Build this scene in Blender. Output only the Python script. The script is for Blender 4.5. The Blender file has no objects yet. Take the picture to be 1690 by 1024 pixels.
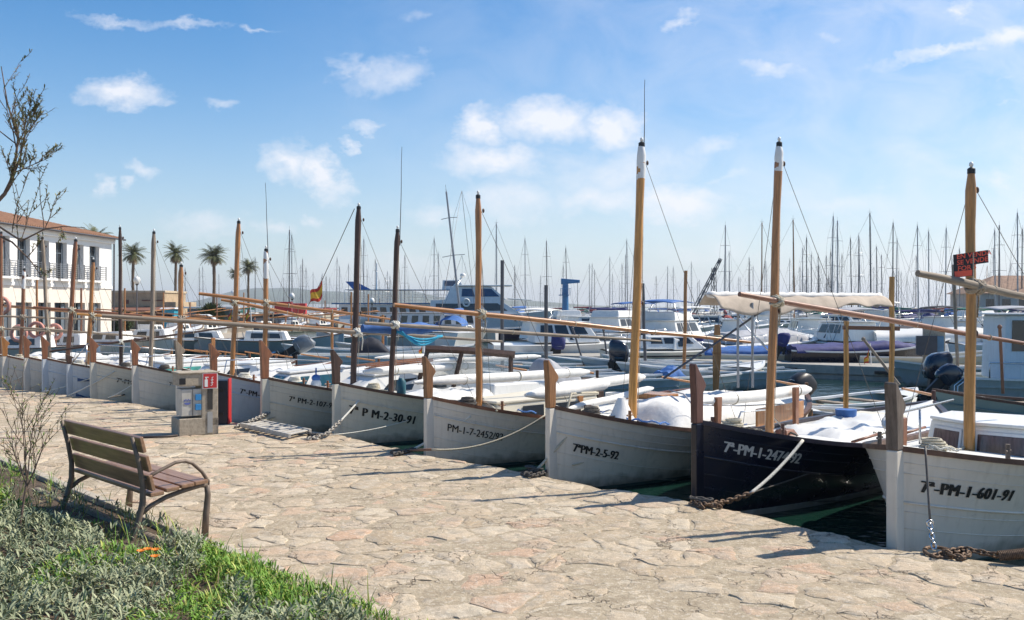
import bpy, math, random
import numpy as np
from mathutils import Vector, Matrix, noise
PI = math.pi
SC = bpy.context.scene
COL = SC.collection
# ------------------------------------------------------------------ camera
F, CX, HY, CH = 1550.0, 845.0, 507.0, 2.1          # focal length and horizon in photo pixels, eye height
cam = bpy.data.objects.new('camera', bpy.data.cameras.new('camera'))
COL.objects.link(cam)
cam.location = (0, 0, CH); cam.rotation_euler = (PI/2, 0, 0)
cam.data.sensor_width = 36; cam.data.sensor_fit = 'HORIZONTAL'
cam.data.lens = 36*F/1690; cam.data.shift_y = -(512-HY)/1690
cam.data.clip_start = .05; cam.data.clip_end = 20000
SC.camera = cam
SC.view_settings.view_transform = 'Standard'; SC.view_settings.look = 'None'
SC.view_settings.gamma = 1; SC.view_settings.use_curve_mapping = False
SC.view_settings.exposure = 0.42
SC.cycles.max_bounces = 6; SC.cycles.transparent_max_bounces = 8
SC.cycles.use_denoising = True
# ------------------------------------------------------------------ sun
SUN = Vector((.95, .31, 0)).normalized()*math.cos(math.radians(47)) + Vector((0, 0, math.sin(math.radians(47))))
sl = bpy.data.lights.new('sun', 'SUN'); sl.energy = 4.9; sl.angle = math.radians(.5); sl.color = (1, .92, .80)
so = bpy.data.objects.new('sun', sl); COL.objects.link(so); so.location = (30, 10, 30)
so.rotation_euler = SUN.to_track_quat('Z', 'Y').to_euler()
# ------------------------------------------------------------------ world: daylight sky with clouds by direction
W = bpy.data.worlds.new('World'); SC.world = W; W.use_nodes = True
wn, wl = W.node_tree.nodes, W.node_tree.links
wn.clear()
def wnode(t, **k):
    n = wn.new(t)
    for a, b in k.items(): setattr(n, a, b)
    return n
def wmath(op, a, b=None, c=None, clamp=False):
    n = wn.new('ShaderNodeMath'); n.operation = op; n.use_clamp = clamp
    for i, v in enumerate((a, b, c)):
        if v is None: continue
        if isinstance(v, (int, float)): n.inputs[i].default_value = v
        else: wl.new(v, n.inputs[i])
    return n.outputs[0]
out = wnode('ShaderNodeOutputWorld')
sky = wnode('ShaderNodeTexSky', sky_type='NISHITA', sun_disc=False)
sky.sun_elevation = math.radians(47); sky.sun_rotation = math.atan2(SUN.x, SUN.y)
sky.air_density = 1.0; sky.dust_density = 0.3; sky.ozone_density = 2.6; sky.altitude = 0
hsv = wnode('ShaderNodeHueSaturation'); hsv.inputs['Saturation'].default_value = 1.35; hsv.inputs['Hue'].default_value = .5
wl.new(sky.outputs[0], hsv.inputs['Color'])
bg = wnode('ShaderNodeBackground'); bg.inputs[1].default_value = .115
wl.new(hsv.outputs[0], bg.inputs[0])
tc = wnode('ShaderNodeTexCoord'); sep = wnode('ShaderNodeSeparateXYZ'); wl.new(tc.outputs['Generated'], sep.inputs[0])
ymax = wmath('MAXIMUM', sep.outputs[1], .02)
cu = wmath('DIVIDE', sep.outputs[0], ymax); cv = wmath('DIVIDE', sep.outputs[2], ymax)
comb = wnode('ShaderNodeCombineXYZ'); wl.new(cu, comb.inputs[0]); wl.new(cv, comb.inputs[1])
def warp(src, scale, amt, sy=1.5):
    m = wnode('ShaderNodeMapping'); m.inputs[3].default_value = (scale, scale*sy, 1); wl.new(src, m.inputs[0])
    n = wnode('ShaderNodeTexNoise'); n.inputs['Scale'].default_value = 1; n.inputs['Detail'].default_value = 5; n.inputs['Roughness'].default_value = .65; wl.new(m.outputs[0], n.inputs[0])
    v = wnode('ShaderNodeVectorMath', operation='MULTIPLY_ADD'); wl.new(n.outputs['Color'], v.inputs[0]); v.inputs[1].default_value = (amt, amt*.55, 0)
    v.inputs[2].default_value = (-amt/2, -amt*.275, 0)
    a = wnode('ShaderNodeVectorMath', operation='ADD'); wl.new(v.outputs[0], a.inputs[0]); wl.new(src, a.inputs[1]); return a.outputs[0]
warped = warp(comb.outputs[0], 22, .085)
CL = [(200,155,70,22,0,1),(370,172,38,10,0,.55),(640,125,80,32,-12,.62),(600,112,50,14,25,.5),(690,30,34,12,0,.35),(190,36,95,9,5,.5),(310,44,70,9,2,.6),(430,48,40,5,0,.45),
 (475,268,50,26,10,.95),(530,285,62,24,48,1),(570,245,16,10,0,.6),(240,276,34,12,12,.55),(165,310,20,14,30,.6),(212,303,18,10,0,.6),(610,215,38,9,0,.45),
 (790,208,44,30,0,1),(905,202,80,34,0,1.1),(1010,208,55,32,0,1.05),(810,266,85,26,0,.95),(1120,36,48,15,-14,.7),(1120,336,90,30,0,1),
 (980,325,110,28,0,.7),(850,330,100,40,0,.65),(1020,285,190,40,-6,.6),(1190,240,70,20,-14,.55),(1200,292,70,14,-12,.5),(1275,117,68,14,0,.65),(1560,80,170,14,-13,.75),
 (1670,58,90,20,-5,.8),(1583,15,30,30,20,.7),(1380,58,40,14,-10,.45),(1390,78,20,8,0,.4),(1660,135,46,9,-5,.5),(1660,165,40,9,-12,.5),(330,368,75,22,0,.5),(450,372,34,12,0,.5),(520,362,22,10,0,.45),
 (720,352,70,22,0,.55),(1400,340,300,28,0,.5),(1460,310,60,9,-5,.45),(1660,300,60,22,15,.55),(1540,440,260,50,0,.5),(1200,420,260,50,0,.42),(620,440,300,34,0,.35),(1600,210,120,40,-10,.3)]
acc = None
for (px, py, rx, ry, rot, s) in CL:
    mp = wnode('ShaderNodeMapping', vector_type='TEXTURE')
    mp.inputs[1].default_value = ((px-CX)/F, (HY-py)/F, 0); mp.inputs[2].default_value = (0, 0, -math.radians(rot)); mp.inputs[3].default_value = (rx*1.45/F, ry*1.7/F, 1)
    wl.new(warped, mp.inputs[0])
    ln = wnode('ShaderNodeVectorMath', operation='LENGTH'); wl.new(mp.outputs[0], ln.inputs[0])
    v = wmath('MULTIPLY_ADD', ln.outputs['Value'], -s, s)
    acc = v if acc is None else wmath('MAXIMUM', acc, v)
acc = wmath('MAXIMUM', acc, 0.0)
def wnoise(scale, detail, sy=1.6, rough=.6):
    m = wnode('ShaderNodeMapping'); m.inputs[3].default_value = (scale, scale*sy, 1); wl.new(comb.outputs[0], m.inputs[0])
    n = wnode('ShaderNodeTexNoise'); n.inputs['Scale'].default_value = 1; n.inputs['Detail'].default_value = detail; n.inputs['Roughness'].default_value = rough
    n.inputs['Distortion'].default_value = .6
    wl.new(m.outputs[0], n.inputs[0]); return n.outputs[0]
n1 = wnoise(11, 8); n2 = wnoise(38, 6, 1.3)
nn = wmath('MULTIPLY_ADD', n2, .35, wmath('MULTIPLY', n1, .75))     # ~.55
val = wmath('MULTIPLY_ADD', nn, 1.1, wmath('MULTIPLY', acc, 1.15))
val = wmath('SUBTRACT', val, .73)
gate = wmath('MULTIPLY', acc, 6, clamp=True)
al = wmath('MULTIPLY', wmath('MULTIPLY', val, 1.2, clamp=True), gate)
front = wmath('GREATER_THAN', sep.outputs[1], .03)
al = wmath('MULTIPLY', wmath('MULTIPLY', al, .88), front)
# faint even veil of high cloud, thicker towards the right and the horizon
veil = wmath('MULTIPLY', wmath('MULTIPLY_ADD', cu, .60, .18, clamp=True), wmath('MULTIPLY_ADD', n1, 2.1, -.42, clamp=True))
al = wmath('MAXIMUM', al, wmath('MULTIPLY', veil, front))
bg2 = wnode('ShaderNodeBackground'); bg2.inputs[0].default_value = (.86, .87, .92, 1); bg2.inputs[1].default_value = .86
mx = wnode('ShaderNodeMixShader'); hz = wmath('POWER', wmath('SUBTRACT', 1, wmath('MULTIPLY', wmath('ABSOLUTE', sep.outputs[2]), 3.0, clamp=True), clamp=True), 2.2)
bg3 = wnode('ShaderNodeBackground'); bg3.inputs[0].default_value = (.60, .68, .77, 1); bg3.inputs[1].default_value = .80
mh = wnode('ShaderNodeMixShader'); wl.new(wmath('MULTIPLY', hz, .88), mh.inputs[0]); wl.new(bg.outputs[0], mh.inputs[1]); wl.new(bg3.outputs[0], mh.inputs[2])
wl.new(al, mx.inputs[0]); wl.new(mh.outputs[0], mx.inputs[1]); wl.new(bg2.outputs[0], mx.inputs[2])
wl.new(mx.outputs[0], out.inputs[0])

# ------------------------------------------------------------------ helpers
def G(px, py, z=0.0):
    Y = F*(CH-z)/(py-HY); return Vector(((px-CX)/F*Y, Y, z))
def D(px, py, Y): return Vector(((px-CX)/F*Y, Y, CH-(py-HY)/F*Y))
WZ = -.26                                            # water level (the quay top is 0)
MATS = {}
def mat(name, col, rough=.5, var=.12, scale=6, bump=0, metal=0, col2=None, stretch=(1,1,1), spec=.5, alpha=None, coat=0, detail=5, streak=0):
    if name in MATS: return MATS[name]
    m = bpy.data.materials.new(name); m.use_nodes = True; MATS[name] = m
    nt = m.node_tree; N, L = nt.nodes, nt.links; b = N['Principled BSDF']
    t = N.new('ShaderNodeTexCoord'); mp = N.new('ShaderNodeMapping'); mp.inputs[3].default_value = stretch
    L.new(t.outputs['Object'], mp.inputs[0])
    no = N.new('ShaderNodeTexNoise'); no.inputs['Scale'].default_value = scale; no.inputs['Detail'].default_value = detail; no.inputs['Roughness'].default_value = .62
    L.new(mp.outputs[0], no.inputs[0])
    cr = N.new('ShaderNodeMapRange'); cr.inputs[1].default_value = .3; cr.inputs[2].default_value = .7; L.new(no.outputs[0], cr.inputs[0])
    mi = N.new('ShaderNodeMix'); mi.data_type = 'RGBA'
    c2 = col2 or tuple(c*(1-var*1.6) for c in col); c1 = col if col2 else tuple(min(1, c*(1+var*.6)) for c in col)
    mi.inputs[6].default_value = (*c2, 1); mi.inputs[7].default_value = (*c1, 1); L.new(cr.outputs[0], mi.inputs[0])
    csock = mi.outputs[2]
    if streak:                                       # dirt: thin stains drawn down the surface
        mp2 = N.new('ShaderNodeMapping'); mp2.inputs[3].default_value = (9, 9, .7); L.new(t.outputs['Object'], mp2.inputs[0])
        n2 = N.new('ShaderNodeTexNoise'); n2.inputs['Scale'].default_value = 2; n2.inputs['Detail'].default_value = 6; L.new(mp2.outputs[0], n2.inputs[0])
        r2 = N.new('ShaderNodeMapRange'); r2.inputs[1].default_value = .52; r2.inputs[2].default_value = .75; r2.inputs[4].default_value = streak; L.new(n2.outputs[0], r2.inputs[0])
        m2 = N.new('ShaderNodeMix'); m2.data_type = 'RGBA'; m2.inputs[7].default_value = (.22, .19, .14, 1)
        L.new(r2.outputs[0], m2.inputs[0]); L.new(csock, m2.inputs[6]); csock = m2.outputs[2]
    if name.startswith('hull_') or name.endswith('_hull'):   # weed and scum band just above the waterline
        sx_ = N.new('ShaderNodeSeparateXYZ'); L.new(t.outputs['Object'], sx_.inputs[0])
        n3 = N.new('ShaderNodeTexNoise'); n3.inputs['Scale'].default_value = 5; n3.inputs['Detail'].default_value = 6; L.new(t.outputs['Object'], n3.inputs[0])
        a3 = N.new('ShaderNodeMath'); a3.operation = 'MULTIPLY_ADD'; L.new(n3.outputs[0], a3.inputs[0]); a3.inputs[1].default_value = -.34; L.new(sx_.outputs[2], a3.inputs[2])
        r3 = N.new('ShaderNodeMapRange'); r3.inputs[1].default_value = .02; r3.inputs[2].default_value = -.13; r3.inputs[4].default_value = .75; L.new(a3.outputs[0], r3.inputs[0])
        m3 = N.new('ShaderNodeMix'); m3.data_type = 'RGBA'; m3.inputs[7].default_value = (.12, .12, .07, 1); L.new(r3.outputs[0], m3.inputs[0]); L.new(csock, m3.inputs[6]); csock = m3.outputs[2]
        # scuffs left by fenders and ropes
        mp4 = N.new('ShaderNodeMapping'); mp4.inputs[3].default_value = (2, 2, 9); L.new(t.outputs['Object'], mp4.inputs[0])
        n4 = N.new('ShaderNodeTexNoise'); n4.inputs['Scale'].default_value = 3; n4.inputs['Detail'].default_value = 8; n4.inputs['Roughness'].default_value = .75; L.new(mp4.outputs[0], n4.inputs[0])
        r4 = N.new('ShaderNodeMapRange'); r4.inputs[1].default_value = .60; r4.inputs[2].default_value = .70; r4.inputs[4].default_value = .35; L.new(n4.outputs[0], r4.inputs[0])
        m4 = N.new('ShaderNodeMix'); m4.data_type = 'RGBA'; m4.inputs[7].default_value = (.25, .23, .19, 1); L.new(r4.outputs[0], m4.inputs[0]); L.new(csock, m4.inputs[6]); csock = m4.outputs[2]
    L.new(csock, b.inputs['Base Color'])
    ro = N.new('ShaderNodeMapRange'); ro.inputs[3].default_value = rough*1.15; ro.inputs[4].default_value = rough*.85; L.new(no.outputs[0], ro.inputs[0]); L.new(ro.outputs[0], b.inputs['Roughness'])
    b.inputs['Metallic'].default_value = metal; b.inputs['Specular IOR Level'].default_value = spec
    b.inputs['Coat Weight'].default_value = coat
    if alpha is not None: b.inputs['Alpha'].default_value = alpha
    if bump:
        bp = N.new('ShaderNodeBump'); bp.inputs['Strength'].default_value = min(1, bump); bp.inputs['Distance'].default_value = .01
        L.new(no.outputs[0], bp.inputs['Height']); L.new(bp.outputs[0], b.inputs['Normal'])
    return m

class MB:
    """collects geometry for one mesh object"""
    def __init__(s): s.v = []; s.f = []; s.m = []; s.cm = 0
    def add(s, vs, fs):
        o = len(s.v); s.v += [tuple(v) for v in vs]; s.f += [tuple(i+o for i in f) for f in fs]; s.m += [s.cm]*len(fs); return s
    def box(s, c, d, rz=0, ry=0, rx=0, taper=1.0):
        hx, hy, hz = d[0]/2, d[1]/2, d[2]/2
        M = Matrix.Rotation(rz, 3, 'Z') @ Matrix.Rotation(ry, 3, 'Y') @ Matrix.Rotation(rx, 3, 'X')
        vs = []
        for z in (-1, 1):
            t = taper if z > 0 else 1
            for x, y in ((-1,-1),(1,-1),(1,1),(-1,1)): vs.append(M @ Vector((x*hx*t, y*hy*t, z*hz)) + Vector(c))
        return s.add(vs, [(3,2,1,0),(4,5,6,7),(0,1,5,4),(1,2,6,5),(2,3,7,6),(3,0,4,7)])
    def hexa(s, p):   # 8 corners: bottom 4 ccw, top 4 ccw
        return s.add(p, [(3,2,1,0),(4,5,6,7),(0,1,5,4),(1,2,6,5),(2,3,7,6),(3,0,4,7)])
    def loft(s, rings, caps=True, closed=True):
        n = len(rings[0]); vs = [p for r in rings for p in r]; fs = []
        for i in range(len(rings)-1):
            for j in range(n if closed else n-1):
                k = (j+1) % n
                fs.append((i*n+j, i*n+k, (i+1)*n+k, (i+1)*n+j))
        if caps and closed: fs.append(tuple(range(n-1, -1, -1))); fs.append(tuple((len(rings)-1)*n+j for j in range(n)))
        return s.add(vs, fs)
    def tube(s, path, r, n=8, caps=True, sq=1.0):
        path = [Vector(p) for p in path]; k = len(path)
        rs = r if isinstance(r, (list, tuple)) else [r]*k
        up = None; rings = []
        for i, p in enumerate(path):
            t = (path[min(i+1, k-1)] - path[max(i-1, 0)])
            t = t.normalized() if t.length > 1e-9 else Vector((0,0,1))
            if up is None: up = t.orthogonal().normalized() if abs(t.z) > .95 else Vector((0,0,1))
            a = t.cross(up)
            a = a.normalized() if a.length > 1e-6 else t.orthogonal().normalized()
            b = a.cross(t).normalized(); up = b
            rings.append([p + (a*math.cos(2*PI*j/n) + b*math.sin(2*PI*j/n)*sq)*rs[i] for j in range(n)])
        return s.loft(rings, caps)
    def ball(s, c, r, n=10, m=7):
        r = r if isinstance(r, (list, tuple)) else (r, r, r); rings = []
        for i in range(m+1):
            a = PI*(.02+.96*i/m)
            rings.append([(c[0]+r[0]*math.sin(a)*math.cos(2*PI*j/n), c[1]+r[1]*math.sin(a)*math.sin(2*PI*j/n), c[2]-r[2]*math.cos(a)) for j in range(n)])
        return s.loft(rings)
    def torus(s, c, R, r, n=20, m=8, M=None):
        M = M or Matrix.Identity(3); vs = []; fs = []
        for i in range(n):
            a = 2*PI*i/n
            for j in range(m):
                b = 2*PI*j/m
                vs.append(M @ Vector(((R+r*math.cos(b))*math.cos(a), (R+r*math.cos(b))*math.sin(a), r*math.sin(b))) + Vector(c))
        for i in range(n):
            for j in range(m): fs.append((i*m+j, ((i+1) % n)*m+j, ((i+1) % n)*m+(j+1) % m, i*m+(j+1) % m))
        return s.add(vs, fs)
    def prism(s, poly, y0, y1):     # polygon in x,z extruded along y
        n = len(poly)
        vs = [(x, y0, z) for x, z in poly] + [(x, y1, z) for x, z in poly]
        fs = [tuple(range(n)), tuple(range(2*n-1, n-1, -1))] + [(i, i+n, (i+1) % n+n, (i+1) % n) for i in range(n)]
        return s.add(vs, fs)
    def build(s, name, mats, parent=None, smooth=False, loc=None, rz=0, bevel=0, subd=0):
        me = bpy.data.meshes.new(name); me.from_pydata(s.v, [], s.f)
        if not isinstance(mats, (list, tuple)): mats = [mats]
        for m in mats: me.materials.append(m)
        if len(mats) > 1: me.polygons.foreach_set('material_index', s.m)
        if smooth:
            me.polygons.foreach_set('use_smooth', [True]*len(me.polygons))
            if smooth != 'all': me.set_sharp_from_angle(angle=math.radians(38))
        me.update()
        o = bpy.data.objects.new(name, me); COL.objects.link(o)
        if loc is not None: o.location = loc
        o.rotation_euler = (0, 0, rz)
        if parent: o.parent = parent
        if bevel:
            md = o.modifiers.new('bevel', 'BEVEL'); md.width = bevel; md.segments = 2; md.limit_method = 'ANGLE'; md.harden_normals = False
        if subd:
            md = o.modifiers.new('subd', 'SUBSURF'); md.levels = subd; md.render_levels = subd
        return o
def tag(o, label=None, cat=None, group=None, kind=None):
    if label: o['label'] = label
    if cat: o['category'] = cat
    if group: o['group'] = group
    if kind: o['kind'] = kind
    return o
def empty(name, loc=(0,0,0), rz=0, label=None, cat=None, group=None):
    o = bpy.data.objects.new(name, None); COL.objects.link(o); o.location = loc; o.rotation_euler = (0, 0, rz)
    o.empty_display_size = .2
    return tag(o, label, cat, group)
def copy_tree(o, parent=None):
    c = o.copy(); COL.objects.link(c)
    if parent: c.parent = parent
    for ch in list(o.children): copy_tree(ch, c)
    return c
def text_mesh(s, size=1.0, spacing=1.0, bold=0.0, align='LEFT'):
    cu_ = bpy.data.curves.new('writing', 'FONT'); cu_.body = s; cu_.size = size; cu_.space_character = spacing; cu_.offset = bold; cu_.resolution_u = 3
    cu_.align_x = align
    ob = bpy.data.objects.new('writing', cu_); COL.objects.link(ob)
    dg = bpy.context.evaluated_depsgraph_get(); dg.update()
    me = bpy.data.meshes.new_from_object(ob.evaluated_get(dg))
    vs = [tuple(v.co) for v in me.vertices]; fs = [tuple(p.vertices) for p in me.polygons]
    bpy.data.objects.remove(ob); bpy.data.meshes.remove(me)
    return vs, fs

# ------------------------------------------------------------------ materials
white = mat('white_paint', (.74, .74, .72), .35, .06, 3, streak=.12)
hullw = mat('hull_white', (.66, .605, .52), .38, .05, 2.5, streak=.22, coat=.1)
hullc = mat('hull_cream', (.62, .58, .48), .42, .06, 2.5, streak=.22)
hullg = mat('hull_grey', (.55, .58, .60), .4, .06, 2.5, streak=.22)
navy = mat('navy_paint', (.008, .010, .022), .28, .2, 3, coat=.2)
antifoul = mat('antifoul', (.03, .07, .06), .7, .3, 5)
antired = mat('antifoul_blue', (.03, .05, .12), .7, .3, 5)
fibre = mat('fibreglass', (.76, .75, .71), .35, .05, 2, coat=.2, streak=.14)
fibrec = mat('fibreglass_cream', (.74, .68, .54), .35, .05, 2)
deckm = mat('deck_paint', (.66, .66, .63), .55, .08, 8, bump=.1)
woodh = mat('varnished_wood', (.42, .185, .06), .35, .3, 9, bump=.15, stretch=(4,4,.35), coat=.3)
woody = mat('yellow_varnish', (.54, .255, .06), .35, .25, 9, bump=.15, stretch=(4,4,.35), coat=.3)
woodd = mat('dark_wood', (.075, .040, .028), .5, .35, 9, bump=.2, stretch=(4,4,.35))
woodr = mat('red_brown_wood', (.26, .105, .05), .42, .3, 9, bump=.2, stretch=(4,4,.35), coat=.2)
woodg = mat('weathered_wood', (.30, .24, .18), .75, .3, 10, bump=.4, stretch=(4,4,.35))
woodgrey = mat('grey_stem_wood', (.16, .125, .10), .75, .35, 10, bump=.4, stretch=(3,3,.5))
rail = mat('gunwale_wood', (.13, .065, .04), .5, .35, 8, bump=.2)
railr = mat('gunwale_red_wood', (.25, .10, .05), .45, .35, 8, bump=.2)
canvas = mat('white_canvas', (.74, .73, .70), .8, .08, 7, bump=.9, streak=.15)
beige = mat('beige_canvas', (.44, .365, .29), .85, .12, 5, bump=.6)
bluec = mat('blue_canvas', (.035, .13, .38), .7, .25, 6, bump=.6)
navyc = mat('navy_canvas', (.035, .04, .16), .75, .2, 5, bump=.6)
darkc = mat('dark_canvas', (.015, .018, .03), .8, .2, 5, bump=.5)
greenc = mat('green_canvas', (.02, .14, .10), .75, .2, 5, bump=.5)
greyc = mat('grey_canvas', (.36, .37, .40), .8, .15, 5, bump=.6)
glass = mat('dark_glass', (.025, .03, .035), .08, .2, 3, spec=.7)
curt = mat('curtained_glass', (.13, .085, .085), .15, .35, 14, stretch=(3,3,.2), spec=.7)
glaz = mat('clear_glass', (.55, .62, .62), .05, .1, 3, alpha=.28)
steel = mat('steel', (.62, .62, .62), .25, .08, 10, metal=1)
alu = mat('mast_aluminium', (.30, .31, .33), .4, .1, 6, metal=.6)
alud = mat('dark_mast', (.10, .10, .11), .45, .1, 6, metal=.3)
black = mat('black_plastic', (.012, .012, .014), .45, .2, 6)
engine = mat('engine_blue_black', (.018, .026, .045), .22, .2, 4, coat=.5)
engineg = mat('engine_grey', (.16, .18, .20), .3, .15, 4, coat=.4)
ropem = mat('rope', (.52, .47, .36), .9, .25, 60, bump=.8)
roped = mat('dark_rope', (.10, .09, .08), .9, .25, 60, bump=.8)
ropew = mat('white_rope', (.70, .68, .60), .9, .15, 60, bump=.8)
rust = mat('rusty_chain', (.20, .13, .085), .7, .4, 40, bump=.5, metal=.4)
ink = mat('black_lettering', (.012, .012, .012), .5, .1, 5)
inkg = mat('grey_lettering', (.55, .54, .50), .5, .1, 5)
concrete = mat('concrete', (.42, .37, .30), .9, .15, 9, bump=.4)
conc2 = mat('post_concrete', (.40, .34, .26), .9, .18, 22, bump=.5)
redp = mat('red_paint', (.50, .03, .03), .5, .15, 5)
orange = mat('orange_red', (.62, .12, .07), .6, .15, 8)
# ------------------------------------------------------------------ the quay: irregular flagstones in mortar
EDGE = [Vector(p) for p in [(22, -14), (9.2, 1.9)]] + [G(x, y).xy for x, y in
        [(1690,935),(1472,905),(1230,848),(1100,820),(1000,808),(905,787),(800,768),(703,752),(650,740),(545,715),(380,697),(215,665),(0,640)]] + [Vector(p) for p in [(-22, 31.5), (-30, 38)]]
def edge_dist(p):      # signed: positive on the quay side
    best = 1e9; sg = 1
    for a, b in zip(EDGE, EDGE[1:]):
        d = b-a; t = max(0, min(1, (p-a).dot(d)/d.dot(d))); q = a+d*t; l = (p-q).length
        if l < best: best = l; sg = 1 if d.x*(p.y-a.y)-d.y*(p.x-a.x) > 0 else -1
    return best*sg
def edge_at(px):
    k = (px-CX)/F
    for a, b in zip(EDGE, EDGE[1:]):
        fa, fb = a.x-k*a.y, b.x-k*b.y
        if fa*fb <= 0 and max(a.y, b.y) > 1: t = fa/(fa-fb); return a+(b-a)*t
BED0, BED1 = G(0, 765).xy, G(640, 1030).xy             # kerb line of the flower bed
BD = (BED1-BED0).normalized(); BN = Vector((-BD.y, BD.x))   # towards the quay
if BN.y < 0: BN = -BN
def bed_dist(p): return -(Vector((p[0], p[1]))-BED0).dot(BN)  # positive inside the bed
rnd = random.Random(5)
def stones():
    sx, sy = .37, .30; cells = {}
    th = math.radians(42); ca, sa = math.cos(th), math.sin(th)
    def jit(i, j):
        r = random.Random(i*7919+j*104729+3); return ((i+r.uniform(-.5, .5)+.5*(j % 2))*sx, (j+r.uniform(-.5, .5))*sy)
    vs, fs, tint = [], [], []
    inner = []
    for j in range(-28, 108):
        for i in range(-88, 46):
            cx_, cy_ = jit(i, j); wx, wy = cx_*ca-cy_*sa, cx_*sa+cy_*ca
            wx += 0; wy += 4
            if wy < 2.2 or wy > 33: continue
            if abs(wx) > wy*.62+1.6: continue
            e = edge_dist(Vector((wx, wy)))
            if e < -.25 or bed_dist((wx, wy)) > .25: continue
            R_ = r_big = 1.0; poly = [Vector((cx_-1, cy_-1)), Vector((cx_+1, cy_-1)), Vector((cx_+1, cy_+1)), Vector((cx_-1, cy_+1))]
            c = Vector((cx_, cy_))
            for dj in range(-2, 3):
                for di in range(-2, 3):
                    if not di and not dj: continue
                    q = Vector(jit(i+di, j+dj)); mid = (c+q)/2; n = (q-c)
                    new = []
                    for k in range(len(poly)):
                        a, b = poly[k], poly[(k+1) % len(poly)]; da, db = (a-mid).dot(n), (b-mid).dot(n)
                        if da <= 0: new.append(a)
                        if (da < 0) != (db < 0) and abs(da-db) > 1e-9: new.append(a+(b-a)*(da/(da-db)))
                    poly = new
                    if len(poly) < 3: break
                if len(poly) < 3: break
            if len(poly) < 3: continue
            near = wy < 14
            step = .05 if near else .12
            pts = []
            for k in range(len(poly)):
                a, b = poly[k], poly[(k+1) % len(poly)]; n_ = max(1, int((b-a).length/step))
                for t in range(n_): pts.append(a+(b-a)*(t/n_))
            r = random.Random(i*31+j*977)
            w = []
            gap = r.uniform(.001, .026)
            for p in pts:
                x, y = p.x*ca-p.y*sa, p.x*sa+p.y*ca+4
                nx = noise.noise(Vector((x*2.6, y*2.6, 1.3)))*.12+noise.noise(Vector((x*9, y*9, 4)))*.045
                ny = noise.noise(Vector((x*2.6, y*2.6, 7.7)))*.12+noise.noise(Vector((x*9, y*9, 9)))*.045
                w.append(Vector((x+nx, y+ny)))
            cc = sum(w, Vector((0, 0)))/len(w)
            # clip at the water edge: pull outside points back onto the rim
            ww = []
            for p in w:
                d = (cc-p); L_ = d.length or 1
                q = p + d/L_*gap
                if bed_dist(q) > .03: pass
                ww.append(q)
            if edge_dist(cc) < .0: continue
            inset_ = r.uniform(-.05, .05)
            def pull(p):
                e_ = edge_dist(p)+inset_
                if e_ < .0:
                    d = (cc-p); ec = edge_dist(cc); t = (-e_)/(ec-e_+1e-6)
                    return p+d*min(1, t)
                return p
            if edge_dist(cc) < 1.0: ww = [pull(p) for p in ww]
            tx, ty = r.uniform(-.014, .014), r.uniform(-.014, .014); h = r.uniform(-.011, .007)
            rim = edge_dist(cc) < .35
            if rim: h += .004
            o = len(vs); n = len(ww)
            def zz(p): return h+(p.x-cc.x)*tx+(p.y-cc.y)*ty
            def rough_(p): return noise.noise(Vector((p.x*5, p.y*5, 2)))*.008+noise.noise(Vector((p.x*17, p.y*17, 5)))*.006
            levels = [(1.0, -.016), (.96, -.004), (.88, .0), (.62, .0035), (.3, .004)] if near else [(1.0, -.03), (.96, -.002), (.8, .002)]
            for s_, dz in levels:
                for p in ww:
                    q = cc+(p-cc)*s_; z = zz(q)+dz+(rough_(q) if s_ < .99 else 0)
                    vs.append((q.x, q.y, z)); 
            vs.append((cc.x, cc.y, h+.004+rough_(cc)))
            for l in range(len(levels)-1):
                for k in range(n): fs.append((o+l*n+k, o+l*n+(k+1) % n, o+(l+1)*n+(k+1) % n, o+(l+1)*n+k))
            l = len(levels)-1
            for k in range(n): fs.append((o+l*n+k, o+l*n+(k+1) % n, o+len(levels)*n))
            tv = r.random(); tw = r.random()
            tint += [(tv, tw, 0, 1)]*(len(vs)-o)
    return vs, fs, tint
vs, fs, tint = stones()
me = bpy.data.meshes.new('quay_stones'); me.from_pydata(vs, [], fs)
at_ = me.color_attributes.new('stone', 'FLOAT_COLOR', 'POINT'); at_.data.foreach_set('color', np.array(tint, dtype=np.float32).ravel())
me.polygons.foreach_set('use_smooth', [True]*len(me.polygons)); me.set_sharp_from_angle(angle=math.radians(35))
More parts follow.
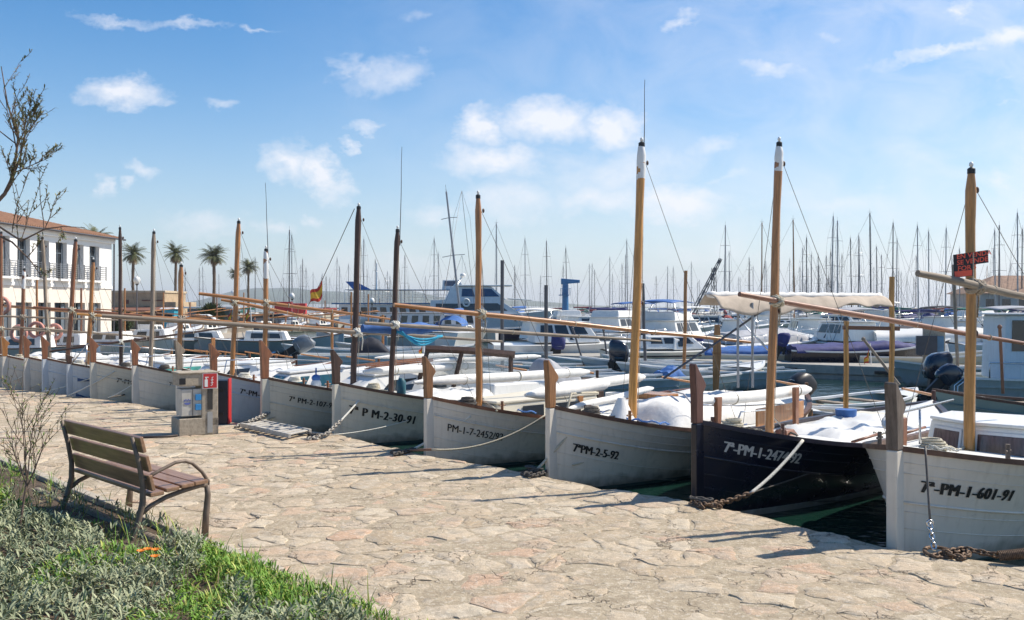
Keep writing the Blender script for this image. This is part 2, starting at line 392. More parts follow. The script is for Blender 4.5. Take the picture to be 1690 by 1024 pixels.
def stone_mat(name, mortar=False):
    m = bpy.data.materials.new(name); m.use_nodes = True; N, L = m.node_tree.nodes, m.node_tree.links; b = N['Principled BSDF']
    tc_ = N.new('ShaderNodeTexCoord')
    def no(scale, detail=6, rough=.6, vec=None):
        n = N.new('ShaderNodeTexNoise'); n.inputs['Scale'].default_value = scale; n.inputs['Detail'].default_value = detail; n.inputs['Roughness'].default_value = rough
        L.new(tc_.outputs['Object'], n.inputs[0]); return n.outputs[0]
    def ramp(sock, stops):
        r = N.new('ShaderNodeValToRGB'); el = r.color_ramp.elements
        while len(el) < len(stops): el.new(.5)
        for e, (p, c) in zip(el, stops): e.position = p; e.color = (*c, 1)
        L.new(sock, r.inputs[0]); return r.outputs[0]
    def mix(a, b_, f, mode='MIX'):
        x = N.new('ShaderNodeMix'); x.data_type = 'RGBA'; x.blend_type = mode
        for s, v in ((0, f), (6, a), (7, b_)):
            if isinstance(v, (int, float)): x.inputs[s].default_value = v
            elif isinstance(v, tuple): x.inputs[s].default_value = (*v, 1)
            else: L.new(v, x.inputs[s])
        return x.outputs[2]
    big = no(1.1, 5, .55); mid = no(6, 8, .65); fine = no(60, 7, .75)
    if mortar:
        c = ramp(mid, [(.3, (.30, .24, .165)), (.55, (.43, .355, .25)), (.75, (.50, .42, .305))])
    else:
        a = N.new('ShaderNodeAttribute'); a.attribute_name = 'stone'; sp = N.new('ShaderNodeSeparateColor'); L.new(a.outputs['Color'], sp.inputs[0])
        base = ramp(sp.outputs[0], [(0, (.43, .335, .225)), (.3, (.52, .415, .29)), (.55, (.59, .50, .37)), (.8, (.51, .39, .275)), (1, (.53, .355, .24))])
        c = mix(base, (.56, .40, .27), ramp(big, [(.52, (0,0,0)), (.75, (.5,.5,.5))]))
        c = mix(c, (.34, .30, .24), ramp(mid, [(.36, (.7,.7,.7)), (.52, (0,0,0))]))
        c = mix(c, (.57, .51, .41), ramp(no(3.2, 7, .7), [(.52, (0,0,0)), (.68, (.7,.7,.7))]))
    # pits and small dark cracks of their own shape
    c = mix(c, (.16, .125, .09), ramp(fine, [(.33, (.85,.85,.85)), (.42, (0,0,0))]))
    wv = N.new('ShaderNodeTexVoronoi'); wv.feature = 'DISTANCE_TO_EDGE'; wv.inputs['Scale'].default_value = 3.1
    wm = N.new('ShaderNodeVectorMath'); wm.operation = 'ADD'; nv = N.new('ShaderNodeTexNoise'); nv.inputs['Scale'].default_value = 4; nv.inputs['Detail'].default_value = 6
    L.new(tc_.outputs['Object'], nv.inputs[0]); sc_ = N.new('ShaderNodeVectorMath'); sc_.operation = 'SCALE'; sc_.inputs['Scale'].default_value = .55
    L.new(nv.outputs['Color'], sc_.inputs[0]); L.new(tc_.outputs['Object'], wm.inputs[0]); L.new(sc_.outputs[0], wm.inputs[1]); L.new(wm.outputs[0], wv.inputs['Vector'])
    crack = ramp(wv.outputs['Distance'], [(.0, (1,1,1)), (.022, (0,0,0))])
    gate_ = ramp(no(1.7, 3), [(.5, (0,0,0)), (.6, (.8,.8,.8))])
    cm = mix((0,0,0), gate_, crack)
    c = mix(c, (.17, .13, .10), cm)
    spk = no(150, 3, .6); c = mix(c, (.25, .20, .15), ramp(spk, [(.36, (.55,.55,.55)), (.46, (0,0,0))])); c = mix(c, (.66, .60, .50), ramp(no(24, 5, .7), [(.54, (0,0,0)), (.66, (.6,.6,.6))]))
    # old stains on the walkway
    c = mix(c, (.27, .245, .20), ramp(no(.55, 6, .7), [(.58, (0,0,0)), (.72, (.6,.6,.6))]))
    L.new(c, b.inputs['Base Color']); b.inputs['Roughness'].default_value = .88; b.inputs['Specular IOR Level'].default_value = .25
    ad = N.new('ShaderNodeMath'); ad.operation = 'MULTIPLY_ADD'; L.new(fine, ad.inputs[0]); ad.inputs[1].default_value = .35; L.new(mid, ad.inputs[2])
    sb = N.new('ShaderNodeMath'); sb.operation = 'SUBTRACT'; L.new(ad.outputs[0], sb.inputs[0]); L.new(cm, sb.inputs[1])
    bp = N.new('ShaderNodeBump'); bp.inputs['Strength'].default_value = .9; bp.inputs['Distance'].default_value = .03; L.new(sb.outputs[0], bp.inputs['Height']); L.new(bp.outputs[0], b.inputs['Normal'])
    return m
me.materials.append(stone_mat('quay_stone'))
o = bpy.data.objects.new('quay_paving', me); COL.objects.link(o); tag(o, kind='structure')
# mortar bed, its outer face down to the sea bed
mort = stone_mat('mortar', True)
b = MB()
n = len(EDGE)
top, bot = -.004, -2.5
def wob(p, k): return Vector((p.x+noise.noise(Vector((p.x*2.3, p.y*2.3, k)))*.07, p.y+noise.noise(Vector((p.x*2.3, p.y*2.3, k+3)))*.07))
line = []
for a, c in zip(EDGE, EDGE[1:]):
    m_ = max(1, int((c-a).length/.12))
    for t in range(m_): line.append(wob(a+(c-a)*(t/m_), 2))
line.append(EDGE[-1])
nrm = Vector((-.72, -.69))
rows = [[(p.x+nrm.x*60, p.y+nrm.y*60, top) for p in line], [(p.x+nrm.x*3, p.y+nrm.y*3, top) for p in line], [(p.x-nrm.x*.0, p.y-nrm.y*.0, top) for p in line],
        [(p.x-nrm.x*.02, p.y-nrm.y*.02, top-.05+noise.noise(Vector((p.x*4, p.y*4, 0)))*.02) for p in line], [(p.x-nrm.x*.02, p.y-nrm.y*.02, bot) for p in line]]
b.loft([list(r) for r in rows], caps=False, closed=False)
tag(b.build('quay', mort, smooth=True), kind='structure')

# ------------------------------------------------------------------ water
def water_mat():
    m = bpy.data.materials.new('sea_water'); m.use_nodes = True; N, L = m.node_tree.nodes, m.node_tree.links; b = N['Principled BSDF']
    b.inputs['Base Color'].default_value = (.006, .020, .012, 1); b.inputs['Roughness'].default_value = .06; b.inputs['IOR'].default_value = 1.33
    t = N.new('ShaderNodeTexCoord')
    def no(scale, st, d, rough=.5):
        mp = N.new('ShaderNodeMapping'); mp.inputs[3].default_value = st; L.new(t.outputs['Object'], mp.inputs[0])
        n = N.new('ShaderNodeTexNoise'); n.inputs['Scale'].default_value = scale; n.inputs['Detail'].default_value = d; n.inputs['Roughness'].default_value = rough
        L.new(mp.outputs[0], n.inputs[0]); return n.outputs[0]
    a = no(1.4, (1, 1.6, 1), 3); c = no(5.5, (1, 1.4, 1), 3)
    s = N.new('ShaderNodeMath'); s.operation = 'MULTIPLY_ADD'; L.new(c, s.inputs[0]); s.inputs[1].default_value = .3; L.new(a, s.inputs[2])
    bp = N.new('ShaderNodeBump'); bp.inputs['Strength'].default_value = .5; bp.inputs['Distance'].default_value = .10; L.new(s.outputs[0], bp.inputs['Height']); L.new(bp.outputs[0], b.inputs['Normal'])
    g = N.new('ShaderNodeMix'); g.data_type = 'RGBA'; g.inputs[6].default_value = (.006, .019, .011, 1); g.inputs[7].default_value = (.007, .036, .030, 1)
    L.new(no(.12, (1,1,1), 4), g.inputs[0]); L.new(g.outputs[2], b.inputs['Base Color'])
    return m
b = MB(); b.add([(-9000, -30, WZ), (9000, -30, WZ), (9000, 9000, WZ), (-9000, 9000, WZ)], [(0,1,2,3)])
tag(b.build('water', water_mat()), kind='structure')

# ------------------------------------------------------------------ flower bed
soil = mat('soil', (.10, .07, .045), .95, .35, 14, bump=1)
b = MB(); rows = []
for j in range(0, 40):
    d = j*.12+.09; row = []
    for i in range(-70, 60):
        p = BED0+BD*(i*.15)-BN*d; row.append((p.x, p.y, .03+min(.1, d*.12)+noise.noise(Vector((p.x*1.5, p.y*1.5, 0)))*.05*min(1, d)))
    rows.append(row)
b.loft(rows, caps=False, closed=False)
tag(b.build('flower_bed_soil', soil, smooth=True), kind='structure')
b = MB()
for i in range(-18, 12):
    for s_ in range(1):
        p = BED0+BD*(i*.62+rnd.uniform(-.01, .01))-BN*.03; q = p+BD*.30
        b.box((q.x, q.y, .035), (.60, .11, .12+rnd.uniform(-.01, .01)), rz=math.atan2(BD.y, BD.x)+rnd.uniform(-.01, .01))
tag(b.build('bed_kerb', concrete, smooth=True, bevel=.012), kind='structure')
p0, p1 = G(60, 812, .06), G(300, 912, .06)
lg = MB(); lg.tube([p0+(p1-p0)*(k/10)+Vector((0, 0, noise.noise(Vector((k*.7, 0, 0)))*.012)) for k in range(11)], .05, 10)
tag(lg.build('edging_log', woodg, smooth=True), 'grey round timber log lying along the inside of the flower bed', 'log')

SIL = mat('silver_leaf', (.43, .44, .26), .75, .3, 5, col2=(.13, .17, .095))
SIL2 = mat('silver_leaf_dark', (.09, .13, .07), .7, .3, 5)
GRS = mat('weed_green', (.20, .36, .03), .6, .3, 4, col2=(.06, .15, .015))
GRS2 = mat('weed_yellow_green', (.38, .42, .07), .6, .3, 4)
def leaves(name, items, mats, label=None):
    """items: (pos, dir, length, width, matindex); each leaf a bent blade of three quads with a fold"""
    vs = []; fs = []; mi = []
    for (p, d, L_, w, k) in items:
        d = d.normalized(); s = d.cross(Vector((0, 0, 1)))
        s = s.normalized() if s.length > .05 else Vector((1, 0, 0))
        up = s.cross(d).normalized(); o = len(vs)
        for t, ww, dr in ((0, .35, 0), (.35, 1, .03), (.7, .9, -.02), (1, .08, -.13)):
            c = p+d*(L_*t)+up*(L_*dr*1.2)
            vs.append(tuple(c-s*(w*ww/2)+up*w*.12*ww)); vs.append(tuple(c)); vs.append(tuple(c+s*(w*ww/2)+up*w*.12*ww))
        for a in range(3):
            q = o+a*3; fs += [(q, q+1, q+4, q+3), (q+1, q+2, q+5, q+4)]; mi += [k, k]
    me = bpy.data.meshes.new(name); me.from_pydata(vs, [], fs)
    for m in mats: me.materials.append(m)
    me.polygons.foreach_set('material_index', mi); me.polygons.foreach_set('use_smooth', [True]*len(mi)); me.update()
    o = bpy.data.objects.new(name, me); COL.objects.link(o); return o
rv = random.Random(11)
def kindness(p):   # >0 silver, <0 green weeds
    d = bed_dist(p); along = (Vector((p[0], p[1]))-BED0).dot(BD)
    v = noise.noise(Vector((p[0]*1.1, p[1]*1.1, 3.2)))*1.5+.12
    px = CX+F*p[0]/p[1]; py = HY+F*(CH-.2)/p[1]
    # the bands the photo shows: green along the kerb from the middle of the bed, silver in the middle and at the left
    if px > 330 and d < .75: v -= 1.1
    if px < 330 and d < .5: v += .4
    if 290 < px < 380 and 930 < py < 1010: v -= .25
    if px > 520 and d > .22: v += .9
    return v
sil = []; grs = []
for _ in range(13500):
    a = rv.uniform(-1.5, 9.6); d = 4.4*rv.random()**1.25+.1
    p2 = BED0+BD*a-BN*d
    if p2.y < 3.9 or abs(p2.x) > p2.y*.6+.6: continue
    pxx = CX+F*p2.x/p2.y
    if pxx < 330:
        dmin = .85 if pxx < 200 else .85-(pxx-200)/130*.75
        if d < dmin and rv.random() < .9: continue
    k = kindness(p2)
    h = .12+min(.20, max(0, d-.3)*.18)+noise.noise(Vector((p2.x*2.1, p2.y*2.1, 8)))*.15
    if k > 0:
        if h < .06: continue
        c = Vector((p2.x, p2.y, .05+h*rv.uniform(.55, 1.0)))
        for q in range(rv.randint(6, 10)):
            an = rv.uniform(0, 2*PI); el = rv.uniform(.05, 1.25)
            dr = Vector((math.cos(an)*math.cos(el), math.sin(an)*math.cos(el), math.sin(el)))
            sil.append((c+dr*.01+Vector((rv.uniform(-.03, .03), rv.uniform(-.03, .03), rv.uniform(-.04, .02))), dr, rv.uniform(.04, .085), rv.uniform(.009, .016), 0 if rv.random() < .75 else 1))
    else:
        c = Vector((p2.x, p2.y, .04+h*rv.uniform(.1, .8)))
        n_ = rv.randint(9, 15)
        for q in range(n_):
            an = rv.uniform(0, 2*PI); el = rv.uniform(.0, 1.35)
            dr = Vector((math.cos(an)*math.cos(el), math.sin(an)*math.cos(el), math.sin(el)))
            grs.append((c+Vector((rv.uniform(-.05, .05), rv.uniform(-.05, .05), 0)), dr, rv.uniform(.025, .085), rv.uniform(.006, .014), 0 if rv.random() < .8 else 1))
for _ in range(420):   # long blades and tufts
    a = rv.uniform(0, 9.2); d = rv.uniform(.06, 2.6); p2 = BED0+BD*a-BN*d
    if p2.y < 4.2: continue
    an = rv.uniform(0, 2*PI); el = rv.uniform(.9, 1.5)
    for q in range(3):
        dr = Vector((math.cos(an+q)*math.cos(el), math.sin(an+q)*math.cos(el), math.sin(el)))
        grs.append((Vector((p2.x, p2.y, .06)), dr, rv.uniform(.16, .33), .007, 0 if rv.random() < .6 else 1))
DRY = mat('dry_stem', (.30, .21, .11), .85, .3, 6); dry_ = []
for _ in range(1500):
    a = rv.uniform(-1.5, 9.6); d = rv.uniform(.1, 3.8); p2 = BED0+BD*a-BN*d; an = rv.uniform(0, 2*PI); el = rv.uniform(-.1, 1.1)
    dry_.append((Vector((p2.x, p2.y, rv.uniform(.07, .22))), Vector((math.cos(an)*math.cos(el), math.sin(an)*math.cos(el), math.sin(el))), rv.uniform(.04, .16), rv.uniform(.003, .010), 0))
tag(leaves('dead_leaves_and_stems', dry_, [DRY]), 'dry brown stems and dead leaves scattered through the flower bed', 'dead leaves', kind='stuff')
tag(leaves('silver_ground_cover', sil, [SIL, SIL2]), 'silver grey leafy ground cover filling the flower bed', 'ground cover', kind='stuff')
tag(leaves('green_weeds', grs, [GRS, GRS2]), 'bright green weeds and grass along the flower bed edge', 'grass', kind='stuff')
org = mat('orange_petal', (.80, .22, .01), .6, .1, 8)
for (px, py, lab) in ((233, 912, 'orange flower, leftmost of the small cluster in the bed'), (244, 909, 'orange flower, topmost in the middle of the small cluster in the bed'), (257, 910, 'orange flower, rightmost of the small cluster in the bed'), (256, 921, 'orange flower, lowest of the small cluster in the bed')):
    c = G(px, py, .33); r_ = empty('orange_flower', (c.x, c.y, .08), 0, lab, 'flower', 'orange flowers among the silver leaves')
    b = MB(); b.tube([(0, 0, -.02), (.005, 0, .15), (0, 0, .245)], .003, 5); b.build('stem', GRS, r_)
    b = MB()
    for k in range(9):
        a = 2*PI*k/9; u = Vector((math.cos(a), math.sin(a), 0)); v = Vector((-math.sin(a), math.cos(a), 0)); o_ = Vector((0, 0, .25))
        b.add([o_+u*.004-v*.003, o_+u*.03-v*.008+Vector((0,0,.018)), o_+u*.036+Vector((0,0,.016)), o_+u*.03+v*.008+Vector((0,0,.018)), o_+u*.004+v*.003], [(0,1,2,3,4)])
    b.build('petals', org, r_)

# ------------------------------------------------------------------ sapling and tree at the left edge
bark = mat('bark', (.16, .11, .085), .9, .3, 25, bump=.6)
olive = mat('olive_leaf', (.34, .27, .09), .7, .3, 6, col2=(.10, .12, .04))
def branch(b, lv, p, d, L_, r, depth, rg, leafy=.5, up=.25, ll=.035):
    n_ = 6; pts = [p]; rr = [r]; cur = p.copy(); dd = d.normalized()
    for k in range(n_):
        dd = (dd+Vector((rg.uniform(-.14, .14), rg.uniform(-.14, .14), rg.uniform(-.06, .12)+up*.08))).normalized()
        cur = cur+dd*(L_/n_); pts.append(cur.copy()); rr.append(r*(1-.8*(k+1)/n_)+.0012)
        if depth > 0 and k >= 1 and rg.random() < .75:
            a = rg.uniform(0, 2*PI); s = dd.orthogonal().normalized(); s.rotate(Matrix.Rotation(a, 3, dd))
            branch(b, lv, cur.copy(), dd*.8+s*.65+Vector((0,0,.2)), L_*rg.uniform(.4, .62), rr[-1]*.62, depth-1, rg, leafy, up, ll)
        if depth <= 1:
            for q in range(5):
                if rg.random() < leafy:
                    a = rg.uniform(0, 2*PI); s = dd.orthogonal().normalized(); s.rotate(Matrix.Rotation(a, 3, dd))
                    lv.append((cur-dd*rg.uniform(0, L_/n_), dd+s*.9, rg.uniform(.5, 1.2)*ll, ll*.26, 0 if rg.random() < .6 else 1))
    b.tube(pts, rr, 5)
rg = random.Random(3)
sp = empty('sapling', (G(32, 905, .1).x, G(32, 905, .1).y, .08), 0, 'thin leafless sapling with fine upright twigs in the flower bed', 'sapling')
b = MB(); lv = []
b.tube([(0, 0, -.05), (.01, 0, .25), (.06, .02, .62)], [.012, .010, .008], 7)
for (dx, dz, L_) in ((-.3, 1, .65), (-.12, 1, .75), (.12, 1, .8), (.3, .95, .6), (.45, .9, .55), (-.5, .9, .5), (.2, 1, .62)):
    branch(b, lv, Vector((.055, .02, rg.uniform(.48, .62))), Vector((dx, rg.uniform(-.3, .3), dz)), L_*.8, .005, 2, rg, .16, .25, .03)
b.build('trunk', bark, sp, smooth=True)
lo = leaves('foliage', lv, [olive, GRS]); lo.parent = sp
Yt = 7.0; rg = random.Random(8)
tb = D(-210, 507, Yt); tr = empty('tamarisk_tree', (tb.x, tb.y, 0), 0, 'sparse tree with thin bare branches reaching in at the left edge', 'tree')
b = MB(); lv = []
o0 = Vector((tb.x, tb.y, 0))
def pl(pts, r0, r1):
    P_ = [D(x, y, Yt+dy)-o0 for (x, y, dy) in pts]; b.tube(P_, [r0+(r1-r0)*k/(len(P_)-1) for k in range(len(P_))], 7); return P_
b.tube([(0, 0, -.1), (.03, 0, .8), (-.02, .02, 1.6), (.05, 0, 2.2), (.12, 0, 2.6)], [.10, .085, .075, .06, .045], 10)
main = pl([(-185, 400, 0), (-90, 365, .0), (-20, 350, 0), (8, 320, 0), (22, 290, .0), (30, 230, 0), (12, 170, .05), (2, 110, .1)], .022, .003)
low = pl([(-185, 420, 0), (-80, 400, .1), (-5, 372, .1), (35, 398, .1), (75, 378, .1), (105, 374, .1), (140, 376, .1)], .013, .002)
low2 = pl([(-20, 381, .1), (20, 400, .1), (50, 430, .1), (72, 462, .1)], .01, .002)
for (i, px, py, tx, ty, L_) in ((3, 8, 320, 60, 200, .6), (4, 22, 290, 80, 190, .75), (4, 24, 285, 90, 260, .5), (5, 30, 235, 75, 180, .5), (5, 28, 250, -5, 120, .8), (3, 8, 322, 45, 260, .7), (5, 29, 240, -40, 170, .6), (4, 22, 290, 60, 160, .65), (2, -20, 350, -30, 200, .8)):
    p = D(px, py, Yt)-o0; q = D(tx, ty, Yt+rg.uniform(-.3, .3))-o0
    branch(b, lv, p, (q-p), (q-p).length*.72, .0045, 2, rg, .40, .2, .032)
for (px, py, tx, ty) in ((20, 385, 38, 300), (35, 398, 60, 330), (72, 379, 72, 285), (74, 378, 105, 330), (30, 395, 30, 340), (45, 425, 70, 400), (55, 437, 85, 450), (100, 374, 105, 400)):
    p = D(px, py, Yt+.1)-o0; q = D(tx, ty, Yt+.1+rg.uniform(-.1, .1))-o0
    branch(b, lv, p, (q-p), (q-p).length, .003, 1, rg, .34, .15, .035)
b.build('trunk', bark, tr, smooth=True)
lo = leaves('foliage', lv, [olive, SIL2]); lo.parent = tr
# ------------------------------------------------------------------ boat building
def lerp(a, b, t): return a+(b-a)*t
class Hull:
    def __init__(s, L=6.5, B=1.0, zb=1.07, zm=.6, zs=.8, D_=.4, um=.5, eb=2.4, es=2.4, wl=.64, stern=0.0, rake=0.0, wlr=.0):
        s.L, s.B, s.zb, s.zm, s.zs, s.D, s.um, s.eb, s.es, s.wl, s.stern, s.rake = L, B, zb, zm, zs, D_, um, eb, es, wl, stern, rake
    def sheer(s, u):
        a = u/s.L
        return s.zm+(s.zb-s.zm)*((s.um-a)/s.um)**2 if a < s.um else s.zm+(s.zs-s.zm)*((a-s.um)/(1-s.um))**2
    def half(s, u, z):
        a = max(0, min(1, u/s.L))
        def pr(eb, es):
            if a < .5: return 1-(1-2*a)**eb
            return 1-(1-s.stern)*(2*a-1)**es
        d = s.B*pr(s.eb, s.es); w = s.B*s.wl*pr(s.eb*.72, s.es*.85)
        if z >= 0:
            f = min(1.05, z/s.sheer(u)); return lerp(w, d, f**1.25)
        return w*max(0, 1-(z/-s.D)**2)**.6
    def P(s, u, z, side, off=0):
        a = u/s.L; f = z/s.sheer(u)
        x = u+s.rake*(1-f)*(1-a)**3
        return Vector((x, side*(s.half(u, z)+off), z))
    def us(s, n=26): return [s.L*(k/n)**1.25 if k < n*.6 else None for k in range(0)] or [s.L*(.5-.5*math.cos(PI*k/n)) for k in range(n+1)]
    def shell(s, b, n=26, m=11, z0=None, paint=.05, mi=(0, 1)):
        for side in (-1, 1):
            rings = []
            for u in s.us(n):
                sh = s.sheer(u); zs_ = [-s.D*.98, -s.D*.7, -s.D*.35, 0, paint]+[lerp(paint, sh, (k+1)/(m-4)) for k in range(m-4)]
                rings.append([s.P(u, z, side) for z in zs_])
            mm = len(rings[0])
            for lo, hi, k in ((0, 5, mi[1]), (4, mm, mi[0])):
                b.cm = k; rr = [r[lo:hi] for r in rings]
                if side > 0: rr = [r[::-1] for r in rr]
                b.loft(rr, caps=False, closed=False)
        if s.stern > 0:
            b.cm = mi[0]; u = s.L; sh = s.sheer(u); zz_ = [-s.D*.6, -.1, 0, sh*.35, sh*.7, sh]
            b.loft([[s.P(u, z, -1) for z in zz_], [s.P(u, z, 1) for z in zz_]], caps=False, closed=False)
        return b
    def deck(s, b, u0=0, u1=None, drop=.05, crown=.05, inset=.03, n=16, m=6):
        u1 = u1 or s.L; rings = []
        for k in range(n+1):
            u = lerp(u0, u1, k/n); sh = s.sheer(u); h = max(.01, s.half(u, sh)-inset)
            rings.append([Vector((u+.0, lerp(-h, h, j/m), sh-drop+crown*(1-(2*j/m-1)**2))) for j in range(m+1)])
        return b.loft(rings, caps=False, closed=False)
    def rail(s, b, w=.07, h=.045, off=.018, n=30, u0=0, u1=None, dz=0):
        u1 = u1 or s.L
        for side in (-1, 1):
            rings = []
            for k in range(n+1):
                u = lerp(u0, u1, .5-.5*math.cos(PI*k/n)); sh = s.sheer(u)+dz; y = s.half(u, sh)
                yo = side*(y+off); yi = side*max(.0, y+off-w); x = s.P(u, sh, side).x
                r = [(x, yo, sh-h*.4), (x, yo, sh+h*.6), (x, yi, sh+h*.6), (x, yi, sh-h*.4)]
                rings.append([Vector(p) for p in (r if side > 0 else r[::-1])])
            b.loft(rings)
        return b
    def strake(s, b, drop, r=.014, n=24, u0=.06, u1=None, frac=None):
        for side in (-1, 1):
            path = []
            for k in range(n+1):
                u = lerp(u0, u1 or s.L*.98, k/n); z = s.sheer(u)-drop-(u/s.L)*.02
                path.append(s.P(u, z, side, .004))
            b.tube(path, r, 6)
        return b
    def write(s, txt, u0, zoff, size, parent, m, spacing=1.0, slope=None, bold=0.012, off=.009, side=-1, name='registration_number', sx=.8):
        vs, fs = text_mesh(txt, size, spacing, 0)
        z0 = s.sheer(u0)-zoff; b = MB()
        for q in range(1+int(bold*1000/2)):
            out_ = []
            for x, y, _ in vs:
                u = u0+x*sx+q*.004 if side < 0 else u0-x*sx
                zl = z0+(s.sheer(u)-s.sheer(u0) if slope is None else slope*(u-u0)); z = zl+y
                out_.append(s.P(u, z, side, off+q*.0004))
            b.add(out_, fs)
        return b.build(name, m, parent)
def face_panel(c, s0, s1, t0, t1, off=.004, th=.012):
    """thin box lying on the quad c (bl, br, tr, tl) between fractions s and t"""
    c = [Vector(p) for p in c]
    def at(s, t): return lerp(lerp(c[0], c[1], s), lerp(c[3], c[2], s), t)
    n = (c[1]-c[0]).cross(c[3]-c[0]).normalized()
    q = [at(s0, t0), at(s1, t0), at(s1, t1), at(s0, t1)]
    return [p+n*off for p in q]+[p+n*(off+th) for p in q]
def cabin(parent, u0, u1, w0, w1, z0, h0, h1, sf=.25, sr=.08, tin=.82, m=None, win=None, front=None, wm=None, name='cabin', rm=None, roof_over=.0, bev=.035, frames=None):
    """box cabin: u0..u1, half widths w0 (front) w1 (rear), base z0, heights; slanted front and sides; win = [(s0,s1,t0,t1)] on both sides"""
    B_ = [Vector((u0, -w0, z0)), Vector((u1, -w1, z0)), Vector((u1, w1, z0)), Vector((u0, w0, z0))]
    T_ = [Vector((u0+sf, -w0*tin, z0+h0)), Vector((u1-sr, -w1*tin, z0+h1)), Vector((u1-sr, w1*tin, z0+h1)), Vector((u0+sf, w0*tin, z0+h0))]
    b = MB(); b.hexa(B_+T_); cb = b.build(name, m or fibre, parent, bevel=bev)
    for (s0, s1, t0, t1) in (win or []):
        for q in ([B_[0], B_[1], T_[1], T_[0]], [B_[2], B_[3], T_[3], T_[2]]):
            if q[0] is B_[2]: a0, a1 = 1-s1, 1-s0
            else: a0, a1 = s0, s1
            if frames:
                b = MB(); e = .022; b.hexa(face_panel(q, a0-e, a1+e, t0-e*2.4, t1+e*2.4, .001, .012)); b.build('window_frame', frames, cb, bevel=.004)
            b = MB(); b.hexa(face_panel(q, a0, a1, t0, t1, .006, .012)); b.build('window', wm or glass, cb, bevel=.01)
    for (s0, s1, t0, t1) in (front or []):
        b = MB(); b.hexa(face_panel([B_[3], B_[0], T_[0], T_[3]], s0, s1, t0, t1, .004, .012)); b.build('windscreen', wm or glass, cb, bevel=.008)
    if rm:
        b = MB(); zc = z0+(h0+h1)/2+.02; rr = [T_[0]+Vector((-roof_over, -roof_over*.5, 0)), T_[1]+Vector((roof_over, -roof_over*.5, 0)), T_[2]+Vector((roof_over, roof_over*.5, 0)), T_[3]+Vector((-roof_over, roof_over*.5, 0))]
        b.hexa([p+Vector((0, 0, .002)) for p in rr]+[p+Vector((0, 0, .045)) for p in rr]); b.build('roof', rm, parent, bevel=.015)
    return cb
def stem_head(parent, H, m, h=.50, w=.20, th=.075, name='stem_post', low=None, lowm=None):
    zb = H.zb; w = w*.62; x0 = .045-w
    b = MB(); b.prism([(x0, -.36), (.06, -.36), (.075, 0), (.06, zb-.01), (x0, zb-.01)], -th/2, th/2)
    b.build('stem', lowm, parent, bevel=.012)
    k = h/.5
    poly = [(x0+.004, zb-.008), (x0-.004, zb+.25*k), (x0-.03, zb+.56*k), (x0-.01, zb+.575*k), (x0+w*1.36, zb+.375*k), (x0+w*1.40, zb+.345*k), (x0+w*1.0, zb+.29*k), (x0+w*.97, zb-.008)]
    b = MB(); b.prism(poly, -th/2-.004, th/2+.004); b.build(name, m, parent, bevel=.007)
def spar(name, p0, p1, r, m, parent, rows=8, seg=12, bend=0, caps=True):
    """a pole with its own frame (z along the pole) so that its grain runs lengthwise; r = [(t, radius)]"""
    p0, p1 = Vector(p0), Vector(p1); d = p1-p0; L_ = d.length
    if isinstance(r, (int, float)): r = [(0, r), (1, r)]
    b = MB(); rg_ = random.Random(int(L_*1000)+rows)
    path = []; rr = []
    for k in range(rows*2+1):
        t = k/(rows*2); w = 0
        for (a, ra), (c, rc) in zip(r, r[1:]):
            if a <= t <= c: w = lerp(ra, rc, (t-a)/(c-a+1e-9))
        path.append((noise.noise(Vector((t*3, L_, 1)))*.012+bend*4*t*(1-t), noise.noise(Vector((t*3, L_, 5)))*.012, t*L_)); rr.append(w*(1+.03*noise.noise(Vector((t*14, L_, 0)))))
    b.tube(path, rr, seg, caps)
    o = b.build(name, m, parent, smooth=True); q = d.to_track_quat('Z', 'Y')
    o.matrix_local = Matrix.Translation(p0) @ q.to_matrix().to_4x4()
    return o
def lashing(parent, p, d, r=.075, n=4, m=None, name='lashing'):
    b = MB(); q = Vector(d).to_track_quat('Z', 'Y').to_matrix()
    for k in range(n):
        b.torus(Vector(p)+Vector(d).normalized()*((k-(n-1)/2)*r*.42), r, r*.24, 14, 6, q @ Matrix.Rotation(.25*math.sin(k*2.1), 3, 'X'))
    for s_ in (-1, 1):
        b.torus(Vector(p), r*1.15, r*.2, 14, 6, q @ Matrix.Rotation(s_*1.0, 3, 'X') @ Matrix.Scale(1.15, 3))
    b.tube([Vector(p)+Vector((r, 0, 0)), Vector(p)+Vector((r*1.3, 0, -r*2)), Vector(p)+Vector((r*1.1, .01, -r*4.5))], r*.14, 5)
    return b.build(name, m or ropem, parent, smooth='all')
def roll(parent, p0, p1, r, m, name='wrapped_pole', ends=.5, ties=3, tiem=None):
    o = spar(name, p0, p1, [(0, r*ends*.5), (.045, r*ends*.6), (.055, r*ends), (.16, r), (.9, r), (.985, r*.92), (1, r*.4)], m, parent, 8, 12)
    L_ = (Vector(p1)-Vector(p0)).length
    for k in range(ties):
        b = MB(); b.torus((0, 0, L_*(.25+.6*k/max(1, ties-1))), r*1.02, r*.1, 12, 6); t = b.build('tie', tiem or ropem, o, smooth='all')
    return o
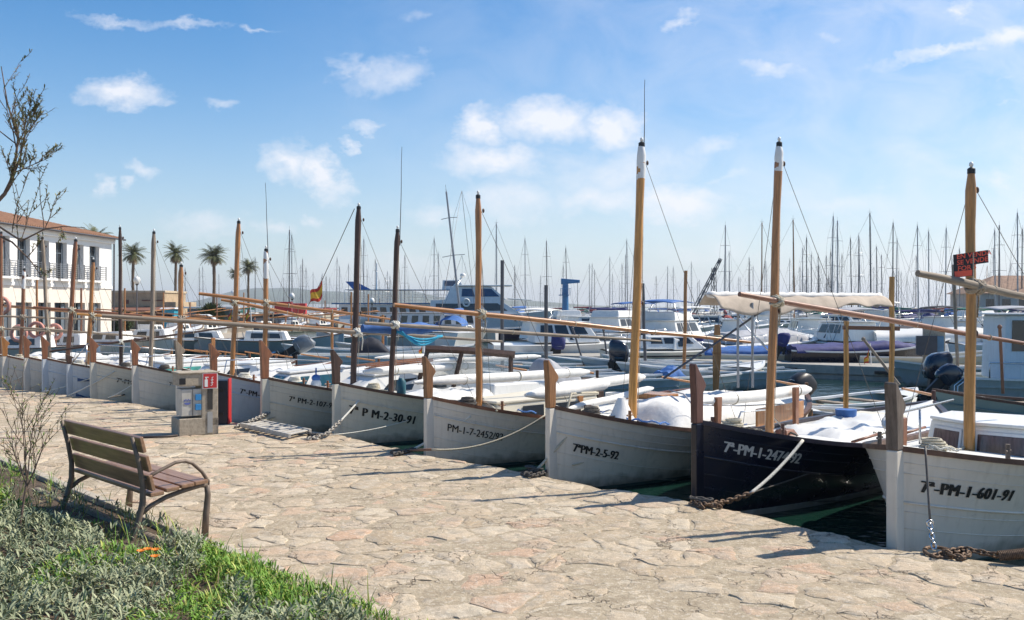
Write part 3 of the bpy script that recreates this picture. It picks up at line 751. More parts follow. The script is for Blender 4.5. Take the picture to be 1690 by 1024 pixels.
def tarp(parent, u0, u1, w0, w1, z0, h, m, name='tarpaulin', seed=1, n=34, mm=24, peak=.35, flat=.6, skirt=0):
    b = MB(); rings = []
    for k in range(n+1):
        t = k/n; u = lerp(u0, u1, t); w = lerp(w0, w1, t); hh = h*min(1, (math.sin(PI*min(1, max(0.0, t/(2*peak)))) if t < peak else 1-(1-flat)*(t-peak)/(1-peak)))
        r_ = []
        for j in range(mm+1):
            a = PI*j/mm; c = math.cos(a); s_ = math.sin(a)
            x = -w*math.copysign(abs(c)**.7, c); z = z0+hh*s_**.75
            nz = noise.noise(Vector((u*2.5+seed, x*3, seed)))*.06+noise.noise(Vector((u*8+seed, x*7, seed)))*.022-abs(noise.noise(Vector((u*4-x*3+seed, seed, x))))*.07-abs(noise.noise(Vector((u*9+x*6+seed, seed, x*2))))*.045
            r_.append(Vector((u, x, z+nz*s_)))
        rings.append(r_)
    b.loft(rings, caps=False, closed=False)
    for r_ in (rings[0], rings[-1]): b.add(r_, [tuple(range(len(r_)))])
    return b.build(name, m, parent, smooth=True)
def pulpit(parent, pts, r=.013, m=None, name='handrail', posts=()):
    b = MB(); b.tube(pts, r, 7)
    for p, z in posts: b.tube([Vector(p), Vector((p[0], p[1], z))], r, 6)
    return b.build(name, m or steel, parent, smooth='all')
def outboard(parent, x, y, z, yaw=0, tilt=0, s=1.0, m=None, name='outboard_motor'):
    """on a transom at x (stern towards +x): leg hangs behind it, cowling above"""
    M = Matrix.Translation((x, y, z)) @ Matrix.Rotation(yaw, 4, 'Z') @ Matrix.Rotation(-tilt, 4, 'Y') @ Matrix.Scale(s, 4)
    def T(b_): b_.v = [tuple(M @ Vector(v)) for v in b_.v]; return b_
    b = MB()
    b.hexa([Vector(p) for p in ((.05,-.05,-.75),(.22,-.035,-.75),(.22,.035,-.75),(.05,.05,-.75),(.08,-.08,.1),(.32,-.08,.1),(.32,.08,.1),(.08,.08,.1))])
    b.tube([(-.02, 0, -.72), (.02, 0, -.72), (.3, 0, -.72), (.36, 0, -.72)], [.02, .055, .055, .03], 10)
    b.hexa([Vector(p) for p in ((.08,-.01,-.95),(.2,-.01,-.93),(.2,.01,-.93),(.08,.01,-.95),(.04,-.012,-.74),(.28,-.012,-.74),(.28,.012,-.74),(.04,.012,-.74))])
    b.hexa([Vector(p) for p in ((.0,-.12,-.5),(.38,-.1,-.5),(.38,.1,-.5),(.0,.12,-.5),(.0,-.12,-.485),(.38,-.1,-.485),(.38,.1,-.485),(.0,.12,-.485))])
    b.box((.0, 0, .0), (.14, .26, .26)); b.box((-.06, 0, -.08), (.1, .22, .3))
    leg = T(b).build(name, black, parent, bevel=.008)
    b = MB()
    for k in range(3):
        a = 2*PI*k/3; c = Vector((.39, 0, -.72)); u = Vector((0, math.cos(a), math.sin(a))); v = Vector((.5, -math.sin(a), math.cos(a)))*.07
        b.add([c+u*.03-v*.4, c+u*.14-v, c+u*.17, c+u*.12+v, c+u*.03+v*.4], [(0,1,2,3,4)])
    T(b).build('propeller', steel, leg)
    b = MB(); ring = []
    for (zz_, x0, x1, w) in ((.06, .0, .42, .13), (.14, -.06, .47, .175), (.34, -.09, .50, .19), (.52, -.07, .47, .18), (.62, -.0, .38, .14), (.655, .06, .30, .08)):
        cx_, rx = (x0+x1)/2, (x1-x0)/2
        ring.append([Vector((cx_+rx*math.copysign(abs(math.cos(a))**.62, math.cos(a)), w*math.copysign(abs(math.sin(a))**.62, math.sin(a)), zz_+.10*(.5-.5*math.cos(a))*(zz_ > .5))) for a in [2*PI*q/20 for q in range(20)]])
    b.loft(ring); T(b).build('cowling', m or engine, leg, smooth=True)
    b = MB(); b.tube([(.2+.29*math.cos(a), .192*math.sin(a), .2) for a in [2*PI*q/24 for q in range(25)]], .006, 4); T(b).build('stripe', steel, leg)
    return leg
# ------------------------------------------------------------------ front row of llauts
TH = math.radians(44)
ROWS = {}
def frame_of(stem, th): return Vector((math.sin(th), math.cos(th)))
def llaut(c):
    """c: px, th, gap, mast(px,pyTop,pyBase), yard [(x,y),(x,y)], ..."""
    th = math.radians(c.get('th', 44)); d = Vector((math.sin(th), math.cos(th)))
    e = edge_at(c['px']) if 'at' not in c else Vector(c['at'])
    st = e if 'at' in c else e+Vector((e.x, e.y)).normalized()*c.get('gap', .28)
    rz = math.atan2(d.y, d.x)
    root = empty(c.get('name', 'fishing_boat'), (st.x, st.y, WZ), rz, c['label'], 'boat', c.get('group', 'boats moored bow to the stone quay'))
    Hh = Hull(c.get('L', 6.4), c.get('B', 1.0), c.get('zb', 1.07), c.get('zm', .62), c.get('zs', .82), eb=c.get('eb', 2.5), um=c.get('um', .5))
    inv = Matrix.Rotation(-rz, 4, 'Z') @ Matrix.Translation((-st.x, -st.y, -WZ))
    loc = lambda p: inv @ Vector(p)
    b = Hh.shell(MB(), paint=c.get('paint', .04)); b.build('hull', [c.get('hull', hullw), c.get('bottom', antifoul)], root, smooth=True)
    if c.get('bilge'):
        pass
    b = Hh.deck(MB(), drop=.03, crown=.07); b.build('deck', c.get('deck', deckm), root, smooth=True)
    b = Hh.rail(MB(), w=.085, h=.05); b.build('gunwale', c.get('rail', rail), root)
    b = Hh.strake(MB(), c.get('sd', .30), .013); b.build('rubbing_strake', c.get('strake', c.get('hull', hullw)), root, smooth='all')
    for dz_ in (.115, .21, .55, .70):
        b = Hh.strake(MB(), dz_, .0045); b.build('plank_seam', c.get('strake', c.get('hull', hullw)), root, smooth='all')
    stem_head(root, Hh, c.get('stemm', woodr), c.get('sh', .5), c.get('sw', .2), c.get('sth', .075), lowm=c.get('hull', hullw))
    ub = None
    if 'mast' in c:
        px, pt, bx = c['mast'][0], c['mast'][1], c['mast'][2]
        k = (bx-CX)/F; u = (k*st.y-st.x)/(d.x-k*d.y); ub = u
        Yb = st.y+u*d.y; mb = loc((st.x+u*d.x, Yb, 0)); mb.z = Hh.sheer(max(.1, min(Hh.L, u)))-.12; mb.y = 0
        mt = loc(D(px, pt, Yb)); r = c.get('mr', .055)*.94
        mm = c.get('mm', woodh)
        mo = spar('mast', mb, mt, [(0, r*1.02), (.35, r), (.8, r*.92), (.93, r*1.05), (.985, r*.9), (1, r*.62)], mm, root)
        Lm = (mt-mb).length
        if c.get('whitetop'):
            f0 = 1-c['whitetop']
            w = spar('painted_top', mb.lerp(mt, f0), mb.lerp(mt, .995), [(0, r*.99), (.1, r*1.03), (.75, r*1.04), (1, r*.72)], white, root, 6)
        if c.get('cap', True):
            b = MB(); b.tube([mt+Vector((0,0,-.02)), mt+Vector((0,0,.03)), mt+Vector((0,0,.045))], [r*.75, r*.75, r*.4], 10); cp = b.build('mast_cap', black, root, smooth=True)
            b = MB(); b.ball(mt+Vector((0,0,.075)), (r*.42, r*.42, r*.55), 10, 6); b.build('anchor_light', white, cp, smooth='all')
        if c.get('whip'):
            wx, wy = c['whip']; spar('whip_antenna', mt+Vector((.05, 0, -.25)), loc(D(wx, wy, Yb)), [(0, .011), (.1, .008), (1, .004)], alud, root, 4, 6)
        b = MB(); b.torus((mb.x, 0, mb.z+.06), r*1.25, r*.35, 16, 6); b.build('mast_collar', woodd, root, smooth='all')
        # halyard hanging beside the mast
        b = MB(); off = Vector((r*1.25, -r*.5, 0))
        b.tube([mt+Vector((r*.8, 0, -.12)), mt.lerp(mb, .5)+off*1.1, mb.lerp(mt, .25)+off, mb.lerp(mt, .06)+off], .0055, 5); b.build('halyard', ropem, root, smooth='all')
        if 'yard' in c:
            (lx, ly), (mx_, my), (rx, ry) = c['yard']; ya = math.radians(c.get('yth', 54)); yd = Vector((math.sin(ya), math.cos(ya)))
            mpt = Vector((st.x+u*d.x, Yb)); mk = (mx_-CX)/F
            mpt = Vector((mk*Yb, Yb))
            def along(px_, py_):
                k_ = (px_-CX)/F; t = (k_*mpt.y-mpt.x)/(yd.x-k_*yd.y); q = mpt+yd*t; return D(px_, py_, q.y)
            side = Vector((0, 0, 0))
            a, b_, m_ = loc(along(lx, ly)), loc(along(rx, ry)), loc(D(mx_, my, Yb))
            o_ = Vector((0, -r*1.7, 0)); yr = c.get('yr', .042)*.88
            tm = (m_.x-a.x)/(b_.x-a.x+1e-9)
            straight = a.lerp(b_, tm); o_.z = 0
            spar('yard', a+o_, b_+o_, [(0, yr*.85), (.25, yr*1.1), (.55, yr), (1, yr*.62)], c.get('ym', mm), root, 10)
            lashing(root, straight+o_*.5, (b_-a), r*1.32, 3+int(c['px']) % 3, m=(ropem, ropew, mat('old_rope', (.33,.28,.22), .9, .25, 60, bump=.8))[int(c['px']) % 3])
            for q in (.45, .68):
                b = MB(); pq = a.lerp(b_, q)+o_; b.torus(pq, yr*1.1, .008, 10, 5, (b_-a).to_track_quat('Z', 'Y').to_matrix()); b.build('yard_tie', ropem, root, smooth='all')
    # deck hardware
    for s_ in (-1, 1):
        b = MB(); u = c.get('bitt', 1.0); y = s_*(Hh.half(u, Hh.sheer(u))-.16)
        b.tube([(u, y, Hh.sheer(u)-.06), (u, y, Hh.sheer(u)+.16)], .022, 8); b.tube([(u-.06, y, Hh.sheer(u)+.10), (u+.06, y, Hh.sheer(u)+.10)], .012, 6)
        b.build('mooring_cleat', steel if c.get('steelbitt') else c.get('stemm', woodr), root, smooth=True)
    b = MB(); b.tube([(Hh.L+.02, 0, -.3), (Hh.L+.02, 0, Hh.zs+.18)], .035, 8); b.box((Hh.L+.12, 0, .1), (.2, .04, .9)); b.build('rudder', c.get('stemm', woodr), root, bevel=.008)
    rr_ = random.Random(int(c['px'])+500)
    if ub:
        if c.get('stays', True):
            for s_, uu in ((1, ub+1.0), (-1, ub+1.15)):
                q = Vector((uu, s_*Hh.half(uu, Hh.sheer(uu))*.95, Hh.sheer(uu)+.02)); b = MB(); b.tube([mt+Vector((0, 0, -.10)), q], .0035, 4); b.build('stay', roped, root)
        for q in range(2):      # a wooden block on the halyard
            pz = mt.lerp(mb, (.06, .55)[q])+Vector((r*1.6, -r*.6, 0)); b = MB(); b.ball(pz, (.022, .016, .035), 8, 6); b.build('block', woodd, root, smooth='all')
    for q in range(4):          # loose lines lying about the deck
        u0_ = rr_.uniform(.5, 4.4); y0_ = rr_.uniform(-.4, .4); pts = []; a_ = rr_.uniform(0, 6.28)
        for k in range(26):
            a_ += rr_.uniform(-.7, .7)+.12; u0_ += .055*math.cos(a_)+.02; y0_ += .05*math.sin(a_); hw = max(.05, Hh.half(u0_, Hh.sheer(u0_))-.16); y0_ = max(-hw, min(hw, y0_))
            pts.append((u0_, y0_, Hh.sheer(u0_)+.045+.03*math.sin(k*.9)**2))
        b = MB(); b.tube(pts, rr_.choice((.008, .011, .014)), 5); b.build('loose_line', rr_.choice((ropem, roped, ropew, bluec)), root, smooth='all')
    u = rr_.uniform(.55, .85); b = MB()
    for q in range(4): b.torus((u, rr_.uniform(-.03, .03), Hh.sheer(u)+.06+q*.024), .12-.012*q, .014, 18, 5)
    b.build('rope_coil', rr_.choice((ropem, ropew, roped)), root, smooth='all')
    for q in range(rr_.randint(1, 2)):
        u = rr_.uniform(2.6, 4.6); y = -(Hh.half(u, Hh.sheer(u))+.07); z_ = Hh.sheer(u)
        b = MB(); b.tube([(u, y, z_-.62), (u, y, z_-.56), (u, y, z_-.20), (u, y, z_-.13)], [.03, .075, .075, .03], 12); fo_ = b.build('fender', rr_.choice((canvas, bluec, canvas)), root, smooth=True)
        b = MB(); b.tube([(u, y, z_-.14), (u, y+.06, z_+.06), (u, y+.16, z_+.05)], .006, 5); b.build('fender_line', ropem, fo_)
    u = rr_.uniform(4.4, 5.2); b = MB(); b.box((u, .1, Hh.sheer(u)+.02), (.5, .7, .18)); b.build('cockpit_locker', rr_.choice((fibre, woodh, fibrec)), root, bevel=.02)
    b = MB(); b.tube([(Hh.L-.1, 0, Hh.zs+.12), (Hh.L-.9, .12, Hh.zs+.26)], [.025, .018], 7); b.build('tiller', woodh, root, smooth=True)
    u = rr_.uniform(3.6, 4.4); b = MB(); b.tube([(u, .3, Hh.sheer(u)), (u, .3, Hh.sheer(u)+.22)], [.13, .15], 14); b.build('bucket', rr_.choice((bluec, black, redp, canvas)), root, smooth=True)
    if c.get('text'):
        t = c['text']; Hh.write(t[0], t[1], t[2], t[3], root, t[4] if len(t) > 4 else ink, spacing=t[5] if len(t) > 5 else 1.05, bold=t[6] if len(t) > 6 else .004)
    root['_u'] = 0.0; del root['_u']
    return root, Hh, loc, d, st
def at_deck(H, u, y=0, dz=0): return Vector((u, y, H.sheer(u)+dz))
def crutch(parent, u, y, z0, z1, m=None, w=.07):
    b = MB(); b.hexa([Vector(p) for p in ((u-w/2,y-w*.35,z0),(u+w/2,y-w*.35,z0),(u+w/2,y+w*.35,z0),(u-w/2,y+w*.35,z0),(u-w*.8,y-w*.4,z1),(u+w*.8,y-w*.4,z1),(u+w*.8,y+w*.4,z1),(u-w*.8,y+w*.4,z1))])
    return b.build('crutch', m or woodr, parent, bevel=.008)

BO = {}
# 1 --- rightmost, white
r_, H, loc, d, st = llaut(dict(px=1478, th=46, sd=.47, gap=.22, B=1.2, eb=2.9, zb=1.10, zm=.78, zs=.9, L=6.8, hull=hullw, rail=rail, stemm=woodgrey, sh=.52, sw=.21, sth=.10, paint=.02,
    label='white wooden boat nearest the camera at the right edge, marked 7a-PM-1-601-91', mast=(1603, 284, 1600), mr=.056, mm=mat('orange_varnish', (.46,.22,.06), .38, .28, 9, bump=.2, stretch=(4,4,.35), coat=.2),
    yard=((1500, 452), (1602, 474), (1760, 508)), yth=64, ym=woodg, yr=.043, text=('7ª-PM-1-601-91', .17, .36, .15, ink, 1.12, .008)))
BO['a'] = (r_, H, loc)
z0_ = H.sheer(1.9)-.10; CB = [(2.85, .66), (2.1, .62), (1.80, .06), (1.84, -.62), (2.25, -.84), (3.1, -.90)]
ctr = Vector((2.5, -.1, 0))
lo_ = [Vector((x, y, z0_)) for x, y in CB]; hi_ = [Vector((x, y, z0_+.40)).lerp(Vector((2.4, -.1, z0_+.42)), .10) for x, y in CB]
b = MB(); b.loft([lo_[::-1], hi_[::-1]]); cbn = b.build('cabin', fibre, r_, bevel=.03)
b = MB(); b.loft([[p+Vector((-.03, 0, .0)) for p in hi_[::-1]], [p+Vector((-.03, 0, .035)) for p in hi_[::-1]]]); b.build('roof', fibre, r_, bevel=.012)
for i_, (s0_, s1_) in ((1, (.18, .80)), (2, (.14, .86)), (3, (.2, .8)), (4, (.15, .6))):
    q_ = [lo_[i_], lo_[i_+1], hi_[i_+1], hi_[i_]]
    b = MB(); b.hexa(face_panel(q_, s0_-.05, s1_+.05, .24, .86, .002, .014)); b.build('window_frame', white, cbn, bevel=.006)
    b = MB(); b.hexa(face_panel(q_, s0_, s1_, .32, .78, .008, .014)); b.build('window', curt, cbn, bevel=.01)
roll(r_, (.75, .42, H.sheer(1.1)+.26), (2.3, 1.02, H.sheer(1.5)+.30), .065, canvas)
crutch(r_, 1.25, .60, H.sheer(1.2)-.1, H.sheer(1.2)+.34); crutch(r_, .42, .12, H.sheer(.4)-.1, H.sheer(.4)+.30)
cabin(r_, 3.0, 5.2, .7, .6, H.sheer(3)-.1, .12, .12, .1, .1, .9, fibre)
pulpit(r_, [(.5, .3, H.sheer(.5)), (.52, .3, H.sheer(.5)+.3), (1.3, .62, H.sheer(1.3)+.34), (3.8, .95, H.sheer(3)+.42)], .014, posts=[((2.4, .78, H.sheer(2.4)), H.sheer(2)+.37)])
pulpit(r_, [(4.0, -.9, H.sheer(4)), (4.0, -.9, H.sheer(4)+.36), (5.4, -.8, H.sheer(5)+.36), (5.4, -.8, H.sheer(5.4))], .014)
# 2 --- navy
r_, H, loc, d, st = llaut(dict(px=1152, th=45, sd=.36, gap=.25, B=1.05, eb=2.5, zb=1.10, zm=.66, zs=.85, L=6.6, hull=navy, bottom=hullg, paint=.07, strake=navy, rail=mat('gunwale_dark_blue', (.03,.025,.04), .4, .2, 5), stemm=mat('stem_dark_red_wood', (.13,.055,.04), .5, .3, 9, bump=.3, stretch=(3,3,.5)),
    sh=.56, sw=.21, label='navy blue wooden boat marked 7a-PM-1-2474-92 in grey letters', mast=(1286, 240, 1269), mr=.052, mm=woodh, whitetop=.095,
    yard=((1210, 486), (1277, 494), (1770, 583)), yth=60, ym=woodr, yr=.04, text=('7ª-PM-1-2474-92', .24, .27, .17, inkg, .98, .006), deck=fibre))
BO['b'] = (r_, H, loc)
roll(r_, (.75, .45, H.sheer(1)+.36), (3.9, .70, H.sheer(1)+.30), .075, canvas, ties=2); crutch(r_, 1.05, .42, H.sheer(1)-.12, H.sheer(1)+.40); crutch(r_, 3.1, .5, H.sheer(3)-.2, H.sheer(3)+.60)
b = MB(); b.box((3.2, .78, H.sheer(3.2)+.22), (1.5, .035, .24), rz=.08); nb = b.build('name_board', woodh, r_, bevel=.008)
vs, fs = text_mesh('PILAR', .13, 1.3, .004); b = MB(); b.add([(2.65+x, .72+x*.08, H.sheer(3.2)+.18+y) for x, y, _ in vs], fs); b.build('name_lettering', white, nb)
tarp(r_, 2.2, 4.6, .5, .6, H.sheer(2.5)-.02, .16, fibre, name='hatch_cover', seed=4, peak=.2, flat=1)
pulpit(r_, [(1.6, .55, H.sheer(1.6)), (1.7, .5, H.sheer(1.6)+.26), (2.3, .5, H.sheer(1.6)+.24), (2.9, .5, H.sheer(2.9))], .012)
pulpit(r_, [(.5, .3, H.sheer(.5)+.02), (.5, .3, H.sheer(.5)+.25), (2.2, .85, H.sheer(1.8)+.30), (3.6, .98, H.sheer(3)+.30)], .010)
b = MB(); b.box((1.9, 0, H.sheer(1.9)+.06), (.3, .24, .10), taper=.6); b.build('sliding_hatch', woodr, r_, bevel=.01)
b = MB()
for k in range(9): b.box((2.1+k*.32, -.86-(.01*k), H.sheer(2.3)-.03+.0), (.05, .05, .12))
b.build('bulwark_ribs', white, r_, bevel=.006)
for k in (2.2, 3.6): b = MB(); b.tube([(k, -.72, H.sheer(k)+.02), (k+.5, -.85, H.sheer(k)+.09)], .018, 7); b.build('thole_pin', woodr, r_, smooth='all')
# 3 --- white with the yellow mast
r_, H, loc, d, st = llaut(dict(px=910, th=45, gap=.25, B=1.05, eb=2.5, zb=1.10, zm=.62, zs=.85, L=6.6, hull=hullw, rail=rail, stemm=mat('stem_orange_wood', (.30,.14,.055), .45, .3, 9, bump=.3, stretch=(3,3,.5)),
    sh=.52, sw=.2, label='white wooden boat marked 7a PM-2-5-92 with a yellow mast and white tarpaulin', mast=(1059, 240, 1043), mr=.064, mm=woody, whitetop=.13, whip=(1064, 132),
    text=('7ªPM-2-5-92', .24, .50, .15, ink, 1.0, .006)))
BO['c'] = (r_, H, loc)
tarp(r_, 1.75, 4.6, .62, .78, H.sheer(2)-.06, .42, canvas, seed=2, peak=.16, flat=.95)
b = MB(); b.loft([[Vector((1.35+.28*math.cos(a)*s_, -.05+.28*math.sin(a)*s_, H.sheer(1.4)-.05+z)) for a in [2*PI*q/10 for q in range(10)]] for s_, z in ((1, 0), (.6, .14), (.28, .34), (.18, .40))]); b.build('canvas_collar', canvas, r_, smooth=True)
roll(r_, (.25, .70, H.sheer(1)+.33), (2.3, .95, H.sheer(1)+.35), .085, canvas, ties=1, ends=.5); roll(r_, (.6, .30, H.sheer(1)+.14), (3.2, .8, H.sheer(1)+.24), .05, canvas, ties=2)
crutch(r_, 1.0, .25, H.sheer(1)-.15, H.sheer(1)+.18, woodd)
pulpit(r_, [(.5, .2, H.sheer(.5)), (.7, .28, H.sheer(.5)+.24), (1.2, .45, H.sheer(.9)+.30), (1.75, .7, H.sheer(1)+.27)], .016, ropem)
b = MB(); b.tube([(2.3, -.75, H.sheer(2.3)-.02), (2.35, -.6, H.sheer(2.3)+.25), (2.6, -.2, H.sheer(2.3)+.44), (2.8, .2, H.sheer(2.3)+.46)], .012, 6); b.build('tarpaulin_hoop', greyc, r_, smooth='all')
# frame and rolled awning over the stern
A0 = [loc(D(1168, 493, 14.2)), loc(D(1300, 492, 15.3)), loc(D(1452, 494, 16.4))]
dr = (A0[2]-A0[0]).normalized(); sd = Vector((-dr.y, dr.x, 0)).normalized()
aw = MB(); rows = []
for k in range(61):
    t = k/60; c_ = A0[0].lerp(A0[2], t)+Vector((0, 0, -.02*math.sin(PI*t))); row = []
    hang = (.09+.06*math.sin(t*5.2+.6)+.06*noise.noise(Vector((t*6, 0, 3))))*min(1, .35+t*8)*(1 if t < .9 else 1-(t-.9)*4)
    for j in range(15):
        v = j/14; w_ = (v-.35)*1.15
        z_ = .06-.10*abs(w_)**1.5*2-(hang*max(0, (v-.62)/.38)+.10*max(0, (.2-v)/.2))
        fold = .022*math.sin(t*38+v*5)+.03*noise.noise(Vector((t*14, v*3, 2)))
        row.append(c_-sd*(w_*.48*(1-.25*max(0, (v-.62)/.38)))+Vector((0, 0, z_+fold*v)))
    rows.append(row)
aw.loft(rows, caps=False, closed=False); ao = aw.build('awning', beige, r_, smooth='all'); md = ao.modifiers.new('thick', 'SOLIDIFY'); md.thickness = .012
b = MB(); pts = [A0[0].lerp(A0[2], k/40)+Vector((0, 0, .055+.015*noise.noise(Vector((k*.7, 1, 0))))) for k in range(41)]
b.tube(pts, [.035+.022*abs(math.sin(k*1.3)) for k in range(41)], 8); b.build('awning_roll', canvas, ao, smooth='all')
b = MB(); q_ = dr.to_track_quat('Z', 'Y').to_matrix()
b.tube([A0[2]-dr*.35+Vector((0,0,-.02)), A0[2]-dr*.1+Vector((0,0,-.03)), A0[2]+dr*.02], [.05, .12, .06], 10); b.build('awning_end_bundle', greyc, ao, smooth='all')
for px, py in ((1218, 600), (1242, 590)):
    Yq = 14.4; spar('awning_post', loc(D(px, 640, Yq)), loc(D(px, 500, Yq)), .02, alu, r_, 3, 8)
spar('awning_brace', loc(D(1095, 625, 14.3)), loc(D(1268, 507, 14.9)), .018, alud, r_, 3, 8)
# 4 --- white, orange mast
r_, H, loc, d, st = llaut(dict(px=708, th=48, sd=.24, gap=.25, B=1.0, eb=2.5, zb=1.06, zm=.60, zs=.82, L=6.3, hull=hullw, rail=railr, stemm=mat('stem_brown_wood', (.24,.115,.05), .45, .3, 9, bump=.3, stretch=(3,3,.5)),
    sh=.52, sw=.19, label='white wooden boat marked PM-1-7-2452/92 with an orange brown mast', mast=(789, 326, 790), mr=.052, mm=woodh,
    yard=((645, 503), (791, 522), (1237, 566)), yth=62, ym=woodh, yr=.042, text=('PM-1-7-2452/92', .22, .42, .15, ink, 1.0, .002)))
BO['d'] = (r_, H, loc)
cabin(r_, .95, 3.0, .34, .60, H.sheer(1.6)-.12, .32, .36, .08, .05, .92, fibrec, win=[(.24, .44, .30, .82), (.50, .80, .30, .82)], wm=glass, rm=fibrec, roof_over=.03)
roll(r_, (.3, .78, H.sheer(1)+.40), (4.4, 1.0, H.sheer(1)+.36), .08, canvas, ties=3, ends=.6); roll(r_, (2.2, -.1, H.sheer(1)+.24), (5.0, .2, H.sheer(1)+.28), .085, canvas, ties=2, ends=.4)
crutch(r_, 2.6, -.5, H.sheer(2.6)-.15, H.sheer(2.6)+.34, woodh); tarp(r_, 2.9, 4.2, .4, .5, H.sheer(3)-.1, .16, greyc, seed=9)
b = MB(); b.tube([(.8, -.56, H.sheer(.8)-.0), (.95, -.3, H.sheer(.8)+.02), (1.1, .1, H.sheer(.8)+.1)], .018, 6); b.build('foredeck_rope', ropem, r_, smooth='all')
# 5 --- white/cream hull, dark mast, windscreen
r_, H, loc, d, st = llaut(dict(px=556, th=47, sd=.24, gap=.3, B=1.05, eb=2.5, zb=1.08, zm=.62, zs=.82, L=6.5, hull=hullc, rail=rail, stemm=woodd, sh=.50, sw=.2,
    label='cream wooden boat marked 7a PM-2-30-91 with dark mast and blue rolled sail', mast=(656, 382, 645), mr=.05, mm=woodd, whip=(663, 243),
    yard=((598, 533), (650, 541), (1086, 564)), yth=58, ym=woodg, yr=.04, text=('7ª P M-2-30-91', .16, .46, .20, ink, 1.1, .008)))
BO['e'] = (r_, H, loc)
Yw = 18.4
def W(x, y, dy=0): return loc(D(x, y, Yw+dy))
for (a_, b2) in (((688, 640), (706, 578)), ((748, 640), (762, 582)), ((843, 640), (843, 588))):
    b = MB(); b.tube([W(*a_), W(*b2)], .045, 4); b.build('windscreen_post', woodd, r_)
b = MB(); b.tube([W(702, 576), W(775, 579), W(850, 586)], .07, 4); b.build('windscreen_top', woodd, r_)
for q in ([(694, 636), (748, 636), (762, 586), (708, 582)], [(754, 636), (840, 636), (840, 590), (766, 587)]):
    b = MB(); P4 = [W(*p) for p in q]; n_ = Vector((0, .01, 0)); b.hexa(P4+[p+n_ for p in P4]); b.build('windscreen_glass', glaz, r_)
cabin(r_, 3.0, 4.8, .55, .62, H.sheer(3)-.1, .40, .40, .1, .1, .9, fibre)
tarp(r_, 4.6, 5.6, .4, .45, H.sheer(4.6)-.05, .75, greyc, name='engine_cover', seed=6, peak=.3)
b = MB(); rings = []
p0, p1 = loc(D(598, 541, 16.6)), loc(D(736, 540, 17.4))
for k in range(21):
    t = k/20; c_ = p0.lerp(p1, t); rr = .10*(.35+.65*math.sin(PI*min(1, max(.06, t*1.1)))**.5)*(1+.2*noise.noise(Vector((t*8, 0, 1))))
    rings.append([c_+Vector((0, math.cos(a)*rr, math.sin(a)*rr*(1.1+.3*noise.noise(Vector((t*12, a, 0))))-.02)) for a in [2*PI*q/12 for q in range(12)]])
b.loft(rings); b.build('rolled_sail', bluec, r_, smooth=True)
tq = mat('turquoise_net', (.02, .30, .48), .8, .2, 8, bump=.5)
b = MB()
for k in range(3):
    b.tube([loc(D(655+4*k, 545, 16.5)).lerp(loc(D(730-3*k, 552, 17.2)), t)+Vector((0, 0, -(.10+.05*k)*math.sin(PI*t)-.03)) for t in [q/8 for q in range(9)]], .022, 6)
b.build('hanging_net', tq, r_, smooth='all')
b = MB(); c_ = at_deck(H, 1.0, -.45, .14); b.tube([c_-Vector((0,0,.18)), c_-Vector((0,0,.1)), c_+Vector((0,0,.1)), c_+Vector((0,0,.16))], [.03, .08, .08, .04], 12); b.build('blue_fender', mat('petrol_blue', (.02,.12,.16), .5, .2, 5), r_, smooth=True)
tarp(r_, 1.15, 3.0, .45, .6, H.sheer(1.6)-.08, .20, fibre, name='cabin_top', seed=12, peak=.2, flat=1)
roll(r_, (.9, .55, H.sheer(1)+.36), (4.0, .9, H.sheer(1)+.34), .075, canvas, ties=3, ends=.7); roll(r_, (2.6, .7, H.sheer(1)+.48), (5.6, .8, H.sheer(1)+.46), .05, canvas, ties=2)
# 6 --- grey-cream hull with long white cabin
r_, H, loc, d, st = llaut(dict(px=439, th=49, sd=.42, gap=.35, B=1.0, eb=2.5, zb=1.08, zm=.64, zs=.82, L=6.4, hull=mat('hull_stone', (.52,.50,.42), .42, .06, 2.5, streak=.25), rail=rail, stemm=woodr, sh=.60, sw=.23,
    label='stone coloured wooden boat marked 7a PM-2-107-91 with long white cabin and dark mast', mast=(592, 344, 583), mr=.062, mm=woodd,
    yard=((165, 522), (589, 553), (824, 564)), yth=66, ym=woodg, yr=.045, text=('7ª PM-2-107-91', .34, .33, .135, ink, 1.12, .004)))
BO['f'] = (r_, H, loc)
cabin(r_, 1.3, 4.6, .50, .78, H.sheer(1.6)-.12, .40, .58, .75, .3, .86, fibre, win=[(.20, .42, .25, .72), (.50, .68, .25, .72)], wm=glass, rm=fibre, roof_over=.05)
for y in (-.35, 0, .35): b = MB(); b.box((2.9, y, H.sheer(1.6)+.50), (1.6, .035, .03), ry=-.05); b.build('roof_batten', woodr, r_)
roll(r_, (2.7, .62, H.sheer(2)+.62), (5.4, .7, H.sheer(2)+.62), .05, canvas)
c_ = at_deck(H, 1.15, .25, .06); b = MB(); b.ball(c_, (.10, .10, .12), 14, 9); fo = b.build('mooring_float', white, r_, smooth='all')
b = MB(); b.ball(c_+Vector((0, 0, .13)), (.085, .085, .07), 12, 7); b.tube([c_+Vector((0,0,.18)), c_+Vector((0,0,.32))], .015, 6); b.build('float_top', bluec, fo, smooth='all')
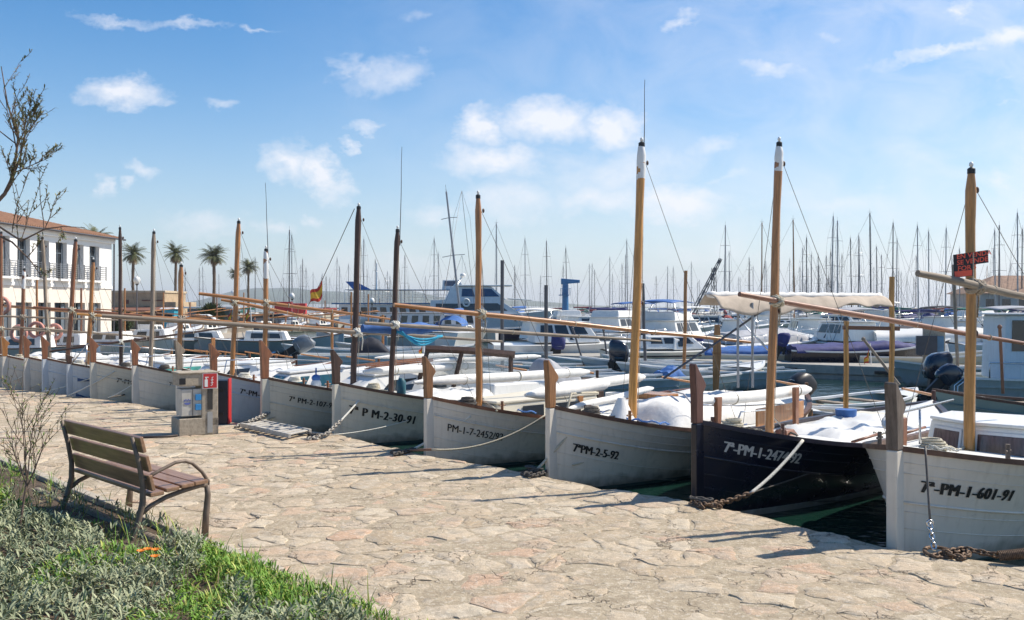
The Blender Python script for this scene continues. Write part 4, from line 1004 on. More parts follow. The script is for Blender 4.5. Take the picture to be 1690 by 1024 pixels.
# 7 .. left part of the row
SM = [woodr, woodh, woodg, woodr, woodr, woodr, woodr]
r_, H, loc, d, st = llaut(dict(px=354, th=49, gap=.35, B=.92, zb=1.10, L=6.2, hull=hullg, rail=railr, stemm=woodr, sh=.50, sw=.2, label='grey white wooden boat marked 7a PM-4 just behind the red fire cabinet',
    mast=(439, 414, 437), mr=.052, mm=woodh, whitetop=.2, whip=(438, 302), yard=((325, 485), (437, 500), (640, 527)), yth=66, ym=woodh, yr=.04, text=('7ª-PM-4', .40, .28, .14, ink, 1.1, .004)))
cabin(r_, .95, 2.9, .38, .60, H.sheer(1.4)-.10, .36, .44, .5, .15, .75, fibre, win=[(.12, .34, .25, .8), (.40, .7, .25, .8)], front=[(.1, .9, .2, .85)], wm=mat('teal_glass', (.03, .11, .15), .1, .2, 4), rm=fibre, roof_over=.03)
pulpit(r_, [(.3, .3, H.sheer(.5)), (.4, .35, H.sheer(.5)+.35), (1.2, .55, H.sheer(.5)+.36), (3, .8, H.sheer(1)+.34)], .012)
r_, H, loc, d, st = llaut(dict(px=297, th=49, gap=.35, B=.9, zb=1.10, L=6.2, hull=hullw, rail=rail, stemm=woodg, sh=.52, sw=.2, label='white wooden boat half hidden behind the stone service post, tall light brown mast',
    mast=(394, 368, 383), mr=.055, mm=woodh, yard=((362, 495), (385, 500), (596, 541)), yth=66, ym=woodh, yr=.038))
tarp(r_, 1.2, 4.2, .5, .6, H.sheer(1.4)-.05, .38, canvas, seed=21)
pulpit(r_, [(.3, .3, H.sheer(.5)), (.4, .35, H.sheer(.5)+.3), (1.2, .55, H.sheer(.5)+.3), (3, .8, H.sheer(1)+.3)], .012)
r_, H, loc, d, st = llaut(dict(px=224, th=49, gap=.35, B=1.0, zb=1.08, L=6.3, hull=hullw, rail=rail, stemm=woodr, sh=.50, sw=.2, label='white wooden boat just left of the stone service post with a stout tan mast',
    mast=(299, 440, 296), mr=.06, mm=woodh, yard=((232, 523), (298, 529), (590, 545)), yth=66, ym=woodh, yr=.045, text=('7ª PM-2', .6, .32, .14, ink, 1.1, 0)))
cabin(r_, 1.3, 3.6, .45, .62, H.sheer(1.4)-.08, .30, .36, .4, .1, .85, fibre, win=[(.2, .45, .3, .75)], rm=fibre)
crutch(r_, 1.9, .3, H.sheer(2)-.1, H.sheer(2)+.95, woodh, .06)
pulpit(r_, [(.3, .3, H.sheer(.5)), (.4, .35, H.sheer(.5)+.3), (1.2, .55, H.sheer(.5)+.3), (3, .8, H.sheer(1)+.3)], .012)
r_, H, loc, d, st = llaut(dict(px=155, th=49, gap=.35, B=1.05, zb=1.08, L=6.3, hull=hullc, rail=railr, stemm=woodr, sh=.52, sw=.21, label='cream wooden boat marked 7a PM-2-36-91 with a pale brown mast',
    mast=(254, 385, 249), mr=.055, mm=woodg, text=('7ª-PM-2-36-91', .42, .36, .15, ink, 1.1, .004)))
cabin(r_, 1.2, 3.4, .45, .62, H.sheer(1.4)-.08, .30, .34, .3, .1, .85, fibre, win=[(.05, .5, .3, .7)], wm=mat('teal_plastic', (.05, .32, .28), .5, .3, 6), rm=fibre)
r_, H, loc, d, st = llaut(dict(px=115, th=49, gap=.38, B=.9, zb=1.0, L=6.0, hull=hullg, rail=rail, stemm=woodd, sh=.2, sw=.18, label='grey white boat with dark blue painted shapes on its bow and a black mast',
    mast=(198, 378, 199), mr=.045, mm=woodd, yard=((80, 580), (199, 563), (420, 535)), yth=66, ym=woodd, yr=.032))
b = MB()
for (u0, u1, f0, f1) in ((.15, 1.0, .62, .74), (.12, .55, .25, .05), (.4, 1.1, .18, .34)):
    n_ = 8; pts_ = []
    for k in range(n_+1): u = lerp(u0, u1, k/n_); pts_.append([H.P(u, H.sheer(u)*lerp(f0, f1, k/n_)-.03, -1, .006), H.P(u, H.sheer(u)*lerp(f0, f1, k/n_)+.05, -1, .006)])
    b.loft(pts_, caps=False, closed=False)
b.build('painted_shapes', mat('blue_marking', (.02, .08, .22), .5, .2, 5), r_)
pulpit(r_, [(.0, -.1, H.sheer(.1)), (.3, -.35, H.sheer(.1)+.5), (1.2, -.7, H.sheer(.1)+.42), (2.4, -.85, H.sheer(.5)+.38)], .014, posts=[((1.2, -.7, H.sheer(1.2)), H.sheer(.1)+.4), ((.3, -.3, H.sheer(.3)), H.sheer(.1)+.5)])
r_, H, loc, d, st = llaut(dict(px=75, th=49, gap=.35, B=.95, zb=1.08, L=6.2, hull=hullg, rail=railr, stemm=woodr, sh=.50, sw=.2, label='grey white wooden boat near the left edge with a yellowish tan mast',
    mast=(154, 432, 144), mr=.055, mm=woodh, yard=((125, 519), (152, 523), (480, 545)), yth=66, ym=woody, yr=.038, text=('7ª-PM-2', 1.0, .42, .15, ink, 1.1, .0)))
tarp(r_, 1.2, 3.8, .45, .6, H.sheer(1.4)-.05, .34, canvas, seed=31)
pulpit(r_, [(.5, -.4, H.sheer(.5)), (.6, -.45, H.sheer(.5)+.32), (2.2, -.85, H.sheer(1)+.32), (2.6, -.9, H.sheer(2.6))], .012)
r_, H, loc, d, st = llaut(dict(px=45, th=49, gap=.35, B=.85, zb=1.08, L=6.0, hull=hullw, rail=railr, stemm=woodr, sh=.50, sw=.2, label='white wooden boat near the left edge with a thick reddish mast',
    mast=(125, 398, 111), mr=.062, mm=woodr, yard=((53, 507), (118, 514), (470, 540)), yth=66, ym=woodr, yr=.04, text=('7ª-PM', .45, .36, .14, ink, 1.1, .0)))
cabin(r_, 1.2, 3.4, .4, .55, H.sheer(1.4)-.08, .30, .34, .3, .1, .85, fibre, win=[(.1, .5, .3, .7)], rm=fibre)
r_, H, loc, d, st = llaut(dict(px=9, th=49, gap=.35, B=.85, zb=1.08, L=6.0, hull=hullw, rail=railr, stemm=woodh, sh=.45, sw=.2, label='white wooden boat at the left edge whose olive brown mast leans to the left',
    mast=(70, 394, 82), mr=.05, mm=woodg, yard=((20, 540), (78, 548), (300, 560)), yth=66, ym=woodg, yr=.032))
tarp(r_, 1.2, 3.8, .4, .5, H.sheer(1.4)-.05, .36, canvas, seed=41)
for (px, mst, lab, yd) in ((-28, (40, 446, 34), 'white wooden boat cut by the left edge, dark red mast with white head', ((-40, 521), (37, 523), (240, 530))),
                           (-75, (2, 385, 0), 'white wooden boat whose orange brown mast stands on the left picture border', ((-60, 540), (2, 545), (200, 552)))):
    e_ = EDGE[-3].lerp(EDGE[-2], .12 if px > -50 else .3)+Vector((.22, .3))
    r_, H, loc, d, st = llaut(dict(px=px, at=(e_.x, e_.y), th=49, B=.85, zb=1.08, L=6.0, hull=hullw, rail=railr, stemm=woodh, sh=.45, sw=.2, label=lab, mast=mst, mr=.052, mm=woodr, whitetop=.2 if px > -50 else 0, yard=yd, yth=66, ym=woodg, yr=.03))
    tarp(r_, 1.2, 3.8, .4, .5, H.sheer(1.4)-.05, .32, canvas, seed=51+px)

# sale sign hanging on the nearest mast
r_, H, loc = BO['a']
sg = empty('for_sale_sign', D(1598, 438, 9.45), -.22, 'red and black sign reading EN VENDA SE VENDE tied to the nearest mast', 'sign')
cy_ = -.11
sw_, shh = .152, .138
b = MB(); b.prism([(-.158, -.13), (.015, -.11), (.02, .0), (.16, .02), (.155, .145), (-.165, .10)], cy_, cy_+.006); b.build('board', mat('sign_black', (.015, .014, .02), .5, .2, 5), sg)
rl = mat('sign_red', (.88, .11, .06), .5, .1, 8)
b = MB(); b.prism([(-.150, -.125), (.008, -.107), (.010, -.050), (-.153, -.068)], cy_-.002, cy_); b.build('price_strip', rl, sg)
for (t, x, z, s_) in (('EN VENDA', -.135, .075, .060), ('SE VENDE', -.132, .015, .060), ('FOR S', -.125, -.045, .060)):
    vs, fs = text_mesh(t, s_*1.08, 1.0, .001); b = MB(); b.add([(x+vx*1.02, cy_-.003, z+vy+(x+vx)*.14) for vx, vy, _ in vs], fs); b.build('lettering', rl, sg)
b = MB(); b.tube([(.07, cy_+.01, .10), (.03, cy_+.05, .12), (-.02, cy_+.09, .11)], .003, 5); b.tube([(.02, cy_-.004, .12), (.02, cy_-.004, -.16)], .006, 5); b.build('tie_cord', ropem, sg)
# ------------------------------------------------------------------ bench
fa, fb = G(338, 886), G(213, 840)
ax = (Vector((fb.x, fb.y))-Vector((fa.x, fa.y))); BL = ax.length; ax.normalize()
fwd = Vector((-ax.y, ax.x)); fwd = fwd if fwd.y > 0 else -fwd        # seat faces the quay
rzb = math.atan2(-ax.y, -ax.x) 
bench_fwd = Matrix.Rotation(rzb, 2) @ Vector((0, 1))
sgn = 1 if bench_fwd.dot(fwd) > 0 else -1
bn = empty('park_bench', (fb.x, fb.y, 0), rzb, 'wooden slatted bench with curved iron legs on the stone quay', 'bench')
iron = mat('cast_iron', (.17, .13, .10), .6, .2, 12, bump=.3, metal=.2)
slatm = mat('bench_wood', (.29, .165, .095), .42, .25, 7, bump=.25, stretch=(.4,5,5), coat=.15)
# local frame: x from the far leg towards the near leg, y = sgn * forward
def bp(x, f, z): return Vector((x, sgn*f, z))
for x in (0, BL):
    b = MB(); b.tube([bp(x, 0.0, 0), bp(x, .012, .2), bp(x, .03, .38), bp(x, .02, .47)], [.034, .031, .028, .026], 8)
    b.tube([bp(x, .02, .47), bp(x, -.04, .475), bp(x, -.2, .45), bp(x, -.36, .415), bp(x, -.5, .36), bp(x, -.60, .29)], [.022]*6, 8)
    b.build('front_leg', iron, bn, smooth='all')
    b = MB(); b.tube([bp(x, -.70, 0), bp(x, -.66, .10), bp(x, -.61, .25), bp(x, -.575, .40), bp(x, -.575, .55), bp(x, -.61, .75), bp(x, -.67, .97)], [.031, .028, .028, .029, .025, .022, .018], 8)
    b.build('rear_leg', iron, bn, smooth='all')
    if x: 
        b = MB(); b.tube([bp(x, .025, .46), bp(x, .035, .50), bp(x, -.03, .60), bp(x, -.12, .685), bp(x, -.19, .715), bp(x, -.28, .71), bp(x, -.44, .65), bp(x, -.575, .59)], [.018, .017, .016, .016, .016, .016, .016, .018], 8)
        b.build('armrest', iron, bn, smooth='all')
for k, (f, z) in enumerate(((-.47, .425), (-.33, .448), (-.19, .462), (-.06, .472))):
    b = MB(); b.box((BL/2, sgn*f, z+.038), (BL+.12, .125, .036), rx=sgn*.06); b.build('seat_slat', slatm, bn, bevel=.007)
for k, (f, z) in enumerate(((-.545, .565), (-.575, .735), (-.625, .905))):
    b = MB(); b.box((BL/2, sgn*(f+.028), z), (BL+.12, .036, .142), rx=sgn*.24); b.build('back_slat', slatm, bn, bevel=.007)

# ------------------------------------------------------------------ service post, fire cabinet
c = G(316, 719); pr = .58; Yp = c.y; k_ = Yp/F
pd = empty('service_post', (c.x, c.y+.2, 0), pr, 'stone coloured service post with grey socket cabinet and fire hose sign', 'service post')
Wp, Hp = 60*k_, (719-617)*k_
b = MB(); b.box((0, .05, .14), (Wp+.04, .52, .28)); b.build('base', conc2, pd, bevel=.012)
b = MB(); b.box((Wp/2-.12, 0, Hp*.56), (.27, .42, Hp-.02-.28+.14)); b.build('column', conc2, pd, bevel=.012)
b = MB(); b.box((-.01, 0, Hp-.10), (Wp+.02, .44, .20)); b.box((-.01, 0, Hp+.012), (Wp+.06, .48, .03)); b.build('top_beam', conc2, pd, bevel=.012)
b = MB(); b.box((-Wp/2+.19, -.02, .54), (.34, .34, .44)); cb_ = b.build('socket_cabinet', mat('cabinet_grey', (.50, .48, .43), .5, .1, 8, streak=.3), pd, bevel=.01)
b = MB(); b.box((-Wp/2+.20, -.193, .54), (.006, .006, .44)); b.build('door_seam', black, cb_)
for z in (.62, .46):
    b = MB(); b.box((-Wp/2+.285, -.205, z), (.095, .03, .10)); b.build('socket', mat('socket_blue', (.03, .22, .50), .4, .1, 5), cb_, bevel=.008)
b = MB()
for k in range(5): b.box((-Wp/2+.07+k*.022, -.1945, .575+(.012 if k % 2 else 0)), (.014, .004, .028))
b.loft([[Vector((-Wp/2+.115+.052*math.cos(a), -.192-d_, .54+.035*math.sin(a))) for a in [PI+PI*q/10 for q in range(11)]][::-1] for d_ in (0, .005)])
b.build('blue_emblem', mat('emblem_blue', (.10, .13, .38), .5, .1, 5), cb_)
b = MB(); b.box((-Wp/2+.03, -.222, Hp-.12), (.10, .01, .10)); b.build('vent', black, pd)
b = MB(); b.box((Wp/2-.12, -.213, .62), (.085, .012, .42)); b.build('inspection_glass', glass, pd)
b = MB(); b.box((Wp/2-.12, -.213, .2), (.085, .012, .34)); b.build('lower_panel', mat('panel_grey', (.33, .33, .32), .5, .1, 8), pd)
b = MB(); b.box((Wp/2-.125, -.232, Hp-.125), (.245, .008, .26)); sb_ = b.build('fire_sign', white, pd)
b = MB(); b.box((Wp/2-.125, -.238, Hp-.125), (.220, .004, .235)); b.build('red_field', redp, sb_)
b = MB(); ys = -.242; X0 = Wp/2-.19; Z0 = Hp-.13
b.box((X0, ys, Z0-.03), (.05, .003, .12)); b.box((X0, ys, Z0+.045), (.02, .003, .025)); b.box((X0+.01, ys, Z0+.065), (.06, .003, .014))
for k in range(3): b.tube([(X0+.075+k*.0, ys, Z0-.075+k*.045), (X0+.10, ys, Z0-.06+k*.045), (X0+.09, ys, Z0-.04+k*.045), (X0+.115, ys, Z0-.02+k*.045)], .006, 4)
b.build('extinguisher_symbol', white, sb_)
c = G(365, 701); fc = empty('fire_cabinet', (c.x, c.y+.1, 0), .12, 'tall dark cabinet with red side beside the service post', 'fire cabinet')
b = MB(); b.box((-.02, 0, .40), (.25, .30, .78)); b.build('body', mat('cabinet_navy', (.012, .016, .03), .4, .2, 6), fc, bevel=.01)
b = MB(); b.box((.114, .03, .41), (.018, .28, .81)); b.build('red_shell', redp, fc, bevel=.006)
for z in (.2, .62): b = MB(); b.box((-.02, -.158, z), (.12, .016, .05)); b.build('latch', black, fc, bevel=.005)
# hose on the ground beside the post
b = MB(); p0 = G(293, 719, .02); b.tube([p0, G(270, 721, .02), G(235, 722, .02), G(205, 719, .02)], .018, 6)
tag(b.build('ground_cable', mat('cable', (.05, .035, .03), .6), smooth='all'), 'dark cable lying on the paving left of the service post', 'cable')
# gangway board lying on the rim
q = [G(398, 708), G(478, 727), G(512, 719), G(432, 703)]
gw = empty('gangway', (0, 0, 0), 0, 'white slatted gangway board lying flat on the quay rim', 'gangway')
qc = sum(q, Vector())/4; gw.location = (qc.x, qc.y, 0); q = [p-Vector((qc.x, qc.y, 0)) for p in q]
for a_, c_ in ((0, 1), (3, 2)):
    b = MB(); d_ = (q[c_]-q[a_]); m_ = (q[a_]+q[c_])/2; b.box((m_.x, m_.y, .07), (d_.length, .05, .07), rz=math.atan2(d_.y, d_.x)); b.build('side_rail', mat('worn_white', (.50,.47,.42), .7, .2, 12), gw, bevel=.006)
for k in range(9):
    t = (k+.5)/9; a_, c_ = q[0].lerp(q[1], t), q[3].lerp(q[2], t); m_ = (a_+c_)/2; d_ = c_-a_
    b = MB(); b.box((m_.x, m_.y, .08), (d_.length+.04, .10, .02), rz=math.atan2(d_.y, d_.x)); b.build('tread', MATS['worn_white'], gw, bevel=.004)

# ------------------------------------------------------------------ mooring lines, rings and chains
def rope(p0, p1, r, m, sag, label, cat='rope', name='mooring_rope', n=16, wig=.0, group=None):
    b = MB(); pts = []
    for k in range(n+1):
        t = k/n; p = p0.lerp(p1, t); p.z -= sag*4*t*(1-t); p += Vector((noise.noise(Vector((t*4, p0.x, 0)))*wig, noise.noise(Vector((t*4, p0.y, 5)))*wig, 0)); pts.append(p)
    b.tube(pts, r, 7); o = b.build(name, m, smooth='all'); return tag(o, label, cat, group)
def chain_pts(pts, name, label, link=.055, r=.008, m=None, group=None):
    b = MB(); tot = 0; segs = []
    for a, c in zip(pts, pts[1:]): segs.append((tot, a, c)); tot += (c-a).length
    k = 0; s_ = 0
    while s_ < tot:
        for (t0, a, c) in segs:
            if t0 <= s_ <= t0+(c-a).length+1e-6: p = a+(c-a).normalized()*(s_-t0); d_ = (c-a).normalized(); break
        q = d_.to_track_quat('X', 'Z').to_matrix() @ Matrix.Rotation((k % 2)*PI/2+.3, 3, 'X') @ Matrix.Diagonal(Vector((1.5, 1, 1)))
        b.torus(p, link*.38, r, 10, 5, q); s_ += link*.82; k += 1
    o = b.build(name, m or rust, smooth='all'); return tag(o, label, 'chain', group)
def ring(px, py, label, R=.09, r=.012):
    c = G(px, py, 0); b = MB(); b.torus((c.x, c.y, .025), R, r, 24, 8, Matrix.Rotation(.12, 3, 'X')); b.box((c.x-.02, c.y-.05, .01), (.09, .05, .04))
    return tag(b.build('mooring_ring', rust, smooth=True), label, 'mooring ring', 'mooring rings along the quay rim'), Vector((c.x, c.y, .05))
# nearest boat: cable from the gunwale down through a shackle and a chain to the ring
Ya = 8.5
top_ = D(1527, 737, 8.28); k1 = D(1535, 860, 8.05)
rope(top_, k1, .010, mat('mooring_cable', (.12,.11,.10), .7, .2, 40), .0, 'dark cable hanging from the gunwale of the nearest boat', 'cable', 'mooring_cable', 6)
b = MB(); b.torus(k1+Vector((0, 0, -.02)), .028, .008, 16, 6, Matrix.Rotation(PI/2, 3, 'X')); tag(b.build('shackle', steel, smooth='all'), 'steel shackle joining the cable and chain at the nearest boat', 'shackle')
_, rc = ring(1551, 917, 'rusty mooring ring on the quay rim below the nearest boat', .12, .016)
chain_pts([k1+Vector((0, 0, -.05)), Vector((rc.x-.03, rc.y+.03, .03))], 'mooring_chain', 'twisted steel chain hanging down to the ring by the nearest boat', .05, .008, steel)
cpt = [G(1545, 917, .03), G(1575, 908, .03), G(1600, 914, .03), G(1585, 921, .03), G(1560, 912, .05), G(1590, 906, .05), G(1640, 916, .03), G(1668, 920, .03)]
chain_pts(cpt, 'mooring_chain', 'rusty chain heaped beside the ring at the nearest boat', .06, .010)
b = MB(); p0, p1 = G(1648, 918, .06), G(1700, 913, .10); d_ = p1-p0; q_ = d_.to_track_quat('Z', 'Y').to_matrix(); pts = []
for k in range(200): a = k*.55; pts.append(p0+d_*(k/199)+q_ @ Vector((.038*math.cos(a), .038*math.sin(a), 0)))
b.tube(pts, .006, 5); tag(b.build('mooring_spring', rust, smooth='all'), 'rusty coil spring on the mooring line at the right edge', 'spring')
def bundle(px, py, lab, n=3, seed=1):
    rr_ = random.Random(seed); c = G(px, py, .02); b = MB(); pts = []
    for k in range(40*n):
        a = k*.42; pts.append(Vector((c.x, c.y, .02))+Vector((math.cos(a)*(.07+.03*math.sin(k*.31))*1.5*-EDX, math.cos(a)*.10*EDY+math.sin(a)*.05, .03+.03*math.sin(k*.17)+.02*rr_.random())))
    b.tube(pts, .013, 5); return tag(b.build('rope_coil', roped, smooth='all'), lab, 'rope', 'rope coils on the quay rim')
EDX, EDY = .75, .66
def line_from(boatpx, quay, H_pt_px, Yh, r, m, sag, lab): return rope(D(*H_pt_px, Yh), G(*quay, .06), r, m, sag, lab)
# navy boat
rope(D(1325, 727, 10.55), D(1238, 815, 10.0), .018, ropew, .04, 'thick pale rope from the navy boat gunwale down to its chain')
chain_pts([D(1238, 815, 10.0), D(1200, 828, 9.95), G(1165, 833, .05), G(1145, 832, .03), G(1160, 838, .03), G(1150, 830, .05), G(1185, 836, .03)], 'mooring_chain', 'rusty chain at the stem of the navy boat', .06, .011)
rope(D(1440, 743, 11.6), D(1200, 826, 10.0), .009, roped, .02, 'thin dark line along the side of the navy boat')
ring(1152, 836, 'rusty mooring ring at the stem of the navy boat')
bundle(1158, 834, 'dark rope heap on the rim by the navy boat', 2, 4)
# white 2-5-92
rope(D(967, 683, 12.0), G(884, 778, .05), .019, ropem, .015, 'thick pale rope from the gunwale of boat 2-5-92 to the rim')
rope(D(1145, 705, 13.0), D(945, 768, 11.9), .010, ropem, .03, 'thin pale rope across the side of boat 2-5-92')
chain_pts([G(884, 778, .05), G(866, 783, .03), G(878, 786, .03), G(895, 781, .04), G(910, 776, .02)], 'mooring_chain', 'dark chain at the stem of boat 2-5-92', .06, .012, roped)
bundle(882, 781, 'dark rope heap on the rim by boat 2-5-92', 2, 7); ring(872, 785, 'mooring ring on the rim by boat 2-5-92')
# white 2452/92
rope(D(777, 687, 13.6), G(684, 741, .05), .019, ropew, .01, 'thick white rope from the gunwale of boat 2452/92 to the rim')
rope(D(902, 684, 13.9), D(712, 742, 13.2), .014, ropem, .16, 'drooping grey rope across the side of boat 2452/92')
rope(D(712, 742, 13.2), G(672, 744, .04), .018, mat('rust_rod', (.22,.12,.08), .8), 0, 'rusty rod end on the rim by boat 2452/92', 'rod', 'mooring_rod', 4)
chain_pts([G(684, 741, .05), G(668, 745, .03), G(650, 750, .03), G(664, 747, .04), G(680, 743, .03)], 'mooring_chain', 'dark chain on the rim by boat 2452/92', .06, .012, roped)
ring(655, 749, 'mooring ring on the rim by boat 2452/92')
# cream 30-91
rope(D(598, 655, 15.9), D(562, 695, 15.4), .017, ropew, .005, 'short white rope below the gunwale of boat 2-30-91')
chain_pts([D(562, 695, 15.4), G(540, 716, .08), G(522, 722, .04), G(508, 725, .03), G(525, 724, .03)], 'mooring_chain', 'grey chain running from boat 2-30-91 to the rim', .065, .014, mat('galvanised', (.30,.28,.25), .6, .2, 30, metal=.5))
rope(D(703, 684, 16.4), G(546, 718, .04), .008, ropew, .06, 'thin white line across the side of boat 2-30-91')
bundle(515, 723, 'dark rope heap on the rim beside the gangway board', 2, 9)
# stone 107
rope(D(508, 653, 17.6), D(448, 680, 17.0), .017, ropew, .0, 'short white rope below the gunwale of boat 2-107-91')
chain_pts([D(448, 680, 17.0), G(410, 697, .10), G(395, 702, .05), G(388, 705, .03)], 'mooring_chain', 'grey chain with a spring from boat 2-107-91 to the rim', .065, .014, MATS['galvanised'])
rope(D(545, 655, 18.2), G(400, 702, .05), .009, ropem, .05, 'thin tan line across the side of boat 2-107-91')
# left boats
for (a_, Y_, q_, m_, r2, lab) in (((189, 613), 21.9, (110, 654), ropew, .014, 'long white rope below the number 2-36-91'), ((148, 625), 22.6, (70, 647), ropew, .014, 'white rope at the stem of the cream boat 2-36-91'),
        ((66, 607), 24.4, (2, 636), ropew, .014, 'white rope at the far left end of the boat row'), ((220, 634), 21.2, (178, 657), ropew, .012, 'white rope at the stem left of the service post'),
        ((200, 626), 22.0, (160, 652), roped, .009, 'dark line across the side of the cream boat 2-36-91'), ((100, 614), 23.6, (50, 641), ropem, .010, 'tan line near the far left end of the row')):
    rope(D(*a_, Y_), G(*q_, .04), r2, m_, .03, lab)
rope(G(178, 657, .04), G(208, 651, .04), .02, roped, 0, 'dark rope lying on the rim left of the service post', n=5, wig=.06)

# ------------------------------------------------------------------ concrete pontoon with its service box
p_l, p_r = G(880, 604, WZ), G(1330, 624, WZ); dp = (p_r-p_l).normalized(); np_ = Vector((-dp.y, dp.x, 0)); np_ = np_ if np_.y > 0 else -np_
p_e = p_l+dp*34; wv_ = 2.6
b = MB(); T0, T1 = .20, -.10
A_ = [p_l, p_e, p_e+np_*wv_, p_l+np_*wv_]
b.hexa([Vector((p.x, p.y, -1.2)) for p in A_]+[Vector((p.x, p.y, T1)) for p in A_])
o_ = .06
A2 = [p_l-dp*o_-np_*o_, p_e-np_*o_, p_e+np_*(wv_+o_), p_l-dp*o_+np_*(wv_+o_)]
b.hexa([Vector((p.x, p.y, T1)) for p in A2]+[Vector((p.x, p.y, T0)) for p in A2])
pt = empty('pontoon', (p_l.x, p_l.y, 0), 0, 'long grey concrete pontoon between the boats', 'pontoon')
b.v = [(x-p_l.x, y-p_l.y, z) for x, y, z in b.v]
b.build('deck_slab', mat('pontoon_concrete', (.36, .34, .30), .9, .15, 4, bump=.3, streak=.3), pt, bevel=.03)
for k in range(11):
    q = dp*(1.5+k*3)-np_*(.1); b = MB(); b.box((q.x, q.y, .02), (.5, .12, .10), rz=math.atan2(dp.y, dp.x)); b.build('rubber_fender', black, pt, bevel=.02)
c = D(1541, 600, 30.5); kx = 30.5/F
pb = empty('service_post', (c.x, c.y, T0), -.3, 'concrete service post with dark socket box standing on the pontoon', 'service post')
b = MB(); b.box((.0, 0, .62), (.62, .5, 1.25)); b.build('column', conc2, pb, bevel=.02)
b = MB(); b.box((-.25, -.28, .66), (.62, .25, .62)); b.build('socket_box', mat('box_dark', (.05, .055, .07), .4), pb, bevel=.015)
b = MB(); b.box((.16, -.265, .68), (.22, .04, .56)); b.build('blue_panel', mat('panel_blue', (.10, .22, .34), .4), pb, bevel=.01)
# ------------------------------------------------------------------ harbour behind: prototypes of boats
rb = random.Random(77)
def heading(deg): return math.radians(deg)
class Far: pass
def cruiser(name, L, hullmat, label, cat='motor boat', top='hard', stripe=None, bim=None, loc=(0,0,0), rz=0, group=None, cov=None, flag=False, B=None):
    """white cabin cruiser, local x aft from the bow, origin at the bow on the waterline, centred by the caller"""
    r = empty(name, loc, rz, label, cat, group)
    B = B or L*.17; zb = .09*L+.55
    H = Hull(L, B, zb, zb*.72, zb*.74, .35, um=.7, eb=2.2, es=2.2, wl=.78, stern=.86, rake=L*.12)
    b = H.shell(MB(), 18, 9, paint=.08); b.build('hull', [hullmat, antired], r, smooth=True)
    b = H.deck(MB(), drop=.0, crown=.08, inset=.0); b.build('deck', fibre, r, smooth=True)
    if stripe: b = H.strake(MB(), .16, .035, u1=L*.99, u0=.1); b.build('hull_stripe', stripe, r)
    if cov is None:
        cabin(r, L*.22, L*.62, B*.45, B*.78, zb*.80, .25, .50, L*.12, .05, .85, fibre, win=[(.25, .60, .3, .78), (.66, .92, .3, .78)], rm=None)
        cb = cabin(r, L*.42, L*.78, B*.72, B*.74, zb*.74+.1, .95 if top != 'low' else .55, .95 if top != 'low' else .55, .55, .1, .80, fibre, win=[(.12, .40, .42, .88), (.44, .66, .42, .88), (.70, .92, .42, .88)], front=[(.06, .48, .35, .9), (.52, .94, .35, .9)], rm=fibre if top != 'low' else None, roof_over=.15, name='wheelhouse')
    else:
        tarp(r, L*.12, L*.97, B*.5, B*.98, zb*.78, .75, cov, name='boat_cover', seed=L, peak=.45, flat=.75, n=22)
    if top == 'fly':
        cabin(r, L*.50, L*.76, B*.55, B*.6, zb*.74+1.08, .42, .42, .3, .1, .9, fibre, front=[(.05, .95, .3, 1)], name='flybridge')
    if bim:
        z = zb*.74+(1.95 if top == 'fly' else 1.6); b = MB()
        rings = []
        for k in range(9):
            t = k/8; u = L*(.56+.28*t); rings.append([Vector((u, B*.72*(2*j/8-1), z+.10*math.sin(PI*t)+.10*(1-(2*j/8-1)**2))) for j in range(9)])
        b.loft(rings, caps=False, closed=False); bo = b.build('bimini', bim, r, smooth=True); md = bo.modifiers.new('thick', 'SOLIDIFY'); md.thickness = .03
        b = MB()
        for u, s_ in ((.58, 1), (.58, -1), (.82, 1), (.82, -1)): b.tube([(L*.70, s_*B*.8, zb*.72), (L*u, s_*B*.71, z+.05)], .014, 5)
        b.build('bimini_frame', steel, r, smooth='all')
    b = MB()
    for s_ in (-1, 1):
        pts = [H.P(u, H.sheer(u), s_, -.05)+Vector((0, 0, .42)) for u in [L*(.03+.5*k/7) for k in range(8)]]
        b.tube(pts, .012, 5)
        for p in pts[::2]: b.tube([p, p-Vector((0, 0, .42))], .010, 5)
    b.build('bow_rail', steel, r, smooth='all')
    r.scale = (1, 1, .86)
    return r, H
